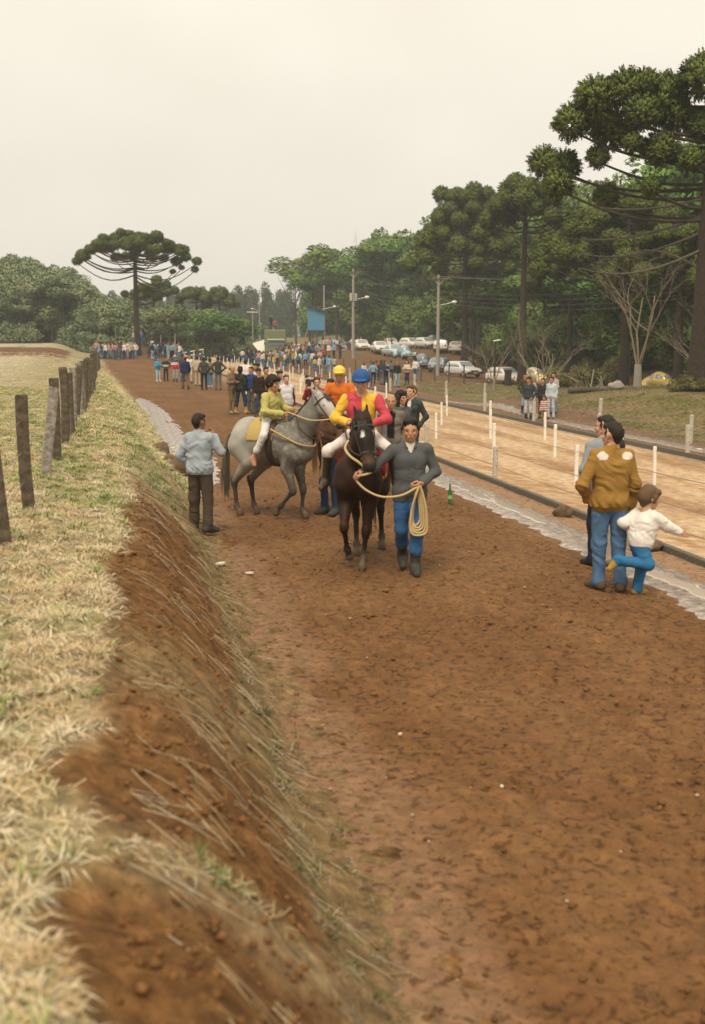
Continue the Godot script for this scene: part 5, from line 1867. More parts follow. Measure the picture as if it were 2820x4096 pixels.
func build_foreground() -> void:
	build_heads()
	# ---- grey horse, side on
	var gp := on_land(1.98, -16.98)
	var ga := 0.857
	var hd := Vector3(0, -0.735, 0.678)
	var gh := horse({
		"label": "dappled grey horse seen from the side with dark legs and tail", "at": gp, "face": ga, "coat": grey_coat, "hair": M.hair_horse, "tail": M.tail_horse, "bridle": M.leather,
		"cloth": cloth(0.50, 0.36, 0.13), "cloth_z": 0.06, "cloth_y": 1.16, "mane_side": 1.0,
		"J": {"n0": Vector3(0, 1.20, 0.52), "n1": Vector3(0, 1.50, 0.76), "poll": Vector3(0.0, 1.80, 0.93), "muzzle": Vector3(0, 1.43, 1.27), "under": Vector3(0, -0.678, -0.735),
			"crest": [Vector3(0, 1.42, 0.42), Vector3(0, 1.60, 0.60), Vector3(0, 1.78, 0.76), Vector3(0, 1.88, 0.9)],
			"front": [[Vector3(-0.14, 1.0, 0.52), Vector3(-0.13, 0.76, 0.45), Vector3(-0.13, 0.43, 0.55), Vector3(-0.13, 0.2, 0.34), Vector3(-0.13, 0.06, 0.25)], [Vector3(0.14, 1.0, 0.52), Vector3(0.13, 0.76, 0.48), Vector3(0.13, 0.42, 0.56), Vector3(0.13, 0.12, 0.54), Vector3(0.13, 0.0, 0.60)]],
			"hind": [[Vector3(-0.14, 1.06, -0.34), Vector3(-0.16, 0.84, -0.2), Vector3(-0.13, 0.5, -0.5), Vector3(-0.13, 0.13, -0.46), Vector3(-0.13, 0.0, -0.40)], [Vector3(0.14, 1.06, -0.32), Vector3(0.16, 0.84, -0.12), Vector3(0.13, 0.5, -0.38), Vector3(0.13, 0.13, -0.33), Vector3(0.13, 0.0, -0.27)]]}})
	var gn: Node3D = gh.node
	rope_part("breast_strap", [Vector3(-0.33, 1.34, 0.3), Vector3(-0.30, 1.24, 0.5), Vector3(-0.22, 1.13, 0.72), Vector3(0, 1.09, 0.83), Vector3(0.22, 1.14, 0.72)], 0.016, M.tan, gn)
	rope_part("rein", [Vector3(-0.07, 1.5, 1.18), Vector3(-0.17, 1.48, 0.9), Vector3(-0.15, 1.55, 0.6), Vector3(-0.09, 1.58, 0.45)], 0.010, M.rope, gn)
	rope_part("rein", [Vector3(0.07, 1.5, 1.18), Vector3(0.17, 1.5, 0.9), Vector3(0.15, 1.57, 0.62), Vector3(0.07, 1.62, 0.48)], 0.010, M.rope, gn)
	rope_part("neck_strap", [Vector3(-0.14, 1.52, 0.62), Vector3(-0.2, 1.36, 0.72), Vector3(-0.15, 1.24, 0.86), Vector3(0, 1.2, 0.9), Vector3(0.15, 1.24, 0.86)], 0.012, M.leather, gn)
	var bk := 0.80
	var boy := person({"label": "bareheaded boy in yellow green shirt riding the grey horse barefoot", "at": gp, "face": ga, "h": 1.376, "cell": 0.017, "head": 1.16, "hair": "mop", "hair_m": M.hair, "skin": M.skin, "bare": true, "seated": true, "loose": 1.3, "fold": 0.02, "hem": 0.84,
		"top": cloth(0.50, 0.455, 0.15), "collar_m": cloth(0.48, 0.44, 0.14), "gather": 0.84, "top_name": "shirt", "bottom": cloth(0.72, 0.67, 0.66), "handL": "grip", "handR": "grip", "thumbL": Vector3.UP, "thumbR": Vector3.UP, "hand_size": 0.95, "group": "riders",
		"J": units({"pl": Vector3(0, 1.50, 0.06), "ch": Vector3(0, 1.71, 0.09), "nk": Vector3(0, 1.835, 0.11), "hiL": Vector3(0.07, 1.47, 0.07), "hiR": Vector3(-0.07, 1.47, 0.07), "knL": Vector3(0.36, 1.24, 0.2), "knR": Vector3(-0.36, 1.24, 0.2), "anL": Vector3(0.39, 0.90, 0.02), "anR": Vector3(-0.39, 0.90, 0.02), "toL": Vector3(0.41, 0.81, 0.07), "toR": Vector3(-0.41, 0.81, 0.07), "shL": Vector3(0.15, 1.79, 0.10), "shR": Vector3(-0.15, 1.79, 0.10), "elL": Vector3(0.23, 1.61, 0.18), "elR": Vector3(-0.25, 1.58, 0.14), "wrL": Vector3(0.07, 1.60, 0.42), "wrR": Vector3(-0.11, 1.55, 0.38)}, bk)})
	# ---- dark bay horse, head on
	var bp := on_land(2.72, -13.42)
	var ba := -0.30
	var und := Vector3(0.06, -0.36, -0.93).normalized()
	var bh := horse({
		"label": "dark bay horse walking straight towards the camera with a red saddle cloth", "at": bp, "face": ba, "coat": bay_coat, "hair": M.dark, "tail": M.dark, "bridle": M.bridle_green,
		"cloth": cloth(0.55, 0.035, 0.03), "cloth_edge": cloth(0.75, 0.42, 0.04), "cloth_z": 0.12, "cloth_y": 1.0, "mane_side": -1.0,
		"J": {"n0": Vector3(0.02, 1.20, 0.52), "n1": Vector3(0.07, 1.50, 0.80), "poll": Vector3(0.10, 1.73, 0.98), "muzzle": Vector3(0.19, 1.26, 1.16), "under": und, "side": Vector3(0.98, 0.12, -0.12).normalized(),
			"crest": [Vector3(0, 1.42, 0.42), Vector3(0.03, 1.62, 0.60), Vector3(0.07, 1.77, 0.78), Vector3(0.1, 1.83, 0.94)],
			"front": [[Vector3(-0.14, 1.0, 0.55), Vector3(-0.14, 0.78, 0.52), Vector3(-0.14, 0.50, 0.74), Vector3(-0.12, 0.22, 0.58), Vector3(-0.10, 0.10, 0.52)], [Vector3(0.14, 1.0, 0.55), Vector3(0.13, 0.78, 0.52), Vector3(0.10, 0.43, 0.60), Vector3(0.07, 0.12, 0.60), Vector3(0.06, 0.0, 0.66)]],
			"hind": [[Vector3(-0.14, 1.06, -0.34), Vector3(-0.16, 0.84, -0.12), Vector3(-0.12, 0.5, -0.38), Vector3(-0.10, 0.13, -0.25), Vector3(-0.08, 0.0, -0.16)], [Vector3(0.14, 1.06, -0.34), Vector3(0.17, 0.84, -0.26), Vector3(0.16, 0.52, -0.68), Vector3(0.17, 0.15, -0.74), Vector3(0.18, 0.0, -0.68)]]}})
	var bn: Node3D = bh.node
	rope_part("halter_rope", [Vector3(-0.06, 1.52, 0.98), Vector3(-0.09, 1.44, 1.04), Vector3(-0.03, 1.36, 1.1), Vector3(0.06, 1.30, 1.12), Vector3(0.12, 1.25, 1.12)], 0.016, M.rope, bn)
	rope_part("rein", [Vector3(0.09, 1.36, 1.1), Vector3(-0.04, 1.42, 0.95), Vector3(-0.13, 1.62, 0.66), Vector3(-0.07, 1.68, 0.52)], 0.009, M.leather, bn)
	rope_part("rein", [Vector3(0.24, 1.36, 1.08), Vector3(0.24, 1.42, 0.95), Vector3(0.16, 1.6, 0.68), Vector3(0.08, 1.68, 0.52)], 0.009, M.leather, bn)
	rope_part("stirrup_leather", [Vector3(-0.31, 1.36, 0.25), Vector3(-0.40, 1.1, 0.26), Vector3(-0.42, 0.93, 0.27)], 0.012, M.leather, bn)
	rope_part("stirrup_leather", [Vector3(0.31, 1.36, 0.25), Vector3(0.40, 1.1, 0.26), Vector3(0.42, 0.93, 0.27)], 0.012, M.leather, bn)
	var red := cloth(0.60, 0.075, 0.105)
	var yel := cloth(0.82, 0.50, 0.06)
	var jk := 0.93
	person({"label": "jockey in red and yellow silks and blue helmet on the dark bay horse", "at": bp, "face": ba, "h": 1.6, "cell": 0.015, "hair": "", "hat": "helmet", "hat_name": "helmet", "hat_m": cloth(0.03, 0.10, 0.30, 0.7), "skin": M.skin_pale, "boot": 0.93, "shoes": M.leather, "seated": true, "loose": 1.12, "fold": 0.022, "hem": 0.86, "nod": 0.12,
		"top": red, "gather": 0.86, "top_name": "silk_jacket", "sleeve_r": yel, "sleeve_l": red, "bottom": cloth(0.80, 0.72, 0.68), "bottom_name": "breeches", "handL": "grip", "handR": "grip", "thumbL": Vector3.UP, "thumbR": Vector3.UP, "group": "riders", "hand_size": 0.95,
		"retag": func(p: Vector3, t: int) -> int: return 14 if t == 1 and p.x > 0.012 else t,
		"panels": [[14, "silk_front_panel", yel, 0.012]],
		"J": units({"pl": Vector3(0, 1.55, 0.06), "ch": Vector3(0, 1.83, 0.12), "nk": Vector3(0, 1.985, 0.145), "hiL": Vector3(0.09, 1.52, 0.08), "hiR": Vector3(-0.09, 1.52, 0.08), "knL": Vector3(0.37, 1.34, 0.36), "knR": Vector3(-0.37, 1.34, 0.36), "anL": Vector3(0.42, 0.97, 0.2), "anR": Vector3(-0.42, 0.97, 0.2), "toL": Vector3(0.45, 0.93, 0.36), "toR": Vector3(-0.45, 0.90, 0.36), "shL": Vector3(0.185, 1.93, 0.135), "shR": Vector3(-0.185, 1.93, 0.135), "elL": Vector3(0.31, 1.71, 0.2), "elR": Vector3(-0.31, 1.71, 0.2), "wrL": Vector3(0.11, 1.65, 0.46), "wrR": Vector3(-0.10, 1.67, 0.46)}, jk)})
	# ---- third horse and its orange rider behind
	var cp := on_land(3.42, -18.5)
	var ca := -0.55
	horse({
		"label": "brown horse half hidden behind the dark bay horse", "at": cp, "face": ca, "coat": func(p: Vector3, t: int) -> Color: return bay_coat(p, 0 if t == 1 else t) * 1.25, "hair": M.dark, "tail": M.dark, "bridle": M.leather,
		"cloth": cloth(0.3, 0.3, 0.32), "cloth_z": 0.1, "cloth_y": 1.12,
		"J": {"n0": Vector3(0, 1.18, 0.52), "n1": Vector3(0, 1.42, 0.80), "poll": Vector3(0.0, 1.56, 1.05), "muzzle": Vector3(0, 1.14, 1.3), "under": Vector3(0, -0.5, -0.86),
			"crest": [Vector3(0, 1.40, 0.42), Vector3(0, 1.52, 0.65), Vector3(0, 1.62, 0.85), Vector3(0, 1.66, 1.0)],
			"front": [[Vector3(-0.14, 1.0, 0.52), Vector3(-0.13, 0.76, 0.48), Vector3(-0.13, 0.43, 0.52), Vector3(-0.13, 0.12, 0.5), Vector3(-0.13, 0.0, 0.55)], [Vector3(0.14, 1.0, 0.52), Vector3(0.13, 0.76, 0.48), Vector3(0.13, 0.42, 0.56), Vector3(0.13, 0.12, 0.54), Vector3(0.13, 0.0, 0.60)]],
			"hind": [[Vector3(-0.14, 1.06, -0.34), Vector3(-0.16, 0.84, -0.2), Vector3(-0.13, 0.5, -0.5), Vector3(-0.13, 0.13, -0.46), Vector3(-0.13, 0.0, -0.40)], [Vector3(0.14, 1.06, -0.32), Vector3(0.16, 0.84, -0.12), Vector3(0.13, 0.5, -0.38), Vector3(0.13, 0.13, -0.33), Vector3(0.13, 0.0, -0.27)]]}})
	person({"label": "jockey in orange silks and yellow helmet behind the blue helmeted one", "at": cp, "face": ca, "h": 1.55, "cell": 0.018, "hair": "", "hat": "helmet", "hat_name": "helmet", "hat_m": cloth(0.82, 0.58, 0.10, 0.7), "skin": M.skin, "boot": 0.93, "seated": true, "loose": 1.14, "fold": 0.022, "hem": 0.86, "look": 0.3,
		"top": cloth(0.66, 0.17, 0.025), "top_name": "silk_jacket", "bottom": cloth(0.80, 0.74, 0.70), "bottom_name": "breeches", "handL": "grip", "handR": "grip", "group": "riders",
		"J": units({"pl": Vector3(0, 1.52, 0.04), "ch": Vector3(0, 1.77, 0.1), "nk": Vector3(0, 1.91, 0.13), "hiL": Vector3(0.09, 1.49, 0.06), "hiR": Vector3(-0.09, 1.49, 0.06), "knL": Vector3(0.37, 1.3, 0.34), "knR": Vector3(-0.37, 1.3, 0.34), "anL": Vector3(0.4, 0.95, 0.16), "anR": Vector3(-0.4, 0.95, 0.16), "toL": Vector3(0.42, 0.9, 0.32), "toR": Vector3(-0.42, 0.9, 0.32), "shL": Vector3(0.18, 1.86, 0.12), "shR": Vector3(-0.18, 1.86, 0.12), "elL": Vector3(0.28, 1.64, 0.18), "elR": Vector3(-0.28, 1.64, 0.18), "wrL": Vector3(0.09, 1.56, 0.42), "wrR": Vector3(-0.09, 1.56, 0.42)}, 0.9)})
	# ---- handler leading the bay
	var hp := on_land(3.08, -12.52)
	var hf := -0.16
	person({"label": "dark haired handler in dark grey shirt and jeans leading the bay horse", "at": hp, "face": hf, "h": 1.74, "cell": 0.0135, "hair": "full", "skin": M.skin, "boot": 0.48, "shoes": triplanar(mk(Color(0.07, 0.062, 0.05), 0.7), TEX.mud, 3.0, false), "hem": 0.82, "loose": 1.08, "leg": 1.16, "fold": 0.012, "look": -0.12,
		"top": cloth(0.098, 0.104, 0.106), "collar_m": cloth(0.093, 0.098, 0.10), "top_name": "shirt", "bottom": cloth(0.045, 0.13, 0.30), "bottom_name": "jeans", "handR": "grip", "handL": "grip", "thumbR": Vector3(0, 0.6, 0.8), "thumbL": Vector3(0.2, 0.9, 0.3), "moustache": false,
		"J": {"pl": Vector3(0.0, 0.955, 0), "shR": Vector3(-0.19, 1.385, 0.01), "shL": Vector3(0.19, 1.385, -0.01), "elR": Vector3(-0.40, 1.20, 0.08), "wrR": Vector3(-0.56, 1.16, 0.25), "elL": Vector3(0.29, 1.14, -0.02), "wrL": Vector3(0.11, 1.03, 0.17),
			"hiL": Vector3(0.085, 0.91, 0.0), "hiR": Vector3(-0.085, 0.91, 0.0), "knL": Vector3(0.07, 0.5, 0.16), "anL": Vector3(0.055, 0.085, 0.12), "toL": Vector3(0.06, 0.035, 0.29), "knR": Vector3(-0.09, 0.49, 0.0), "anR": Vector3(-0.055, 0.16, -0.26), "toR": Vector3(-0.06, 0.045, -0.12)},
		"retag": func(p: Vector3, t: int) -> int: return 15 if t in [1, 0] and p.y > 1.36 and p.y < 1.47 and p.z > 0.035 and absf(p.x) < 0.016 + (p.y - 1.36) * 0.34 else (19 if t == 1 and p.z > 0.03 and absf(p.x) < 0.015 else (20 if t == 1 and p.z > 0.04 and absf(p.x - 0.085) < 0.04 and absf(p.y - 1.235) < 0.05 else t)),
		"panels": [[15, "undershirt", cloth(0.72, 0.66, 0.58), 0.004], [19, "button_placket", cloth(0.108, 0.114, 0.116), 0.014], [20, "chest_pocket", cloth(0.108, 0.114, 0.116), 0.015]]})
	var rope := thing("lead_rope", "coiled cream lead rope held between the handler's two hands", "rope", hp, hf)
	rope_part("rope_span", [Vector3(-0.45, 1.19, 0.36), Vector3(-0.53, 1.165, 0.37), Vector3(-0.62, 1.14, 0.32), Vector3(-0.60, 1.08, 0.34), Vector3(-0.5, 0.99, 0.36), Vector3(-0.33, 0.92, 0.36), Vector3(-0.12, 0.93, 0.32), Vector3(0.04, 1.0, 0.26), Vector3(0.10, 1.01, 0.23)], 0.0135, M.rope, rope, 7)
	for i in 5:
		var l := 0.42 + 0.026 * i
		var w := 0.034 + 0.012 * i
		var z := 0.22 + 0.014 * i
		var x := 0.06 + 0.006 * i
		rope_part("rope_coil", [Vector3(x, 1.02, z), Vector3(x - w * 0.6, 0.89, z), Vector3(x - w * (1.0 + 0.25 * rng.randf()), 0.72, z - 0.01), Vector3(x - w * 1.1, 1.04 - l, z), Vector3(x + 0.01 * rng.randfn(), 1.0 - l, z + 0.012), Vector3(x + w * 1.05, 1.05 - l, z), Vector3(x + w * (0.9 + 0.25 * rng.randf()), 0.76, z + 0.008), Vector3(x + w * 0.55, 0.92, z), Vector3(x + 0.01, 1.03, z)], 0.0125, M.rope, rope, 7)
	# ---- man in the brown jacket, seen from behind
	var mp := on_land(4.95, -11.28)
	var mf := PI - 0.02
	person({"label": "man in mustard brown jacket with white shoulder patches seen from behind", "at": mp, "face": mf, "h": 1.80, "cell": 0.0135, "hair": "short", "skin": M.skin_pale, "hem": 0.84, "loose": 1.15, "fold": 0.02, "look": 0.55, "shoes": cloth(0.12, 0.085, 0.05), "leg": 1.14, "handL": "", "lift": 0.016,
		"top": cloth(0.34, 0.19, 0.045), "gather": 0.84, "collar_m": cloth(0.27, 0.15, 0.03), "collar_v": false, "bottom": cloth(0.10, 0.19, 0.34), "bottom_name": "jeans", "eyes": true,
		"J": {"elL": Vector3(0.31, 1.10, -0.03), "wrL": Vector3(0.2, 0.93, 0.09), "elR": Vector3(-0.25, 1.10, -0.02), "wrR": Vector3(-0.25, 0.86, 0.08), "anL": Vector3(0.07, 0.085, 0.06), "toL": Vector3(0.12, 0.035, 0.22), "anR": Vector3(-0.12, 0.085, -0.05), "toR": Vector3(-0.2, 0.035, 0.1), "knL": Vector3(0.085, 0.49, 0.05), "knR": Vector3(-0.11, 0.49, 0.0)},
		"retag": func(p: Vector3, t: int) -> int: return (16 if p.x > 0.0 else 18) if t in [1, 6, 7] and p.z < -0.0 and Vector2((absf(p.x) - 0.125) * 0.75, (p.y - 1.385) * 1.15).length() < 0.042 else (17 if t == 1 and p.y < 0.885 else t),
		"panels": [[16, "shoulder_patch", cloth(0.78, 0.70, 0.62), 0.02], [18, "shoulder_patch", cloth(0.78, 0.70, 0.62), 0.02], [17, "waistband", cloth(0.26, 0.145, 0.022), 0.004]]})
	person({"label": "man in grey blue jacket and navy trousers hidden behind the brown jacket", "at": on_land(5.50, -12.75), "face": PI + 0.15, "h": 1.80, "hair": "short", "skin": M.skin_pale, "look": 0.75, "pose": "pockets", "loose": 1.12, "shoes": M.dark, "top": cloth(0.27, 0.29, 0.33), "bottom": cloth(0.02, 0.022, 0.035), "handL": "", "handR": "", "cell": 0.018})
	person({"label": "man in dusty pink shirt almost hidden behind the brown jacket", "at": on_land(5.66, -12.75), "face": PI + 0.25, "h": 1.54, "hair": "short", "pose": "stand", "shoes": cloth(0.2, 0.16, 0.12), "top": cloth(0.42, 0.19, 0.16), "top_name": "shirt", "bottom": cloth(0.36, 0.3, 0.24), "cell": 0.02})
	# ---- boy in the white sweater, running; joints laid out across the view
	person({"label": "small boy in white sweater running with one leg kicked back", "at": on_land(5.2, -11.05), "face": -0.19, "h": 1.204, "cell": 0.017, "head": 1.34, "hair": "mop", "hair_m": mk(Color(0.11, 0.065, 0.03), 0.8), "skin": M.skin_pale, "loose": 1.7, "fold": 0.016, "hem": 0.91, "gather": 0.90, "look": -0.35, "shoes": cloth(0.42, 0.27, 0.06), "leg": 1.42,
		"top": cloth(0.83, 0.78, 0.72), "top_name": "sweater", "bottom": cloth(0.035, 0.17, 0.36), "bottom_name": "jeans", "handR": "open", "handL": "relaxed",
		"J": units({"pl": Vector3(0.0, 0.56, -0.02), "ch": Vector3(0.035, 0.76, -0.03), "nk": Vector3(0.07, 0.89, -0.03), "hiL": Vector3(0.0, 0.53, -0.07), "hiR": Vector3(0.0, 0.53, 0.05),
			"knL": Vector3(0.04, 0.30, -0.06), "anL": Vector3(0.0, 0.06, -0.06), "toL": Vector3(0.1, 0.03, -0.1), "knR": Vector3(0.06, 0.36, 0.12), "anR": Vector3(-0.25, 0.40, 0.06), "toR": Vector3(-0.33, 0.31, 0.08),
			"shL": Vector3(-0.01, 0.85, -0.13), "shR": Vector3(0.12, 0.85, 0.06), "elL": Vector3(-0.17, 0.77, -0.06), "wrL": Vector3(-0.10, 0.70, -0.22), "elR": Vector3(0.27, 0.75, 0.04), "wrR": Vector3(0.40, 0.69, 0.02)}, 0.7)})
	# ---- man in the pale blue jacket on the left, seen from behind
	person({"label": "man in pale blue jacket and brown trousers standing by the bank with hand at mouth", "at": on_land(0.90, -15.4), "face": PI - 0.5, "h": 1.60, "cell": 0.0145, "hair": "short", "skin": M.skin_dark, "hem": 0.86, "loose": 1.16, "fold": 0.02, "look": -0.25, "boot": 0.22, "shoes": triplanar(mk(Color(0.09, 0.075, 0.06), 0.7), TEX.mud, 3.0, false), "leg": 1.2, "handL": "", "handR": "grip", "thumbR": Vector3(0.3, 0.8, -0.4), "eyes": true,
		"top": cloth(0.36, 0.41, 0.46), "gather": 0.86, "collar_m": cloth(0.36, 0.41, 0.46), "collar_v": false, "bottom": cloth(0.085, 0.062, 0.045),
		"J": {"elR": Vector3(-0.30, 1.17, 0.08), "wrR": Vector3(-0.15, 1.40, 0.19), "elL": Vector3(0.29, 1.12, -0.04), "wrL": Vector3(0.2, 0.94, 0.09), "anL": Vector3(0.13, 0.085, 0.05), "toL": Vector3(0.17, 0.035, 0.2), "anR": Vector3(-0.12, 0.085, -0.03), "toR": Vector3(-0.2, 0.035, 0.12)},
		"retag": func(p: Vector3, t: int) -> int: return 17 if t == 1 and p.y < 0.895 else t, "panels": [[17, "waistband", cloth(0.36, 0.41, 0.44), 0.005]]})
	# ---- groom holding the grey horse
	var gg := on_land(2.93, -16.95)
	person({"label": "groom in brown shirt and dark jeans holding a rope behind the bay horse", "at": gg, "face": -0.9, "h": 1.70, "cell": 0.018, "hair": "short", "skin": M.skin_dark, "top": cloth(0.13, 0.065, 0.035), "top_name": "shirt", "bottom": cloth(0.022, 0.05, 0.10), "bottom_name": "jeans", "shoes": cloth(0.07, 0.065, 0.06), "handL": "grip", "handR": "grip", "J": {"elL": Vector3(0.28, 1.14, 0.08), "wrL": Vector3(0.16, 1.24, 0.33), "elR": Vector3(-0.28, 1.14, 0.08), "wrR": Vector3(-0.02, 1.26, 0.34)}})
	var gr := thing("lead_rope", "tan rope coil hanging from the groom's hand below the grey horse's chin", "rope", gg, -0.9)
	for i in 4:
		var w := 0.045 + 0.014 * i
		var z := 0.36 + 0.012 * i
		rope_part("rope_coil", [Vector3(0.12, 1.24, z), Vector3(0.12 - w, 1.05, z), Vector3(0.12 - w, 0.78 - 0.03 * i, z), Vector3(0.12, 0.70 - 0.03 * i, z), Vector3(0.12 + w, 0.79 - 0.03 * i, z), Vector3(0.12 + w, 1.05, z), Vector3(0.12, 1.24, z)], 0.011, M.rope_tan, gr, 6)

# ---------------------------------------------------------------- poles, tower, lorry, house
func box_part(called: String, parent: Node, c: Vector3, size: Vector3, m: Material, b := Basis.IDENTITY, bevel := 0.0) -> MeshInstance3D:
	var k := MB.new()
	k.box(Vector3.ZERO, size, b, bevel)
	return part(called, k.mesh(), m, parent, c)

func bar_part(called: String, parent: Node, a: Vector3, b: Vector3, r: float, m: Material, r2 := -1.0, sides := 8) -> MeshInstance3D:
	var k := MB.new()
	k.tube([a, b], [r, r2 if r2 > 0 else r], sides)
	return part(called, k.mesh(), m, parent)

func lamp_head(t: Node3D, at: Vector3, dir: Vector3) -> void:
	var l := MB.new()
	var z := dir.normalized()
	var x := Vector3.UP.cross(z).normalized()
	l.ball(Vector3.ZERO, Vector3(0.14, 0.15, 0.27), 6, 10, Basis(x, z.cross(x), z))
	part("lamp_head", l.mesh(), M.lamp_glass, t, at)

func utility_pole(label: String, at: Vector3, h: float, r: float, cross: bool, lamp: float, lamp_dir: Vector3, box := false) -> Node3D:
	var t := thing("utility_pole", label, "pole", at, 0.0, "utility poles with street lamps")
	var k := MB.new()
	k.tube([Vector3(0, -0.4, 0), Vector3(0, h, 0)], [r, r * 0.62], 8)
	part("shaft", k.mesh(), M.pole, t)
	if cross:
		box_part("crossarm", t, Vector3(0, h - 0.35, r), Vector3(2.2, 0.11, 0.1), M.old_wood_b)
		for s in [-1.0, 1.0]:
			bar_part("brace", t, Vector3(s * 0.5, h - 0.4, r), Vector3(0, h - 0.95, r * 0.8), 0.02, M.concrete)
		for x in [-1.0, -0.55, 0.55, 1.0]:
			var i := MB.new()
			lathe(i, [[0.0, 0.03], [0.08, 0.055], [0.12, 0.03], [0.17, 0.05], [0.22, 0.02]], 8)
			part("insulator", i.mesh(), M.rock, t, Vector3(x, h - 0.3, r))
	if lamp > 0.0:
		var e := Vector3(0, lamp, 0) + lamp_dir * 1.25 + Vector3(0, 0.28, 0)
		bar_part("lamp_arm", t, Vector3(-lamp_dir.x * 0.2, lamp - 0.05, 0), e, 0.035, M.chrome)
		lamp_head(t, e + lamp_dir * 0.22 + Vector3(0, 0.05, 0), lamp_dir)
	if box:
		for s in [-1.0, 1.0]:
			var c := MB.new()
			lathe(c, [[0.0, 0.0], [0.0, 0.17], [0.75, 0.17], [0.8, 0.12], [0.82, 0.0]], 10)
			part("transformer", c.mesh(), M.concrete, t, Vector3(s * 0.26, h - 3.35, 0.12))
	return t

func power_line(label: String, a: Vector3, b: Vector3, lines: Array) -> void:
	var t := thing("power_line", label, "cable", a, 0.0, "overhead power lines")
	for e in lines:   # [offset at a, offset at b, sag]
		var s := sag_wire(e[0], (b - a) + (e[1] as Vector3), e[2], 0.013, 14)
		var k := MB.new()
		k.tube(s[0], s[1], 4, false)
		part("cable", k.mesh(), M.cable, t)

func build_background() -> void:
	M.pole = triplanar(mk(Color(0.50, 0.47, 0.41), 0.9), TEX.grain, 1.2)
	M.blue_paint = triplanar(mk(Color(0.085, 0.29, 0.48), 0.8), TEX.cloth, 1.0)
	var right := Vector3(0.98, 0, 0.19)
	var p1 := on_land(27.4, -162.8)
	var p2 := on_land(23.82, -122.7)
	var p3 := on_land(28.3, -104.5)
	var p4 := on_land(43.0, -70.0)
	utility_pole("concrete pole with lamp rising behind the blue tower", p1, 9.6, 0.17, false, 6.3, right)
	utility_pole("tallest white concrete pole carrying two transformers and a crossarm", p2, 9.5, 0.19, true, 6.2, right, true)
	utility_pole("grey concrete lamp pole with crossarm at the grass edge before the cars", p3, 9.2, 0.2, true, 6.4, right)
	utility_pole("grey concrete pole among the trees on the far right", p4, 9.0, 0.2, true, 0.0, right)
	var hi := []
	var lo := []
	for x in [-1.0, -0.55, 1.0]:
		hi.append([Vector3(x, 9.1, 0.2), Vector3(x, 8.9, 0.2), 1.0])
	for i in 4:
		lo.append([Vector3(0.1, 7.6 - 0.32 * i, 0.2), Vector3(0.1, 7.4 - 0.32 * i, 0.2), 0.75 + 0.1 * i])
	power_line("power cables between the two poles left of the parked cars", p1, p2, hi.slice(0, 1) + lo)
	power_line("power cables between the tallest pole and the grey lamp pole", p2, p3, hi + lo)
	power_line("power cables running right from the grey lamp pole into the trees", p3, p4, hi + lo)
	# poles far off
	var t := utility_pole("slim pole with double lamp bar at the end of the lanes", on_land(15.9, -150.0), 6.3, 0.1, false, 0.0, right)
	box_part("lamp_bar", t, Vector3(0, 6.3, 0), Vector3(1.4, 0.1, 0.16), M.lamp_glass)
	utility_pole("thin far pole with lamp reaching left near the green lorry", on_land(25.7, -229.3), 11.5, 0.14, false, 7.6, -right)
	utility_pole("thin far pole before the white-roofed house", on_land(18.2, -200.2), 6.2, 0.09, false, 4.4, -right)
	# dark lamp post on the verge, and the posts of the car park fence
	t = thing("lamp_post", "dark wooden post with a flat lamp on the verge", "post", on_land(22.0, -68.0))
	bar_part("shaft", t, Vector3(0, -0.3, 0), Vector3(0.05, 3.0, 0), 0.075, M.bark, 0.065)
	bar_part("pale_foot", t, Vector3(0, -0.3, 0), Vector3(0.01, 0.85, 0), 0.082, M.old_wood_pale, 0.08)
	box_part("lamp_panel", t, Vector3(0.12, 3.05, 0), Vector3(0.42, 0.07, 0.22), M.lamp_glass, Basis(Vector3.BACK, 0.15), 0.01)
	t = thing("tree_stump", "short dark stump standing left of the white car on the verge", "stump", on_land(25.3, -75.2))
	var k := MB.new()
	k.tube([Vector3(0, -0.3, 0), Vector3(0, 0.2, 0), Vector3(0.02, 0.9, 0), Vector3(0.0, 1.12, 0)], [0.33, 0.26, 0.24, 0.29], 9)
	part("trunk", k.mesh(), M.bark, t)
	var f := thing("wire_fence", "dark wooden post fence along the grass edge before the parked cars", "fence", on_land(22.0, -110.0))
	var prev := Vector3.ZERO
	for i in 15:
		var d := 132.0 - i * 3.9
		var p := on_land(18.6 + 0.33 * i - 0.012 * i * i + (2.0 if i > 6 else 0.0) * ss(6, 11, i), -d)
		var o := bar_part("post", f, Vector3(0, -0.3, 0), Vector3(0.02 * rng.randfn(), 1.35 + 0.15 * rng.randf(), 0), 0.06, M.old_wood, 0.05, 6)
		o.position = p - f.position
		if i > 0:
			for hh in [0.5, 1.1]:
				var s := sag_wire(prev + Vector3(0, hh, 0), o.position + Vector3(0, hh, 0), 0.03, 0.006)
				var kk := MB.new()
				kk.tube(s[0], s[1], 4, false)
				part("wire", kk.mesh(), M.wire, f)
		prev = o.position
	# log pile on the verge
	t = thing("fallen_log", "rotten fallen log with dead branches on the far verge", "log", on_land(20.0, -48.4))
	k = MB.new()
	k.tube([Vector3(-0.9, 0.06, 0), Vector3(-0.3, 0.12, 0.02), Vector3(0.4, 0.1, 0), Vector3(0.95, 0.08, -0.03)], [0.1, 0.13, 0.12, 0.08], 8)
	part("trunk", k.mesh(), M.bark_grey, t)
	for i in 7:
		k = MB.new()
		var a := Vector3(-0.6 + i * 0.2, 0.16, 0)
		k.tube([a, a + Vector3(0.15 * rng.randfn(), 0.25, 0.1 * rng.randfn()), a + Vector3(0.4 * rng.randfn(), 0.45 + 0.2 * rng.randf(), 0.2 * rng.randfn())], [0.035, 0.025, 0.01], 5)
		part("dead_branch", k.mesh(), M.pale_twig, t)
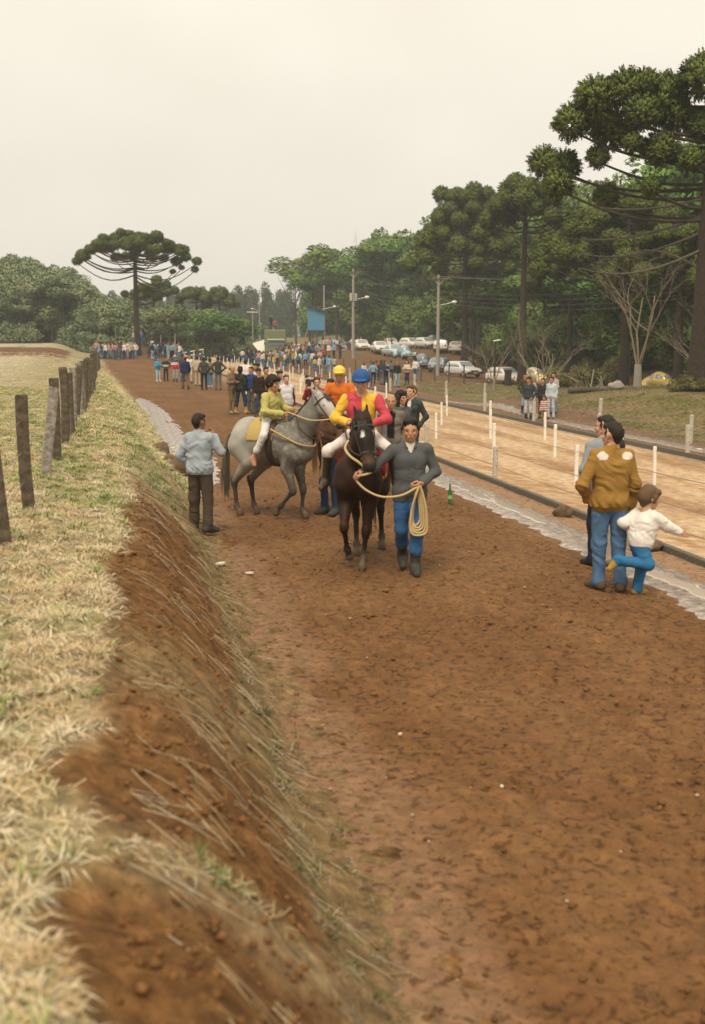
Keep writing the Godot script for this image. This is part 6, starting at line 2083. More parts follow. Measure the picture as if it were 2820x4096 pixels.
	for e in [[21.4, 51.5, "left"], [21.9, 51.0, "right"]]:
		t = thing("broken_stake", "pale broken stake leaning beside the whitewashed tree, the %s one" % e[2], "stake", on_land(e[0], -float(e[1])), 0.0, "pale stakes")
		bar_part("stick", t, Vector3(0, -0.2, 0), Vector3(0.16 if e[2] == "left" else -0.2, 0.9 if e[2] == "left" else 0.6, 0), 0.045, M.whitewash, 0.03, 6)
	# blue judges' tower on legs
	var tp := on_land(25.5, -158.0)
	t = thing("judges_tower", "blue box cabin raised on wooden legs above the crowd", "tower", tp, -0.19)
	for sx in [-1.0, 1.0]:
		for sz in [-1.0, 1.0]:
			bar_part("leg", t, Vector3(sx * 0.92, -0.4, sz * 0.9), Vector3(sx * 0.92, 3.1, sz * 0.9), 0.15, M.old_wood, 0.14, 6)
	for s in [-1.0, 1.0]:
		bar_part("brace", t, Vector3(-0.92 * s, 1.2, 0.95), Vector3(0.92 * s, 2.9, 0.95), 0.05, M.old_wood_b, 0.05, 5)
	bar_part("prop", t, Vector3(-2.3, -0.2, 1.2), Vector3(-1.05, 3.3, 1.0), 0.08, M.tan, 0.07, 5)
	for i in 8:
		var x := -1.15 + 2.3 * (i + 0.5) / 8.0
		var top := 6.3 - 0.095 * (i + 0.5)
		for z in [1.1, -1.1]:
			box_part("wall_board", t, Vector3(x, (3.0 + top) * 0.5, z), Vector3(0.283, top - 3.0, 0.04), M.blue_paint)
	for i in 8:
		var z := -1.08 + 2.16 * (i + 0.5) / 8.0
		box_part("wall_board", t, Vector3(-1.13, 4.65, z), Vector3(0.04, 3.3, 0.265), M.blue_paint)
		box_part("wall_board", t, Vector3(1.13, 4.27, z), Vector3(0.04, 2.54, 0.265), M.blue_paint)
	box_part("floor", t, Vector3(0, 2.96, 0), Vector3(2.3, 0.08, 2.2), M.old_wood)
	box_part("corner_batten", t, Vector3(1.17, 4.25, 1.12), Vector3(0.08, 2.5, 0.08), M.old_wood_pale)
	box_part("roof", t, Vector3(0.0, 6.02, 0.1), Vector3(3.0, 0.1, 2.9), M.old_wood_b, Basis(Vector3.BACK, -0.315))
	# green lorry
	var bp := on_land(17.5, -139.2)
	t = thing("lorry", "green box lorry parked behind the crowd with people on its roof", "lorry", bp, -0.1)
	box_part("cargo_box", t, Vector3(0, 2.2, -3.2), Vector3(2.6, 2.7, 5.6), triplanar(mk(Color(0.25, 0.29, 0.15), 0.8), TEX.grain, 0.6), Basis.IDENTITY, 0.1)
	box_part("cab", t, Vector3(0.0, 1.35, 0.5), Vector3(2.3, 1.9, 1.8), triplanar(mk(Color(0.25, 0.29, 0.15), 0.7), TEX.grain, 0.6), Basis.IDENTITY, 0.2)
	box_part("windscreen", t, Vector3(0.0, 1.95, 1.42), Vector3(1.9, 0.6, 0.06), mk(Color(0.14, 0.2, 0.23), 0.15, 0.6), Basis.IDENTITY, 0.02)
	box_part("sun_visor", t, Vector3(0.0, 2.33, 1.5), Vector3(2.1, 0.18, 0.3), mk(Color(0.36, 0.38, 0.24), 0.7), Basis(Vector3.RIGHT, 0.3), 0.03)
	box_part("bumper", t, Vector3(0, 0.55, 1.5), Vector3(2.3, 0.25, 0.2), M.tyre, Basis.IDENTITY, 0.03)
	for s in [-1.0, 1.0]:
		for z in [0.6, -4.6]:
			var w := MB.new()
			w.tube([Vector3(s * 1.18, 0.48, z), Vector3(s * 0.88, 0.48, z)], [0.48, 0.48], 14)
			part("wheel", w.mesh(), M.tyre, t)
		box_part("headlight", t, Vector3(s * 0.8, 0.85, 1.43), Vector3(0.25, 0.2, 0.05), M.lamp_glass, Basis.IDENTITY, 0.02)
		box_part("mirror", t, Vector3(s * 1.35, 1.9, 1.2), Vector3(0.12, 0.3, 0.08), M.tyre, Basis.IDENTITY, 0.02)
	# white canvas awning beside the lorry
	t = thing("canvas_awning", "sloping white canvas awning left of the green lorry", "awning", on_land(16.2, -143.0))
	k = MB.new()
	k.slab([Vector3(-1.1, 2.3, 0), Vector3(0.95, 2.9, 0), Vector3(1.0, 1.4, 1.4), Vector3(-0.4, 1.2, 1.4)], Vector3(0, 0.03, 0))
	part("canvas", k.mesh(), mk(Color(0.66, 0.62, 0.56), 0.9), t)
	for e in [[-1.0, 2.3, 0.0], [0.9, 2.9, 0.0], [0.95, 1.4, 1.35], [-0.38, 1.2, 1.35]]:
		bar_part("pole", t, Vector3(e[0], -0.2, e[2]), Vector3(e[0], e[1], e[2]), 0.03, M.old_wood_b, 0.03, 5)
	# house with a white roof far behind
	t = thing("house", "low cream house with white hipped roof behind the lanes", "house", on_land(22.9, -250.2), -0.1)
	var cream := triplanar(mk(Color(0.50, 0.42, 0.28), 0.9), TEX.grain, 0.5)
	box_part("wall", t, Vector3(0, 1.0, 0), Vector3(5.4, 2.4, 4.0), cream)
	k = MB.new()
	var e0 := [Vector3(-3.1, 2.1, 2.3), Vector3(3.1, 2.1, 2.3), Vector3(3.1, 2.1, -2.3), Vector3(-3.1, 2.1, -2.3)]
	var ra := Vector3(-2.2, 3.4, 0)
	var rb := Vector3(2.2, 3.4, 0)
	k.quad(e0[0], e0[1], rb, ra); k.quad(e0[2], e0[3], ra, rb); k.tri(e0[1], e0[2], rb); k.tri(e0[3], e0[0], ra); k.quad(e0[3], e0[2], e0[1], e0[0])
	part("roof", k.mesh(), mk(Color(0.78, 0.72, 0.66), 0.8), t)
	for x in [-1.9, -0.3, 1.6]:
		box_part("window" if x != -0.3 else "door", t, Vector3(x, 1.1 if x != -0.3 else 0.9, 2.01), Vector3(0.8, 0.9 if x != -0.3 else 1.8, 0.06), M.glass_dark)
	# white starting rails across the lanes
	t = thing("starting_rails", "white painted starting rails across the far lanes", "railing", on_land(7.6, -141.0), -0.2)
	for i in 5:
		bar_part("post", t, Vector3(-0.9 + i * 0.55, -0.2, 0), Vector3(-0.9 + i * 0.55, 1.0 + 0.1 * i, 0), 0.06, M.white_post, 0.06, 6)
	bar_part("rail", t, Vector3(-1.0, 0.98, 0.07), Vector3(1.4, 1.4, 0.07), 0.06, M.white_post, 0.06, 6)
	bar_part("rail", t, Vector3(-1.0, 0.55, 0.07), Vector3(1.4, 0.9, 0.07), 0.06, M.white_post, 0.06, 6)
	# tall pale stakes near the lanes' end
	var names := ["left of the lone araucaria trunk", "just right of the mound", "at the left edge of the lanes", "beside the starting rails"]
	var sp := [[-1.3, 131.0, 2.6], [3.5, 127.0, 2.3], [4.8, 121.5, 2.6], [6.6, 150.0, 3.0]]
	for i in 4:
		t = thing("tall_stake", "tall pale wooden stake " + names[i], "stake", on_land(sp[i][0], -float(sp[i][1])), 0.0, "tall stakes by the far lanes")
		bar_part("stick", t, Vector3(0, -0.3, 0), Vector3(0.02, sp[i][2], 0), 0.07, M.old_wood_pale, 0.06, 6)
	# sheet of white canvas lying by the path
	k = MB.new()
	k.slab([Vector3(-0.5, 0, 2.0), Vector3(0.55, 0, 1.6), Vector3(0.3, 0.0, -2.6), Vector3(-0.05, 0, -2.8)], Vector3(0, 0.03, 0))
	var sheet := part("canvas_sheet", k.mesh(), mk(Color(0.72, 0.68, 0.62), 0.8), self, on_land(5.9, -57.0) + Vector3(0, 0.03, 0))
	tag(sheet, "long white sheet lying on the ground behind the grey suited man", "sheet")

# ---------------------------------------------------------------- cars
func wheel_parts(t: Node3D, x: float, z: float, r: float) -> void:
	for s in [-1.0, 1.0]:
		for zz in [z, -z]:
			var w := Node3D.new()
			w.name = "wheel"
			t.add_child(w, true)
			w.position = Vector3(s * x, r, zz)
			var k := MB.new()
			k.tube([Vector3(-0.08, 0, 0), Vector3(-0.06, 0, 0), Vector3(0.06, 0, 0), Vector3(0.08, 0, 0)], [r * 0.9, r, r, r * 0.9], 16)
			part("tyre", k.mesh(), M.tyre, w)
			k = MB.new()
			k.tube([Vector3(0, 0, 0), Vector3(s * 0.088, 0, 0)], [r * 0.58, r * 0.52], 12)
			part("rim", k.mesh(), M.chrome, w)

func loft(rings: Array) -> ArrayMesh:
	# rings: loops of equal length, first and last capped
	var v := PackedVector3Array()
	var idx := PackedInt32Array()
	var m: int = rings[0].size()
	for r in rings:
		for p in r:
			v.append(p)
	for i in rings.size() - 1:
		for k in m:
			var j := (k + 1) % m
			idx.append_array([i * m + k, i * m + j, (i + 1) * m + k, i * m + j, (i + 1) * m + j, (i + 1) * m + k])
	for e in [0, rings.size() - 1]:
		for k in range(1, m - 1):
			if e == 0:
				idx.append_array([0, k + 1, k])
			else:
				idx.append_array([e * m, e * m + k, e * m + k + 1])
	var nn := smooth_normals(v, idx)
	return mesh_of(v, nn, idx)

func ring(z: float, hw: float, y0: float, y1: float, tuck: float, ins := 0.12) -> Array:
	# a rounded section of a car body: narrower at the top
	var o := []
	for e in [[1.0, 0.25], [1.02, 0.55], [1.0, 0.78], [0.97 - tuck, 0.93], [0.86 - tuck, 1.0], [-0.86 + tuck, 1.0], [-0.97 + tuck, 0.93], [-1.0, 0.78], [-1.02, 0.55], [-1.0, 0.25], [-0.93, 0.0], [0.93, 0.0]]:
		o.append(Vector3(hw * float(e[0]), lerpf(y0, y1, e[1]), z))
	return o

func car(label: String, called: String, kind: String, c: Color, at: Vector3, turn: float, cat := "car") -> Node3D:
	var t := thing(called, label, cat, at, turn, "cars parked along the wood")
	var paint := mk(c, 0.35, 0.5)
	paint.clearcoat_enabled = true
	paint.clearcoat = 0.5
	paint.clearcoat_roughness = 0.2
	if kind == "beetle":
		var b := [
			[Vector3(0, 0.56, -1.25), Vector3(0, 0.58, 1.2), 0.40, 0.30, 0, Vector3(0.78, 1.0, 1)],
			[Vector3(0, 0.72, -0.95), Vector3(0, 0.88, -0.2), 0.46, 0.60, 0, Vector3(0.86, 1, 1)],
			[Vector3(0, 0.88, -0.2), Vector3(0, 0.84, 0.22), 0.60, 0.52, 0, Vector3(0.88, 1, 1)]]
		for s in [-1.0, 1.0]:
			b.append([Vector3(s * 0.62, 0.42, 1.05), Vector3(s * 0.6, 0.5, 1.45), 0.31, 0.2, 0, Vector3(1.5, 1, 1)])
			b.append([Vector3(s * 0.62, 0.42, -1.2), Vector3(s * 0.6, 0.44, -1.45), 0.34, 0.22, 0, Vector3(1.5, 1, 1)])
		var sk := net(b, 0.06, 0.03)
		for i in sk.v.size():
			var p := sk.v[i]
			var g := 0
			if p.y > 1.02 and p.y < 1.33:
				if p.z > 0.42 and absf(p.x) < 0.5:
					g = 1
				elif p.z < -0.62 and absf(p.x) < 0.4:
					g = 2
				elif absf(p.x) > 0.45 and p.z < 0.36 and p.z > -0.66 and absf(p.z + 0.2) > 0.07:
					g = (3 if p.x > 0.0 else 5) + (1 if p.z < -0.2 else 0)
			sk.tag[i] = g
		part("body", skin_mesh(sk), paint, t)
		for g in range(1, 7):
			var pane_mesh := garment(sk, [g], 0.012, 0.0, 1.0, 0.0)
			if pane_mesh:
				part("windscreen" if g == 1 else ("rear_window" if g == 2 else "side_window"), pane_mesh, M.glass_car, t)
		wheel_parts(t, 0.66, 1.2, 0.32)
		for s in [-1.0, 1.0]:
			var l := MB.new()
			l.ball(Vector3.ZERO, Vector3(0.11, 0.12, 0.07), 5, 10)
			part("headlight", l.mesh(), M.lamp_glass, t, Vector3(s * 0.6, 0.62, 1.56))
			box_part("tail_light", t, Vector3(s * 0.62, 0.6, -1.66), Vector3(0.12, 0.2, 0.06), M.red_lens, Basis.IDENTITY, 0.02)
		for z in [1.86, -1.86]:
			bar_part("bumper", t, Vector3(-0.72, 0.4, z), Vector3(0.72, 0.4, z), 0.055, M.chrome)
		return t
	var L := 1.82
	var hw := 0.78
	var hood := 0.86
	var roof := 1.36
	var ws := 0.75     # windscreen foot
	var wt := 0.15     # windscreen head
	var rt := -1.35    # roof end
	var rf := -1.62    # rear glass foot
	var boot := 0.88
	if kind == "sedan":
		L = 2.1; ws = 0.72; wt = 0.18; rt = -0.85; rf = -1.3; hw = 0.8
	elif kind == "wagon":
		L = 2.1; ws = 0.75; wt = 0.2; rt = -1.75; rf = -1.98; hw = 0.8; boot = 0.92
	elif kind == "van":
		L = 2.15; hw = 0.86; hood = 1.05; roof = 1.92; ws = 2.02; wt = 1.72; rt = -1.95; rf = -2.05; boot = 1.1
	var front_y := hood - (0.14 if kind != "van" else 0.0)
	part("body", loft([ring(-L, hw * 0.9, 0.36, boot - 0.06, 0.05), ring(-L + 0.1, hw * 0.98, 0.26, boot, 0.03), ring(-L * 0.5, hw, 0.24, boot + 0.02, 0.02), ring(0.0, hw, 0.24, 0.9 if kind != "van" else 1.06, 0.02), ring(ws, hw, 0.24, hood + 0.02, 0.02), ring(L - 0.25, hw * 0.97, 0.26, front_y + 0.05, 0.03), ring(L - 0.05, hw * 0.94, 0.3, front_y - 0.02, 0.05), ring(L, hw * 0.9, 0.36, front_y - 0.08, 0.08)]), paint, t)
	var g0 := 0.84 if kind != "van" else 1.02
	var cab := [ring(rf, hw * 0.9, g0 - 0.1, boot + 0.03, 0.06), ring((rf + rt) * 0.5, hw * 0.9, g0 - 0.1, (boot + roof) * 0.5, 0.1), ring(rt, hw * 0.88, g0 - 0.1, roof - 0.03, 0.16), ring((rt + wt) * 0.5, hw * 0.88, g0 - 0.1, roof, 0.16), ring(wt, hw * 0.88, g0 - 0.1, roof - 0.02, 0.16), ring((wt + ws) * 0.5, hw * 0.9, g0 - 0.1, (hood + roof) * 0.5, 0.1), ring(ws, hw * 0.9, g0 - 0.1, hood + 0.03, 0.06)]
	part("roof", loft(cab), paint, t)
	# glass panes set a little proud of the cabin
	var gl: Material = M.glass_car
	var pane := func(called: String, a: Vector3, b: Vector3, c2: Vector3, d: Vector3, out: Vector3) -> void:
		var k := MB.new()
		k.slab([a + out * 0.012, b + out * 0.012, c2 + out * 0.012, d + out * 0.012], out * 0.012)
		part(called, k.mesh(), gl, t)
	var wn := Vector3(0, ws - wt, roof - hood).normalized()
	pane.call("windscreen", Vector3(-hw * 0.74, hood + 0.07, ws - 0.04), Vector3(hw * 0.74, hood + 0.07, ws - 0.04), Vector3(hw * 0.62, roof - 0.08, wt + 0.04), Vector3(-hw * 0.62, roof - 0.08, wt + 0.04), wn)
	var rn := Vector3(0, rt - rf, -(roof - boot)).normalized()
	pane.call("rear_window", Vector3(hw * 0.72, boot + 0.09, rf + 0.03), Vector3(-hw * 0.72, boot + 0.09, rf + 0.03), Vector3(-hw * 0.62, roof - 0.1, rt - 0.03), Vector3(hw * 0.62, roof - 0.1, rt - 0.03), rn)
	for s in [-1.0, 1.0]:
		var o := Vector3(s, 0.25, 0).normalized()
		var yl := (0.93 if kind != "van" else 1.12)
		var xt := hw * 0.74 + 0.015
		var xb := hw * 0.9 + 0.01
		var mid := (wt + rt) * 0.5 + 0.1
		pane.call("side_window", Vector3(s * xb, yl, ws - 0.22), Vector3(s * xb, yl, mid + 0.04), Vector3(s * xt, roof - 0.1, mid + 0.04), Vector3(s * xt, roof - 0.1, wt - 0.02), o)
		pane.call("side_window", Vector3(s * xb, yl, mid - 0.04), Vector3(s * xb, yl, rf + 0.25), Vector3(s * xt, roof - 0.1, rt + 0.06), Vector3(s * xt, roof - 0.1, mid - 0.04), o)
		box_part("headlight", t, Vector3(s * hw * 0.68, front_y - 0.18, L - 0.0), Vector3(0.28, 0.16, 0.06), M.lamp_glass, Basis.IDENTITY, 0.02)
		box_part("tail_light", t, Vector3(s * hw * 0.72, boot - 0.22, -L + 0.0), Vector3(0.24, 0.16, 0.06), M.red_lens, Basis.IDENTITY, 0.02)
	box_part("grille", t, Vector3(0, front_y - 0.18, L), Vector3(hw * 0.9, 0.13, 0.05), M.tyre, Basis.IDENTITY, 0.01)
	for z in [L + 0.06, -L - 0.06]:
		box_part("bumper", t, Vector3(0, 0.42, z), Vector3(hw * 2.0, 0.13, 0.12), M.tyre if kind == "hatch" else M.chrome, Basis.IDENTITY, 0.02)
	box_part("number_plate", t, Vector3(0, 0.42, L + 0.125), Vector3(0.4, 0.11, 0.012), mk(Color(0.5, 0.4, 0.15), 0.7))
	wheel_parts(t, hw - 0.08, L * 0.66, 0.29)
	t.scale = Vector3.ONE * 1.06
	return t

func build_cars() -> void:
	M.glass_car = mk(Color(0.22, 0.25, 0.26), 0.08, 0.7)  # pane colour lightened to carry reflected sky
	var W := Color(0.72, 0.66, 0.60)
	var list := [
		["white hatchback parked right of the dark lamp post", "hatch", Color(0.74, 0.68, 0.6), 31.3, 93.6, 0.3],
		["cream round-backed car behind the group at the far kerb", "beetle", Color(0.70, 0.56, 0.31), 32.4, 89.5, 0.5],
		["yellow round-backed car half hidden by the bank at the right", "beetle", Color(0.66, 0.46, 0.14), 36.2, 74.5, 0.55],
		["silver white hatchback behind the dark fence posts nearest the grass", "hatch", Color(0.60, 0.60, 0.58), 29.7, 101.0, 0.3],
		["pale blue hatchback seen from behind next to the grey lamp pole", "hatch", Color(0.30, 0.40, 0.47), 30.2, 110.0, 2.55],
		["grey blue round-backed car with open front left of the grey pole", "beetle", Color(0.22, 0.27, 0.31), 29.6, 115.0, 0.0],
		["light blue round-backed car in the second row", "beetle", Color(0.30, 0.43, 0.47), 29.2, 121.5, 0.15],
		["pale blue sedan in the middle of the car park", "sedan", Color(0.48, 0.56, 0.58), 30.6, 132.5, 0.1],
		["white sedan with wide bonnet right of the tallest pole", "sedan", W, 30.2, 138.5, -0.05],
		["white sedan directly beside the tallest pole", "sedan", W, 29.6, 147.0, 0.0],
		["white sedan behind people sitting on its bonnet", "sedan", W, 36.0, 158.0, 0.0],
		["white hatchback in the back row under the mound", "hatch", W, 36.8, 149.5, 0.3],
		["off-white hatchback parked just right of it in the back row", "hatch", Color(0.64, 0.61, 0.56), 37.2, 143.0, 0.25],
		["white estate seen from behind in the back row", "wagon", W, 37.2, 135.6, 2.8],
		["white pickup-like estate at the right end of the back row", "wagon", Color(0.70, 0.64, 0.57), 38.6, 132.5, 2.6],
		["white sedan highest up against the earth mound", "sedan", W, 41.0, 152.5, 0.1],
		["light blue van between the tower and the tallest pole", "van", Color(0.33, 0.46, 0.50), 28.9, 164.5, 0.5],
		["white sedan under the blue tower's left leg", "sedan", W, 24.4, 170.5, 0.0],
		["yellowish white sedan under the blue tower's right leg", "sedan", Color(0.68, 0.60, 0.42), 26.9, 170.0, 0.0],
		["dark blue hatchback tucked behind the back row", "hatch", Color(0.06, 0.08, 0.12), 39.4, 147.5, 0.9]]
	for e in list:
		var p := on_land(e[3], -float(e[4]))
		car(e[0], "parked_van" if e[1] == "van" else "parked_car", e[1], e[2], p, e[5], "van" if e[1] == "van" else "car")

# ---------------------------------------------------------------- people in the middle distance
func build_people() -> void:
	var jeans := cloth(0.07, 0.15, 0.28)
	var light_jeans := cloth(0.24, 0.36, 0.48)
	var dark := cloth(0.025, 0.026, 0.03)
	var grey := cloth(0.10, 0.105, 0.105)
	var khaki := cloth(0.19, 0.125, 0.06)
	var G := "onlookers behind the grey horse"
	var L := [
		{"label": "balding man in taupe sweater and khaki trousers at the left of the onlookers", "p": [3.56, 40.5], "face": 0.6, "pose": "folded", "hair": "bald", "hair_m": M.hair_brown, "top": cloth(0.22, 0.155, 0.10), "top_name": "sweater", "bottom": khaki, "shoes": cloth(0.25, 0.22, 0.2), "h": 1.68},
		{"label": "man in black leather jacket and rolled jeans wearing tan boots", "p": [3.83, 40.4], "face": 2.6, "pose": "apart", "hair": "full", "top": cloth(0.022, 0.025, 0.02, 0.55), "bottom": cloth(0.02, 0.045, 0.085), "bottom_name": "jeans", "boot": 0.5, "shoes": cloth(0.46, 0.28, 0.11), "h": 1.64},
		{"label": "man in white shirt and navy trousers with his back turned further off", "p": [4.97, 50.0], "face": 2.9, "pose": "walk", "top": cloth(0.80, 0.74, 0.70), "top_name": "shirt", "bottom": cloth(0.02, 0.035, 0.07), "h": 1.75},
		{"label": "young man in blue patterned sweater vest and grey trousers", "p": [4.2, 40.3], "face": -0.9, "pose": "pockets", "top": cloth(0.02, 0.055, 0.2), "top_name": "sweater", "bottom": grey, "h": 1.64, "sleeve_l": cloth(0.03, 0.035, 0.04), "sleeve_r": cloth(0.03, 0.035, 0.04)},
		{"label": "man in dark brown jacket with white open collar behind the boy rider", "p": [4.22, 38.2], "face": 0.5, "pose": "stand", "top": cloth(0.035, 0.02, 0.013), "bottom": cloth(0.07, 0.07, 0.085), "h": 1.64, "hat": "cap", "hat_m": M.hair, "collar_m": cloth(0.7, 0.66, 0.62)},
		{"label": "man in white jacket behind the brown jacketed one", "p": [4.5, 41.5], "face": -0.6, "pose": "stand", "top": cloth(0.66, 0.62, 0.58), "bottom": jeans, "h": 1.72, "hat": "beret", "hat_m": cloth(0.035, 0.03, 0.02)},
		{"label": "woman with tan scarf at her shoulders behind the boy rider", "p": [4.75, 40.6], "face": 0.2, "pose": "stand", "hair": "full", "top": cloth(0.36, 0.19, 0.05), "bottom": dark, "h": 1.62},
		{"label": "man in black beret and pale jacket right of the boy rider", "p": [4.62, 35.8], "face": 0.3, "pose": "stand", "hat": "beret", "hat_m": M.hair, "top": cloth(0.42, 0.42, 0.38), "bottom": grey, "h": 1.62},
		{"label": "stout smiling man in open white shirt and maroon cardigan", "p": [4.14, 30.8], "face": 0.25, "pose": "stand", "fat": 1.22, "hair": "short", "hair_m": mk(Color(0.06, 0.05, 0.04), 0.8), "skin": M.skin_pale, "top": cloth(0.66, 0.64, 0.66), "collar_m": cloth(0.66, 0.64, 0.66), "top_name": "shirt", "bottom": grey, "h": 1.66, "sleeve_l": cloth(0.11, 0.018, 0.02), "sleeve_r": cloth(0.11, 0.018, 0.02), "moustache": true},
		{"label": "cameraman in red jacket with a black video camera on his shoulder", "p": [4.62, 28.6], "face": -0.1, "hair": "full", "hair_m": M.hair_brown, "skin": M.skin_pale, "top": cloth(0.32, 0.03, 0.025), "bottom": light_jeans, "bottom_name": "jeans", "shoes": cloth(0.40, 0.30, 0.15), "h": 1.66, "J": {"elR": Vector3(-0.33, 1.2, 0.1), "wrR": Vector3(-0.27, 1.45, 0.24), "elL": Vector3(0.27, 1.12, 0.05), "wrL": Vector3(0.05, 1.2, 0.22)}, "handR": "grip"},
		{"label": "dark haired man in grey jacket with his back to us beside the cameraman", "p": [4.8, 27.6], "face": 2.7, "pose": "stand", "hair": "full", "top": cloth(0.085, 0.09, 0.085), "bottom": light_jeans, "bottom_name": "jeans", "h": 1.66},
		{"label": "balding man in grey tweed blazer over a black shirt", "p": [4.34, 19.0], "face": -0.25, "pose": "stand", "hair": "bald", "skin": M.skin, "top": cloth(0.19, 0.165, 0.135), "collar_m": cloth(0.17, 0.15, 0.12), "top_name": "blazer", "bottom": cloth(0.07, 0.12, 0.18), "h": 1.70, "cell": 0.018,
			"retag": func(p: Vector3, t: int) -> int: return 15 if t == 1 and p.z > 0.05 and p.y > 0.98 and absf(p.x) < 0.055 + (p.y - 1.0) * 0.05 else t, "panels": [[15, "black_shirt", cloth(0.012, 0.012, 0.013), 0.006]]},
		{"label": "dark curly haired woman behind the balding man in the blazer", "p": [4.86, 20.45], "face": 0.5, "pose": "stand", "hair": "long", "top": cloth(0.10, 0.10, 0.10), "bottom": dark, "h": 1.70},
		{"label": "young man in dark green leather jacket standing behind the handler", "p": [5.52, 22.35], "face": -0.75, "pose": "pockets", "hair": "short", "hair_m": M.hair_brown, "skin": M.skin_pale, "top": cloth(0.035, 0.045, 0.045, 0.55), "collar_m": cloth(0.035, 0.045, 0.045, 0.55), "gather": 0.87, "bottom": cloth(0.04, 0.06, 0.11), "h": 1.77, "look": -0.2,
			"retag": func(p: Vector3, t: int) -> int: return 15 if t == 1 and p.z > 0.06 and p.y > 1.1 and absf(p.x) < 0.04 else t, "panels": [[15, "white_shirt", cloth(0.7, 0.66, 0.6), 0.006]]},
	]
	for e in L:
		e.group = G
		put_person(e)
	# video camera
	var cm := thing("video_camera", "black shoulder video camera carried by the man in red", "camera", on_land(4.62, -28.6), -0.1)
	box_part("camera_body", cm, Vector3(-0.22, 1.54, 0.06), Vector3(0.13, 0.18, 0.42), M.dark, Basis.IDENTITY, 0.02)
	bar_part("lens", cm, Vector3(-0.22, 1.55, 0.26), Vector3(-0.22, 1.55, 0.48), 0.05, M.dark, 0.065, 12)
	box_part("viewfinder", cm, Vector3(-0.12, 1.6, 0.22), Vector3(0.07, 0.07, 0.2), M.dark, Basis.IDENTITY, 0.015)
	bar_part("microphone", cm, Vector3(-0.27, 1.69, 0.05), Vector3(-0.27, 1.71, 0.42), 0.035, M.dark, 0.035, 8)
	bar_part("handle", cm, Vector3(-0.22, 1.69, -0.08), Vector3(-0.22, 1.69, 0.14), 0.015, M.dark, 0.015, 6)
	G = "people strolling on the path"
	L = [
		{"label": "child in bright blue sweater and pale jeans on the path", "p": [1.76, 71.0], "face": 0.4, "h": 1.45, "pose": "folded", "top": cloth(0.04, 0.33, 0.56), "top_name": "sweater", "bottom": cloth(0.44, 0.58, 0.62), "shoes": cloth(0.6, 0.55, 0.5)},
		{"label": "person in black and white striped sweater with hands on hips", "p": [2.24, 71.5], "face": 0.1, "h": 1.46, "pose": "hips", "top": cloth(0.035, 0.035, 0.035), "top_name": "sweater", "bottom": dark, "retag": func(p: Vector3, t: int) -> int: return 15 if t == 1 and p.y > 1.05 and p.y < 1.2 else t, "panels": [[15, "white_stripe", cloth(0.6, 0.57, 0.52), 0.012]]},
		{"label": "person in blue white and red jacket wearing a pale straw hat", "p": [2.75, 70.2], "face": 0.2, "h": 1.56, "pose": "stand", "hat": "hat", "hat_name": "straw_hat", "hat_m": cloth(0.7, 0.58, 0.36), "top": cloth(0.52, 0.04, 0.03), "bottom": cloth(0.33, 0.42, 0.46), "boot": 0.45, "retag": func(p: Vector3, t: int) -> int: return (15 if p.y > 1.3 else 14) if t in [1, 6, 7] and p.y > 1.13 else t, "panels": [[15, "blue_yoke", cloth(0.03, 0.08, 0.26), 0.012], [14, "white_band", cloth(0.75, 0.7, 0.66), 0.012]]},
		{"label": "man in brown jacket just behind the straw hat", "p": [3.25, 71.5], "face": 2.8, "h": 1.66, "pose": "stand", "top": cloth(0.11, 0.07, 0.045), "bottom": jeans},
		{"label": "man in navy jacket and red cap walking away in brown trousers", "p": [2.88, 60.3], "face": 3.3, "h": 1.68, "pose": "walk", "hat": "cap", "hat_m": cloth(0.4, 0.03, 0.02), "top": cloth(0.018, 0.03, 0.085), "bottom": cloth(0.17, 0.12, 0.085), "boot": 0.3, "loose": 1.15},
		{"label": "man in white shirt and cream trousers facing us on the path", "p": [3.5, 68.5], "face": 0.1, "h": 1.66, "pose": "walk", "top": cloth(0.72, 0.66, 0.6), "top_name": "shirt", "bottom": cloth(0.50, 0.42, 0.29)},
		{"label": "man in cream suit beside the dark grey suited man", "p": [3.72, 64.0], "face": 2.9, "h": 1.66, "pose": "stand", "top": cloth(0.52, 0.43, 0.30), "bottom": cloth(0.50, 0.42, 0.29), "top_name": "blazer"},
		{"label": "man in dark grey jacket and black trousers seen from behind on the path", "p": [3.78, 59.5], "face": 3.1, "h": 1.66, "pose": "pockets", "top": cloth(0.06, 0.062, 0.06), "top_name": "blazer", "bottom": dark},
		{"label": "woman in tan jacket and blue jeans between the two dark suits", "p": [4.28, 62.4], "face": 3.5, "h": 1.55, "pose": "stand", "hair": "full", "top": cloth(0.26, 0.2, 0.12), "bottom": cloth(0.06, 0.2, 0.4), "bottom_name": "jeans", "shoes": cloth(0.6, 0.56, 0.5)},
		{"label": "man in grey suit with arms akimbo walking away at the right of the path", "p": [4.46, 58.9], "face": 3.2, "h": 1.70, "pose": "hips", "top": cloth(0.045, 0.047, 0.042), "top_name": "blazer", "bottom": cloth(0.12, 0.135, 0.14)},
		{"label": "boy in pale yellow shirt standing between the lanes", "p": [6.4, 88.0], "face": 0.2, "h": 1.5, "pose": "stand", "top": cloth(0.6, 0.5, 0.36), "bottom": cloth(0.5, 0.55, 0.6)},
	]
	for e in L:
		e.group = G
		e.cell = 0.028
		put_person(e)
	G = "group standing at the far kerb"
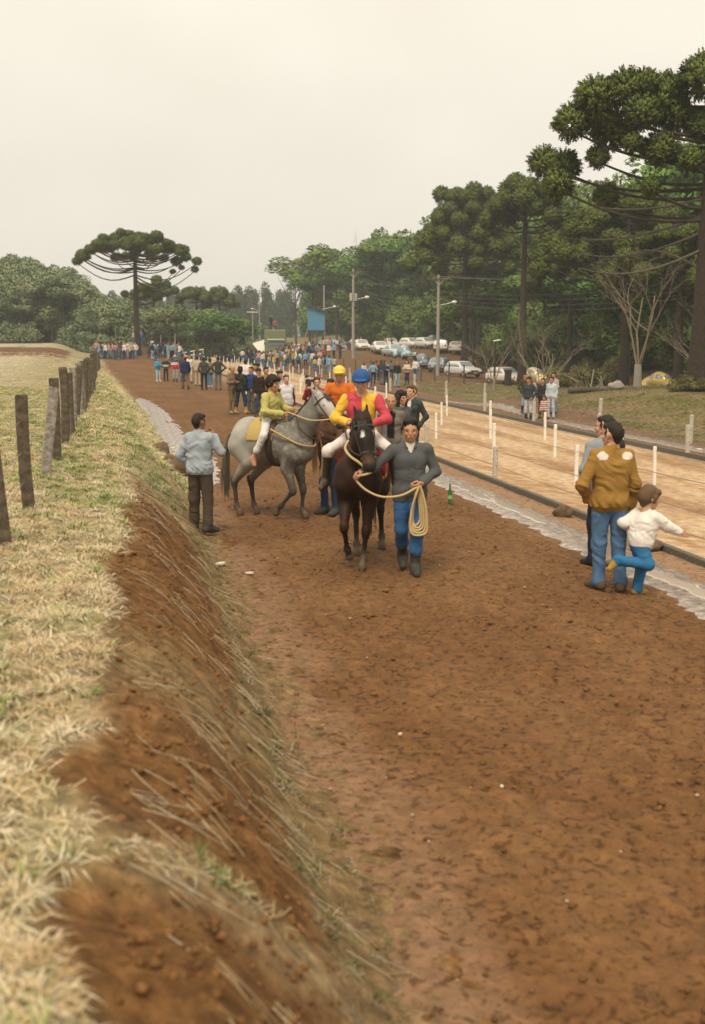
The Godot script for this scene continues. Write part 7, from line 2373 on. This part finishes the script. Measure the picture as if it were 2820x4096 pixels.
	L = [
		{"label": "man in olive jacket and jeans in tall black boots at the far kerb", "p": [16.5, 46.8], "face": 0.4, "h": 1.70, "pose": "pockets", "top": cloth(0.07, 0.055, 0.03), "bottom": light_jeans, "bottom_name": "jeans", "boot": 0.75, "shoes": M.dark},
		{"label": "man in dark teal jacket and pale trousers looking down at the far kerb", "p": [15.45, 43.3], "face": -0.9, "h": 1.78, "pose": "pockets", "top": cloth(0.04, 0.055, 0.058), "bottom": cloth(0.52, 0.53, 0.55), "boot": 0.72, "shoes": M.dark, "loose": 1.15, "nod": 0.35},
		{"label": "woman in black jacket half hidden behind the teal jacketed man", "p": [16.5, 44.6], "face": -0.5, "h": 1.62, "pose": "stand", "hair": "full", "hair_m": M.hair_brown, "top": cloth(0.03, 0.033, 0.035), "bottom": dark},
		{"label": "small child in red and white striped sweater at the far kerb", "p": [15.75, 42.4], "face": -0.6, "h": 1.05, "head": 1.35, "pose": "stand", "hair": "mop", "hair_m": M.hair_brown, "top": cloth(0.42, 0.06, 0.05), "top_name": "sweater", "bottom": cloth(0.26, 0.17, 0.06), "retag": func(p: Vector3, t: int) -> int: return 15 if t in [1, 6, 7] and fmod(p.y + 9.0, 0.13) < 0.06 else t, "panels": [[15, "striped_knit", cloth(0.66, 0.58, 0.54), 0.012]]},
		{"label": "man in white and pale blue jacket and white trousers at the far kerb", "p": [16.65, 44.0], "face": -0.8, "h": 1.70, "pose": "stand", "top": cloth(0.52, 0.58, 0.60), "bottom": cloth(0.56, 0.55, 0.54)},
		{"label": "man in pale lilac shirt and jeans at the right of the far kerb group", "p": [17.2, 45.2], "face": -1.0, "h": 1.70, "pose": "folded", "top": cloth(0.42, 0.36, 0.36), "top_name": "shirt", "bottom": cloth(0.14, 0.27, 0.42), "bottom_name": "jeans"},
	]
	for e in L:
		e.group = G
		e.cell = 0.026
		put_person(e)

func put_person(e: Dictionary) -> void:
	var p: Array = e.p
	e.at = on_land(p[0], -float(p[1]))
	if not e.has("fold"):
		e.fold = 0.014
	person(e)

# ---------------------------------------------------------------- the distant crowd: every spectator is one
var FIGURES := []

func crowd_figure(pose: String, cell: float, female := false) -> ArrayMesh:
	var J := stand_pose()
	J.merge(POSES[pose], true)
	var b := figure_bones(J, {"loose": 1.12, "leg": 1.06})
	var hc: Vector3 = (J.nk as Vector3) + Vector3(0, 0.15, 0.03)
	b.append([hc + Vector3(0, 0.02, 0), hc + Vector3(0, -0.06, 0.03), 0.088, 0.06, 0])
	b.append([hc + Vector3(0, 0.05, -0.03), hc + Vector3(0, -0.02, -0.05), 0.1, 0.085, 8])
	if female:
		b.append([hc + Vector3(0, -0.02, -0.06), hc + Vector3(0, -0.14, -0.06), 0.09, 0.08, 8])
	for s in ["L", "R"]:
		var wr: Vector3 = J["wr" + s]
		var el: Vector3 = J["el" + s]
		b.append([wr, wr + (wr - el).normalized() * 0.1, 0.04, 0.035, 0])
	var sk := net(b, cell, 0.014)
	var am := ArrayMesh.new()
	for tags in [[0], [1, 6, 7], [2], [3, 5], [8]]:
		var idx := PackedInt32Array()
		for t in range(0, sk.idx.size(), 3):
			var n := 0
			for q in 3:
				if sk.tag[sk.idx[t + q]] in tags:
					n += 1
			if n >= 2 or (n == 1 and sk.tag[sk.idx[t]] in tags and sk.tag[sk.idx[t]] != sk.tag[sk.idx[t + 1]] and sk.tag[sk.idx[t + 1]] != sk.tag[sk.idx[t + 2]] and sk.tag[sk.idx[t]] != sk.tag[sk.idx[t + 2]]):
				idx.append_array([sk.idx[t], sk.idx[t + 1], sk.idx[t + 2]])
		var a := []
		a.resize(Mesh.ARRAY_MAX)
		a[Mesh.ARRAY_VERTEX] = sk.v
		a[Mesh.ARRAY_NORMAL] = sk.n
		a[Mesh.ARRAY_INDEX] = idx
		am.add_surface_from_arrays(Mesh.PRIMITIVE_TRIANGLES, a)
	return am

const TOPS := [["white", 0.74, 0.69, 0.64], ["black", 0.02, 0.02, 0.022], ["navy", 0.02, 0.035, 0.1], ["sky blue", 0.22, 0.38, 0.52], ["red", 0.42, 0.05, 0.035], ["grey", 0.17, 0.17, 0.165], ["brown", 0.12, 0.07, 0.04], ["beige", 0.48, 0.38, 0.25], ["dark green", 0.03, 0.065, 0.04], ["yellow", 0.55, 0.38, 0.07], ["pink", 0.55, 0.28, 0.28], ["teal", 0.04, 0.15, 0.17], ["cream", 0.62, 0.55, 0.43], ["maroon", 0.13, 0.025, 0.025]]
const LEGS := [["blue jeans", 0.08, 0.19, 0.36], ["pale jeans", 0.32, 0.43, 0.52], ["black trousers", 0.02, 0.02, 0.022], ["grey trousers", 0.15, 0.15, 0.15], ["navy trousers", 0.02, 0.03, 0.07], ["khaki trousers", 0.24, 0.18, 0.10], ["white trousers", 0.6, 0.57, 0.53]]
const POSE_WORDS := ["standing still", "hands in pockets", "arms folded", "hands on hips", "walking", "leaning on one leg", "squatting", "long hair"]
var spoken := {}

func spectator(x: float, d: float, top: int, leg: int, pose: int, face: float, where: String, h := 1.0, y := -99.0) -> void:
	var p := on_land(x, -d)
	if y > -90.0:
		p.y = y
	var tries := 0
	var label := ""
	while true:
		label = "spectator, %s top, %s, %s, %s" % [TOPS[top][0], LEGS[leg][0], POSE_WORDS[pose], where]
		if not spoken.has(label) or tries > 60:
			break
		tries += 1
		if tries % 2 == 0:
			top = rng.randi() % TOPS.size()
		else:
			leg = rng.randi() % LEGS.size()
	spoken[label] = true
	var o := MeshInstance3D.new()
	o.name = numbered("person")
	o.mesh = FIGURES[pose]
	add_child(o)
	o.position = p
	o.rotation.y = face
	o.scale = Vector3.ONE * h * (0.96 + 0.08 * rng.randf())
	o.set_surface_override_material(0, M.skin if rng.randf() < 0.6 else M.skin_pale)
	o.set_surface_override_material(1, cloth(TOPS[top][1], TOPS[top][2], TOPS[top][3]))
	o.set_surface_override_material(2, cloth(LEGS[leg][1], LEGS[leg][2], LEGS[leg][3]))
	o.set_surface_override_material(3, M.leather)
	o.set_surface_override_material(4, M.hair if rng.randf() < 0.75 else M.hair_brown)
	tag(o, label, "person", "distant spectators")

func crowd_in(n: int, x0: float, x1: float, d0: float, d1: float, where: String, tops: Array, legs: Array, sq := 0.0) -> void:
	var put := []
	for i in n:
		for tries in 30:
			var x := lerpf(x0, x1, rng.randf())
			var d := lerpf(d0, d1, rng.randf())
			var ok := true
			for q in put:
				if Vector2(x - q.x, d - q.y).length() < 0.5:
					ok = false
			if ok or tries == 29:
				put.append(Vector2(x, d))
				var pose: int = 6 if rng.randf() < sq else ([0, 1, 2, 3, 4, 5, 7][rng.randi() % 7])
				spectator(x, d, tops[rng.randi() % tops.size()], legs[rng.randi() % legs.size()], pose, rng.randf() * TAU, where, 1.0 if rng.randf() < 0.85 else 0.85)
				break

func build_crowd() -> void:
	for e in ["stand", "pockets", "folded", "hips", "walk", "weight", "squat"]:
		FIGURES.append(crowd_figure(e, 0.033))
	FIGURES.append(crowd_figure("stand", 0.033, true))
	var all := range(14)
	var darks := [1, 2, 5, 6, 8, 13, 11, 5, 1]
	crowd_in(32, -3.2, 1.0, 120.0, 128.0, "below the lone araucaria", [0, 1, 2, 3, 4, 5, 6, 7, 10, 0], [0, 0, 1, 2, 3, 4])
	crowd_in(5, 0.4, 2.4, 130.5, 133.5, "up on the mound", [3, 4, 0, 1, 6], [0, 2, 5])
	crowd_in(22, 2.0, 5.4, 115.0, 128.0, "at the far path end", [0, 1, 3, 3, 11, 2, 12], [0, 0, 1, 2], 0.3)
	crowd_in(12, 5.2, 9.4, 130.0, 150.0, "by the white starting rails", all, [0, 1, 2, 3])
	crowd_in(34, 14.2, 18.2, 124.0, 136.0, "before the green lorry", all, [0, 0, 1, 2, 3, 4, 5])
	crowd_in(34, 17.6, 22.4, 122.0, 140.0, "left of the blue tower", all, [0, 0, 1, 2, 3, 4, 5])
	crowd_in(13, 11.6, 14.8, 138.0, 154.0, "near the slim double lamp pole", [1, 2, 4, 6, 8, 0], [0, 2, 4])
	crowd_in(12, 24.0, 28.0, 149.0, 157.0, "at the foot of the blue tower", [0, 4, 10, 2, 5, 12], [0, 2, 6])
	crowd_in(22, 6.0, 13.5, 152.0, 176.0, "beyond the starting rails", all, [0, 1, 2, 3, 4])
	crowd_in(16, 15.6, 20.5, 110.0, 122.0, "at the front of the crowd", all, [0, 0, 1, 2, 4])
	crowd_in(6, 27.6, 30.0, 144.0, 152.0, "by the tallest pole", [11, 1, 0, 6, 8], [0, 4, 6])
	crowd_in(3, 34.4, 35.6, 155.0, 157.0, "below the earth mound", [4, 9, 7], [5, 0])
	crowd_in(9, 19.4, 22.6, 88.0, 97.0, "behind the two helmets", [1, 2, 4, 0, 5, 8], [0, 2, 4])
	# singled out, from left to right
	spectator(17.3, 129.0, 12, 6, 4, 2.9, "walking towards the crowd")
	spectator(15.2, 122.5, 9, 4, 0, 0.2, "alone at the outer fence", 0.85)
	spectator(16.95, 116.2, 0, 4, 1, 3.0, "left of a pair walking away")
	spectator(17.45, 115.0, 3, 4, 4, 0.1, "right of a pair by the fence")
	spectator(17.5, 106.6, 0, 2, 0, 0.6, "first of four on the wet strip")
	spectator(17.85, 105.6, 1, 3, 5, 1.4, "second of four on the wet strip")
	spectator(18.15, 105.0, 3, 1, 4, 2.6, "third of four on the wet strip")
	spectator(18.5, 104.4, 7, 0, 2, 2.9, "last of four on the wet strip", 1.02)
	spectator(16.6, 78.3, 3, 4, 1, 3.0, "behind the far kerb")
	spectator(17.2, 78.3, 8, 3, 0, 2.2, "further behind the far kerb")
	spectator(17.0, 76.0, 2, 2, 2, 0.2, "wearing a long blue coat")
	spectator(17.3, 74.0, 1, 1, 5, 0.1, "nearest the far kerb fence")
	spectator(18.4, 75.8, 12, 4, 2, -0.6, "at the grass edge")
	spectator(20.6, 84.8, 1, 2, 3, 1.0, "before the round-backed cars")
	spectator(21.1, 84.2, 0, 0, 4, 2.4, "near the round-backed cars")
	var roof := on_land(17.5, -139.2).y + 3.57
	spectator(17.15, 141.0, 2, 4, 0, 0.3, "on top of the green lorry", 1.0, roof)
	spectator(17.75, 141.5, 4, 0, 6, 0.2, "on top of the green lorry", 1.0, roof)

# ---------------------------------------------------------------- grass, straw and clods
func blade_tuft(sd: int, blades: int, h: float, w: float, spread: float, droop: float) -> ArrayMesh:
	var r := RandomNumberGenerator.new()
	r.seed = sd
	var v := PackedVector3Array()
	var n := PackedVector3Array()
	var c := PackedColorArray()
	var idx := PackedInt32Array()
	for i in blades:
		var a := r.randf() * TAU
		var o := Vector3(cos(a), 0, sin(a))
		var p := o * spread * 0.4 * r.randf()
		var l := h * (0.55 + 0.6 * r.randf())
		var side := Vector3(-o.z, 0, o.x).rotated(Vector3.UP, r.randfn() * 0.5) * w
		var el := lerpf(1.25, 0.3, clampf(droop * (0.55 + 0.6 * r.randf()), 0.0, 1.0))
		var q0 := p
		var q1 := p + (Vector3(0, sin(el), 0) + o * cos(el)) * l * 0.55
		el -= 0.45 + 0.5 * r.randf()
		var q2 := q1 + (Vector3(0, sin(el), 0) + o * cos(el)) * l * 0.5
		var tone := 0.75 + 0.5 * r.randf()
		var s := v.size()
		for e in [[q0, 1.0], [q1, 0.8]]:
			v.append(e[0] - side * float(e[1])); v.append(e[0] + side * float(e[1]))
		v.append(q2)
		var nn := (Vector3.UP + o * 0.3).normalized()
		for k in 5:
			n.append(nn)
			c.append(Color(tone, tone, tone))
		# wind every face so that its own normal agrees with the blade's
		for f in [[s, s + 1, s + 2], [s + 1, s + 3, s + 2], [s + 2, s + 3, s + 4]]:
			face_out(v, nn, f, idx)
	return mesh_of(v, n, idx, c)

func face_out(v: PackedVector3Array, nn: Vector3, f: Array, idx: PackedInt32Array) -> void:
	var g := (v[f[2]] - v[f[0]]).cross(v[f[1]] - v[f[0]])
	idx.append(f[0])
	idx.append(f[1] if g.dot(nn) > 0.0 else f[2])
	idx.append(f[2] if g.dot(nn) > 0.0 else f[1])

func scatter(called: String, label: String, mesh: Mesh, m: Material, places: Array, cat := "grass") -> void:
	var mm := MultiMesh.new()
	mm.transform_format = MultiMesh.TRANSFORM_3D
	mm.use_colors = true
	mm.mesh = mesh
	mm.instance_count = places.size()
	for i in places.size():
		mm.set_instance_transform(i, places[i][0])
		mm.set_instance_color(i, places[i][1])
	var o := MultiMeshInstance3D.new()
	o.name = numbered(called)
	o.multimesh = mm
	o.material_override = m
	add_child(o)
	o.set_meta("kind", "stuff")
	tag(o, label, cat)

func build_grass() -> void:
	var r := RandomNumberGenerator.new()
	r.seed = 4242
	var straw := [Color(0.78, 0.65, 0.43), Color(0.72, 0.57, 0.34), Color(0.84, 0.74, 0.55), Color(0.60, 0.43, 0.22)]
	var green := [Color(0.34, 0.41, 0.14), Color(0.46, 0.50, 0.20), Color(0.25, 0.34, 0.12)]
	var dry := []
	var lush := []
	var lying := []
	# the bank and its crest
	for i in 46000:
		var d := 1.6 + 34.0 * pow(r.randf(), 1.9)
		var x := -4.2 + 5.6 * r.randf()
		var t := x - tab(FOOT, d)
		if t > 0.06:
			continue
		var gn := n1.get_noise_2d(x * 0.9 + 7, -d * 0.55)
		var face := bare_face(t, d, gn)
		if r.randf() < face * 1.7:
			continue
		var low := t > -0.5 and d < 17.0
		if low and r.randf() < 0.45:
			continue
		var p := on_land(x, -d)
		p.y += bank_relief(x, -d) - 0.015
		var slope := ss(-1.3, -0.7, t)
		var b := Basis(Vector3.UP, r.randf() * TAU)
		b = Basis(Vector3.BACK, -slope * (0.5 + 0.5 * r.randf())) * b
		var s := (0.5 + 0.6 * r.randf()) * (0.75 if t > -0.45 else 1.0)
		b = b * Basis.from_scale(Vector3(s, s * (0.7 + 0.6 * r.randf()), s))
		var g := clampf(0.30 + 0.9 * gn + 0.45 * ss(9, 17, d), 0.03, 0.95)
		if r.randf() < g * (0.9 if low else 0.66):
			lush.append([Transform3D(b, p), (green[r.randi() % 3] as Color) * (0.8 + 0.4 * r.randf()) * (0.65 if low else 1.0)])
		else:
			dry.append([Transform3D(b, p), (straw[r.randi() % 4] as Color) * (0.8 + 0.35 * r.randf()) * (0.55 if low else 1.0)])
	# long dead stems lying down the earth face
	for i in 1300:
		var d := 1.8 + 15.0 * pow(r.randf(), 1.4)
		var x := tab(FOOT, d) - 1.1 + 1.1 * r.randf()
		if n1.get_noise_2d(x * 1.6 + 90, -d * 0.9) < 0.05:
			continue
		var p := on_land(x, -d)
		p.y += bank_relief(x, -d) + 0.012
		var dx := 0.12
		var sl := (land(x + dx, -d) - land(x, -d)) / dx
		var dir := Vector3(1.0, sl, 0.7 * r.randfn() + 0.75).normalized()
		var up := Vector3(-sl, 1, 0).normalized()
		var xb := dir.cross(up).normalized()
		var l := 0.12 + 0.26 * r.randf()
		lying.append([Transform3D(Basis(xb, up, -dir) * Basis.from_scale(Vector3(1, 1, l)), p), (straw[r.randi() % 4] as Color) * (0.42 + 0.35 * r.randf())])
	# the field beyond the fence
	for i in 11000:
		var d := 4.0 + 90.0 * pow(r.randf(), 1.6)
		var x := -1.4 - (2.0 + d * 0.22) * r.randf()
		var gn := n1.get_noise_2d(x * 0.3, -d * 0.2)
		var p := on_land(x, -d)
		p.y += bank_relief(x, -d) - 0.02
		var s := 0.4 + 0.4 * r.randf() + 0.008 * d
		var b := Basis(Vector3.UP, r.randf() * TAU) * Basis.from_scale(Vector3(s, s, s))
		if r.randf() < clampf(0.18 + 0.8 * gn, 0.04, 0.6):
			lush.append([Transform3D(b, p), (green[r.randi() % 3] as Color) * (0.9 + 0.3 * r.randf())])
		else:
			dry.append([Transform3D(b, p), (straw[r.randi() % 3] as Color) * (0.95 + 0.15 * r.randf())])
	# far part of the bank between fence and path
	for i in 7000:
		var d := 20.0 + 60.0 * pow(r.randf(), 1.3)
		var f := tab(FOOT, d)
		var x := f - 2.2 + 2.3 * r.randf()
		var gn := n1.get_noise_2d(x * 0.8, -d * 0.4)
		var p := on_land(x, -d)
		p.y += bank_relief(x, -d) - 0.02
		var s := 0.8 + 0.8 * r.randf()
		var b := Basis(Vector3.UP, r.randf() * TAU) * Basis.from_scale(Vector3(s, s, s))
		if r.randf() < 0.45 + 0.5 * gn:
			lush.append([Transform3D(b, p), (green[r.randi() % 3] as Color) * (0.9 + 0.3 * r.randf())])
		else:
			dry.append([Transform3D(b, p), (straw[r.randi() % 4] as Color) * (0.9 + 0.3 * r.randf())])
	# the verge beyond the outer fence
	for i in 13000:
		var d := 22.0 + 75.0 * r.randf()
		var x := 17.8 + 18.0 * pow(r.randf(), 1.3)
		var gn := n1.get_noise_2d(x * 0.25, -d * 0.25)
		if gn < -0.25 and r.randf() < 0.8:
			continue
		var p := on_land(x, -d)
		p.y -= 0.03
		var s := 0.9 + 1.3 * r.randf()
		var b := Basis(Vector3.UP, r.randf() * TAU) * Basis.from_scale(Vector3(s, s * 0.9, s))
		if r.randf() < 0.55 + 0.5 * gn:
			lush.append([Transform3D(b, p), (green[r.randi() % 3] as Color) * (0.5 + 0.3 * r.randf())])
		else:
			dry.append([Transform3D(b, p), (straw[r.randi() % 4] as Color) * (0.4 + 0.3 * r.randf())])
	scatter("dry_grass", "dry straw coloured grass on the bank and field", blade_tuft(1, 17, 0.15, 0.0034, 0.2, 0.95), M.grass, dry)
	scatter("green_grass", "fresh green grass tufts among the dry straw", blade_tuft(2, 14, 0.11, 0.004, 0.12, 0.55), M.grass, lush)
	var k := MB.new()
	k.tube([Vector3(0, 0, 0), Vector3(0.04, 0.02, -0.5), Vector3(0, 0.0, -1.0)], [0.0018, 0.0016, 0.0009], 4, false)
	k.paint(Color(1, 1, 1))
	scatter("fallen_straw", "long dead stems lying across the bare earth bank", k.mesh(), M.grass, lying, "straw")
	# clods and pebbles on the path
	var clods := []
	for i in 5000:
		var d := 2.6 + 32.0 * pow(r.randf(), 1.9)
		var f := tab(FOOT, d)
		var x := f - 0.1 + (5.4 - f) * r.randf()
		if n1.get_noise_2d(x * 1.1, -d * 1.1) < -0.12 and r.randf() < 0.7:
			continue
		var s := 0.005 + 0.016 * pow(r.randf(), 3.0)
		var tone := 0.75 + 0.5 * r.randf()
		var b := Basis(Vector3.UP, r.randf() * TAU) * Basis.from_scale(Vector3(s * (1.0 + 0.8 * r.randf()), s * 0.8, s))
		clods.append([Transform3D(b, on_land(x, -d) + Vector3(0, 0.004, 0)), Color(0.155, 0.08, 0.032) * tone])
	# crumbs of soil on the bare face
	for i in 5200:
		var d := 2.2 + 13.0 * pow(r.randf(), 1.5)
		var f := tab(FOOT, d)
		var t := -1.15 + 1.1 * r.randf()
		if bare_face(t, d, n1.get_noise_2d((f + t) * 0.9 + 7, -d * 0.55)) < 0.5:
			continue
		var s := 0.004 + 0.016 * pow(r.randf(), 3.0)
		var p := on_land(f + t, -d)
		p.y += bank_relief(f + t, -d)
		clods.append([Transform3D(Basis(Vector3.UP, r.randf() * TAU) * Basis.from_scale(Vector3(s, s * 0.8, s)), p), Color(0.17, 0.085, 0.032) * (0.8 + 0.4 * r.randf())])
	for i in 50:
		var d := 2.8 + 14.0 * pow(r.randf(), 1.5)
		var x := 1.05 + 4.6 * r.randf()
		var s := 0.006 + 0.009 * r.randf()
		clods.append([Transform3D(Basis.from_scale(Vector3(s, s * 0.7, s)), on_land(x, -d) + Vector3(0, 0.012, 0)), Color(0.42, 0.32, 0.22)])
	var lump := lump_mesh(Vector3.ONE, 5, 0.5, 4, 6)
	var arr := lump.surface_get_arrays(0)
	var white := PackedColorArray()
	white.resize((arr[Mesh.ARRAY_VERTEX] as PackedVector3Array).size())
	white.fill(Color(1, 1, 1))
	var cm := mk(Color(1, 1, 1), 0.95, 0.2)
	cm.vertex_color_use_as_albedo = true
	scatter("dirt_clods", "small clods of red earth and pebbles on the path", mesh_of(arr[Mesh.ARRAY_VERTEX], arr[Mesh.ARRAY_NORMAL], arr[Mesh.ARRAY_INDEX], white), cm, clods, "earth")
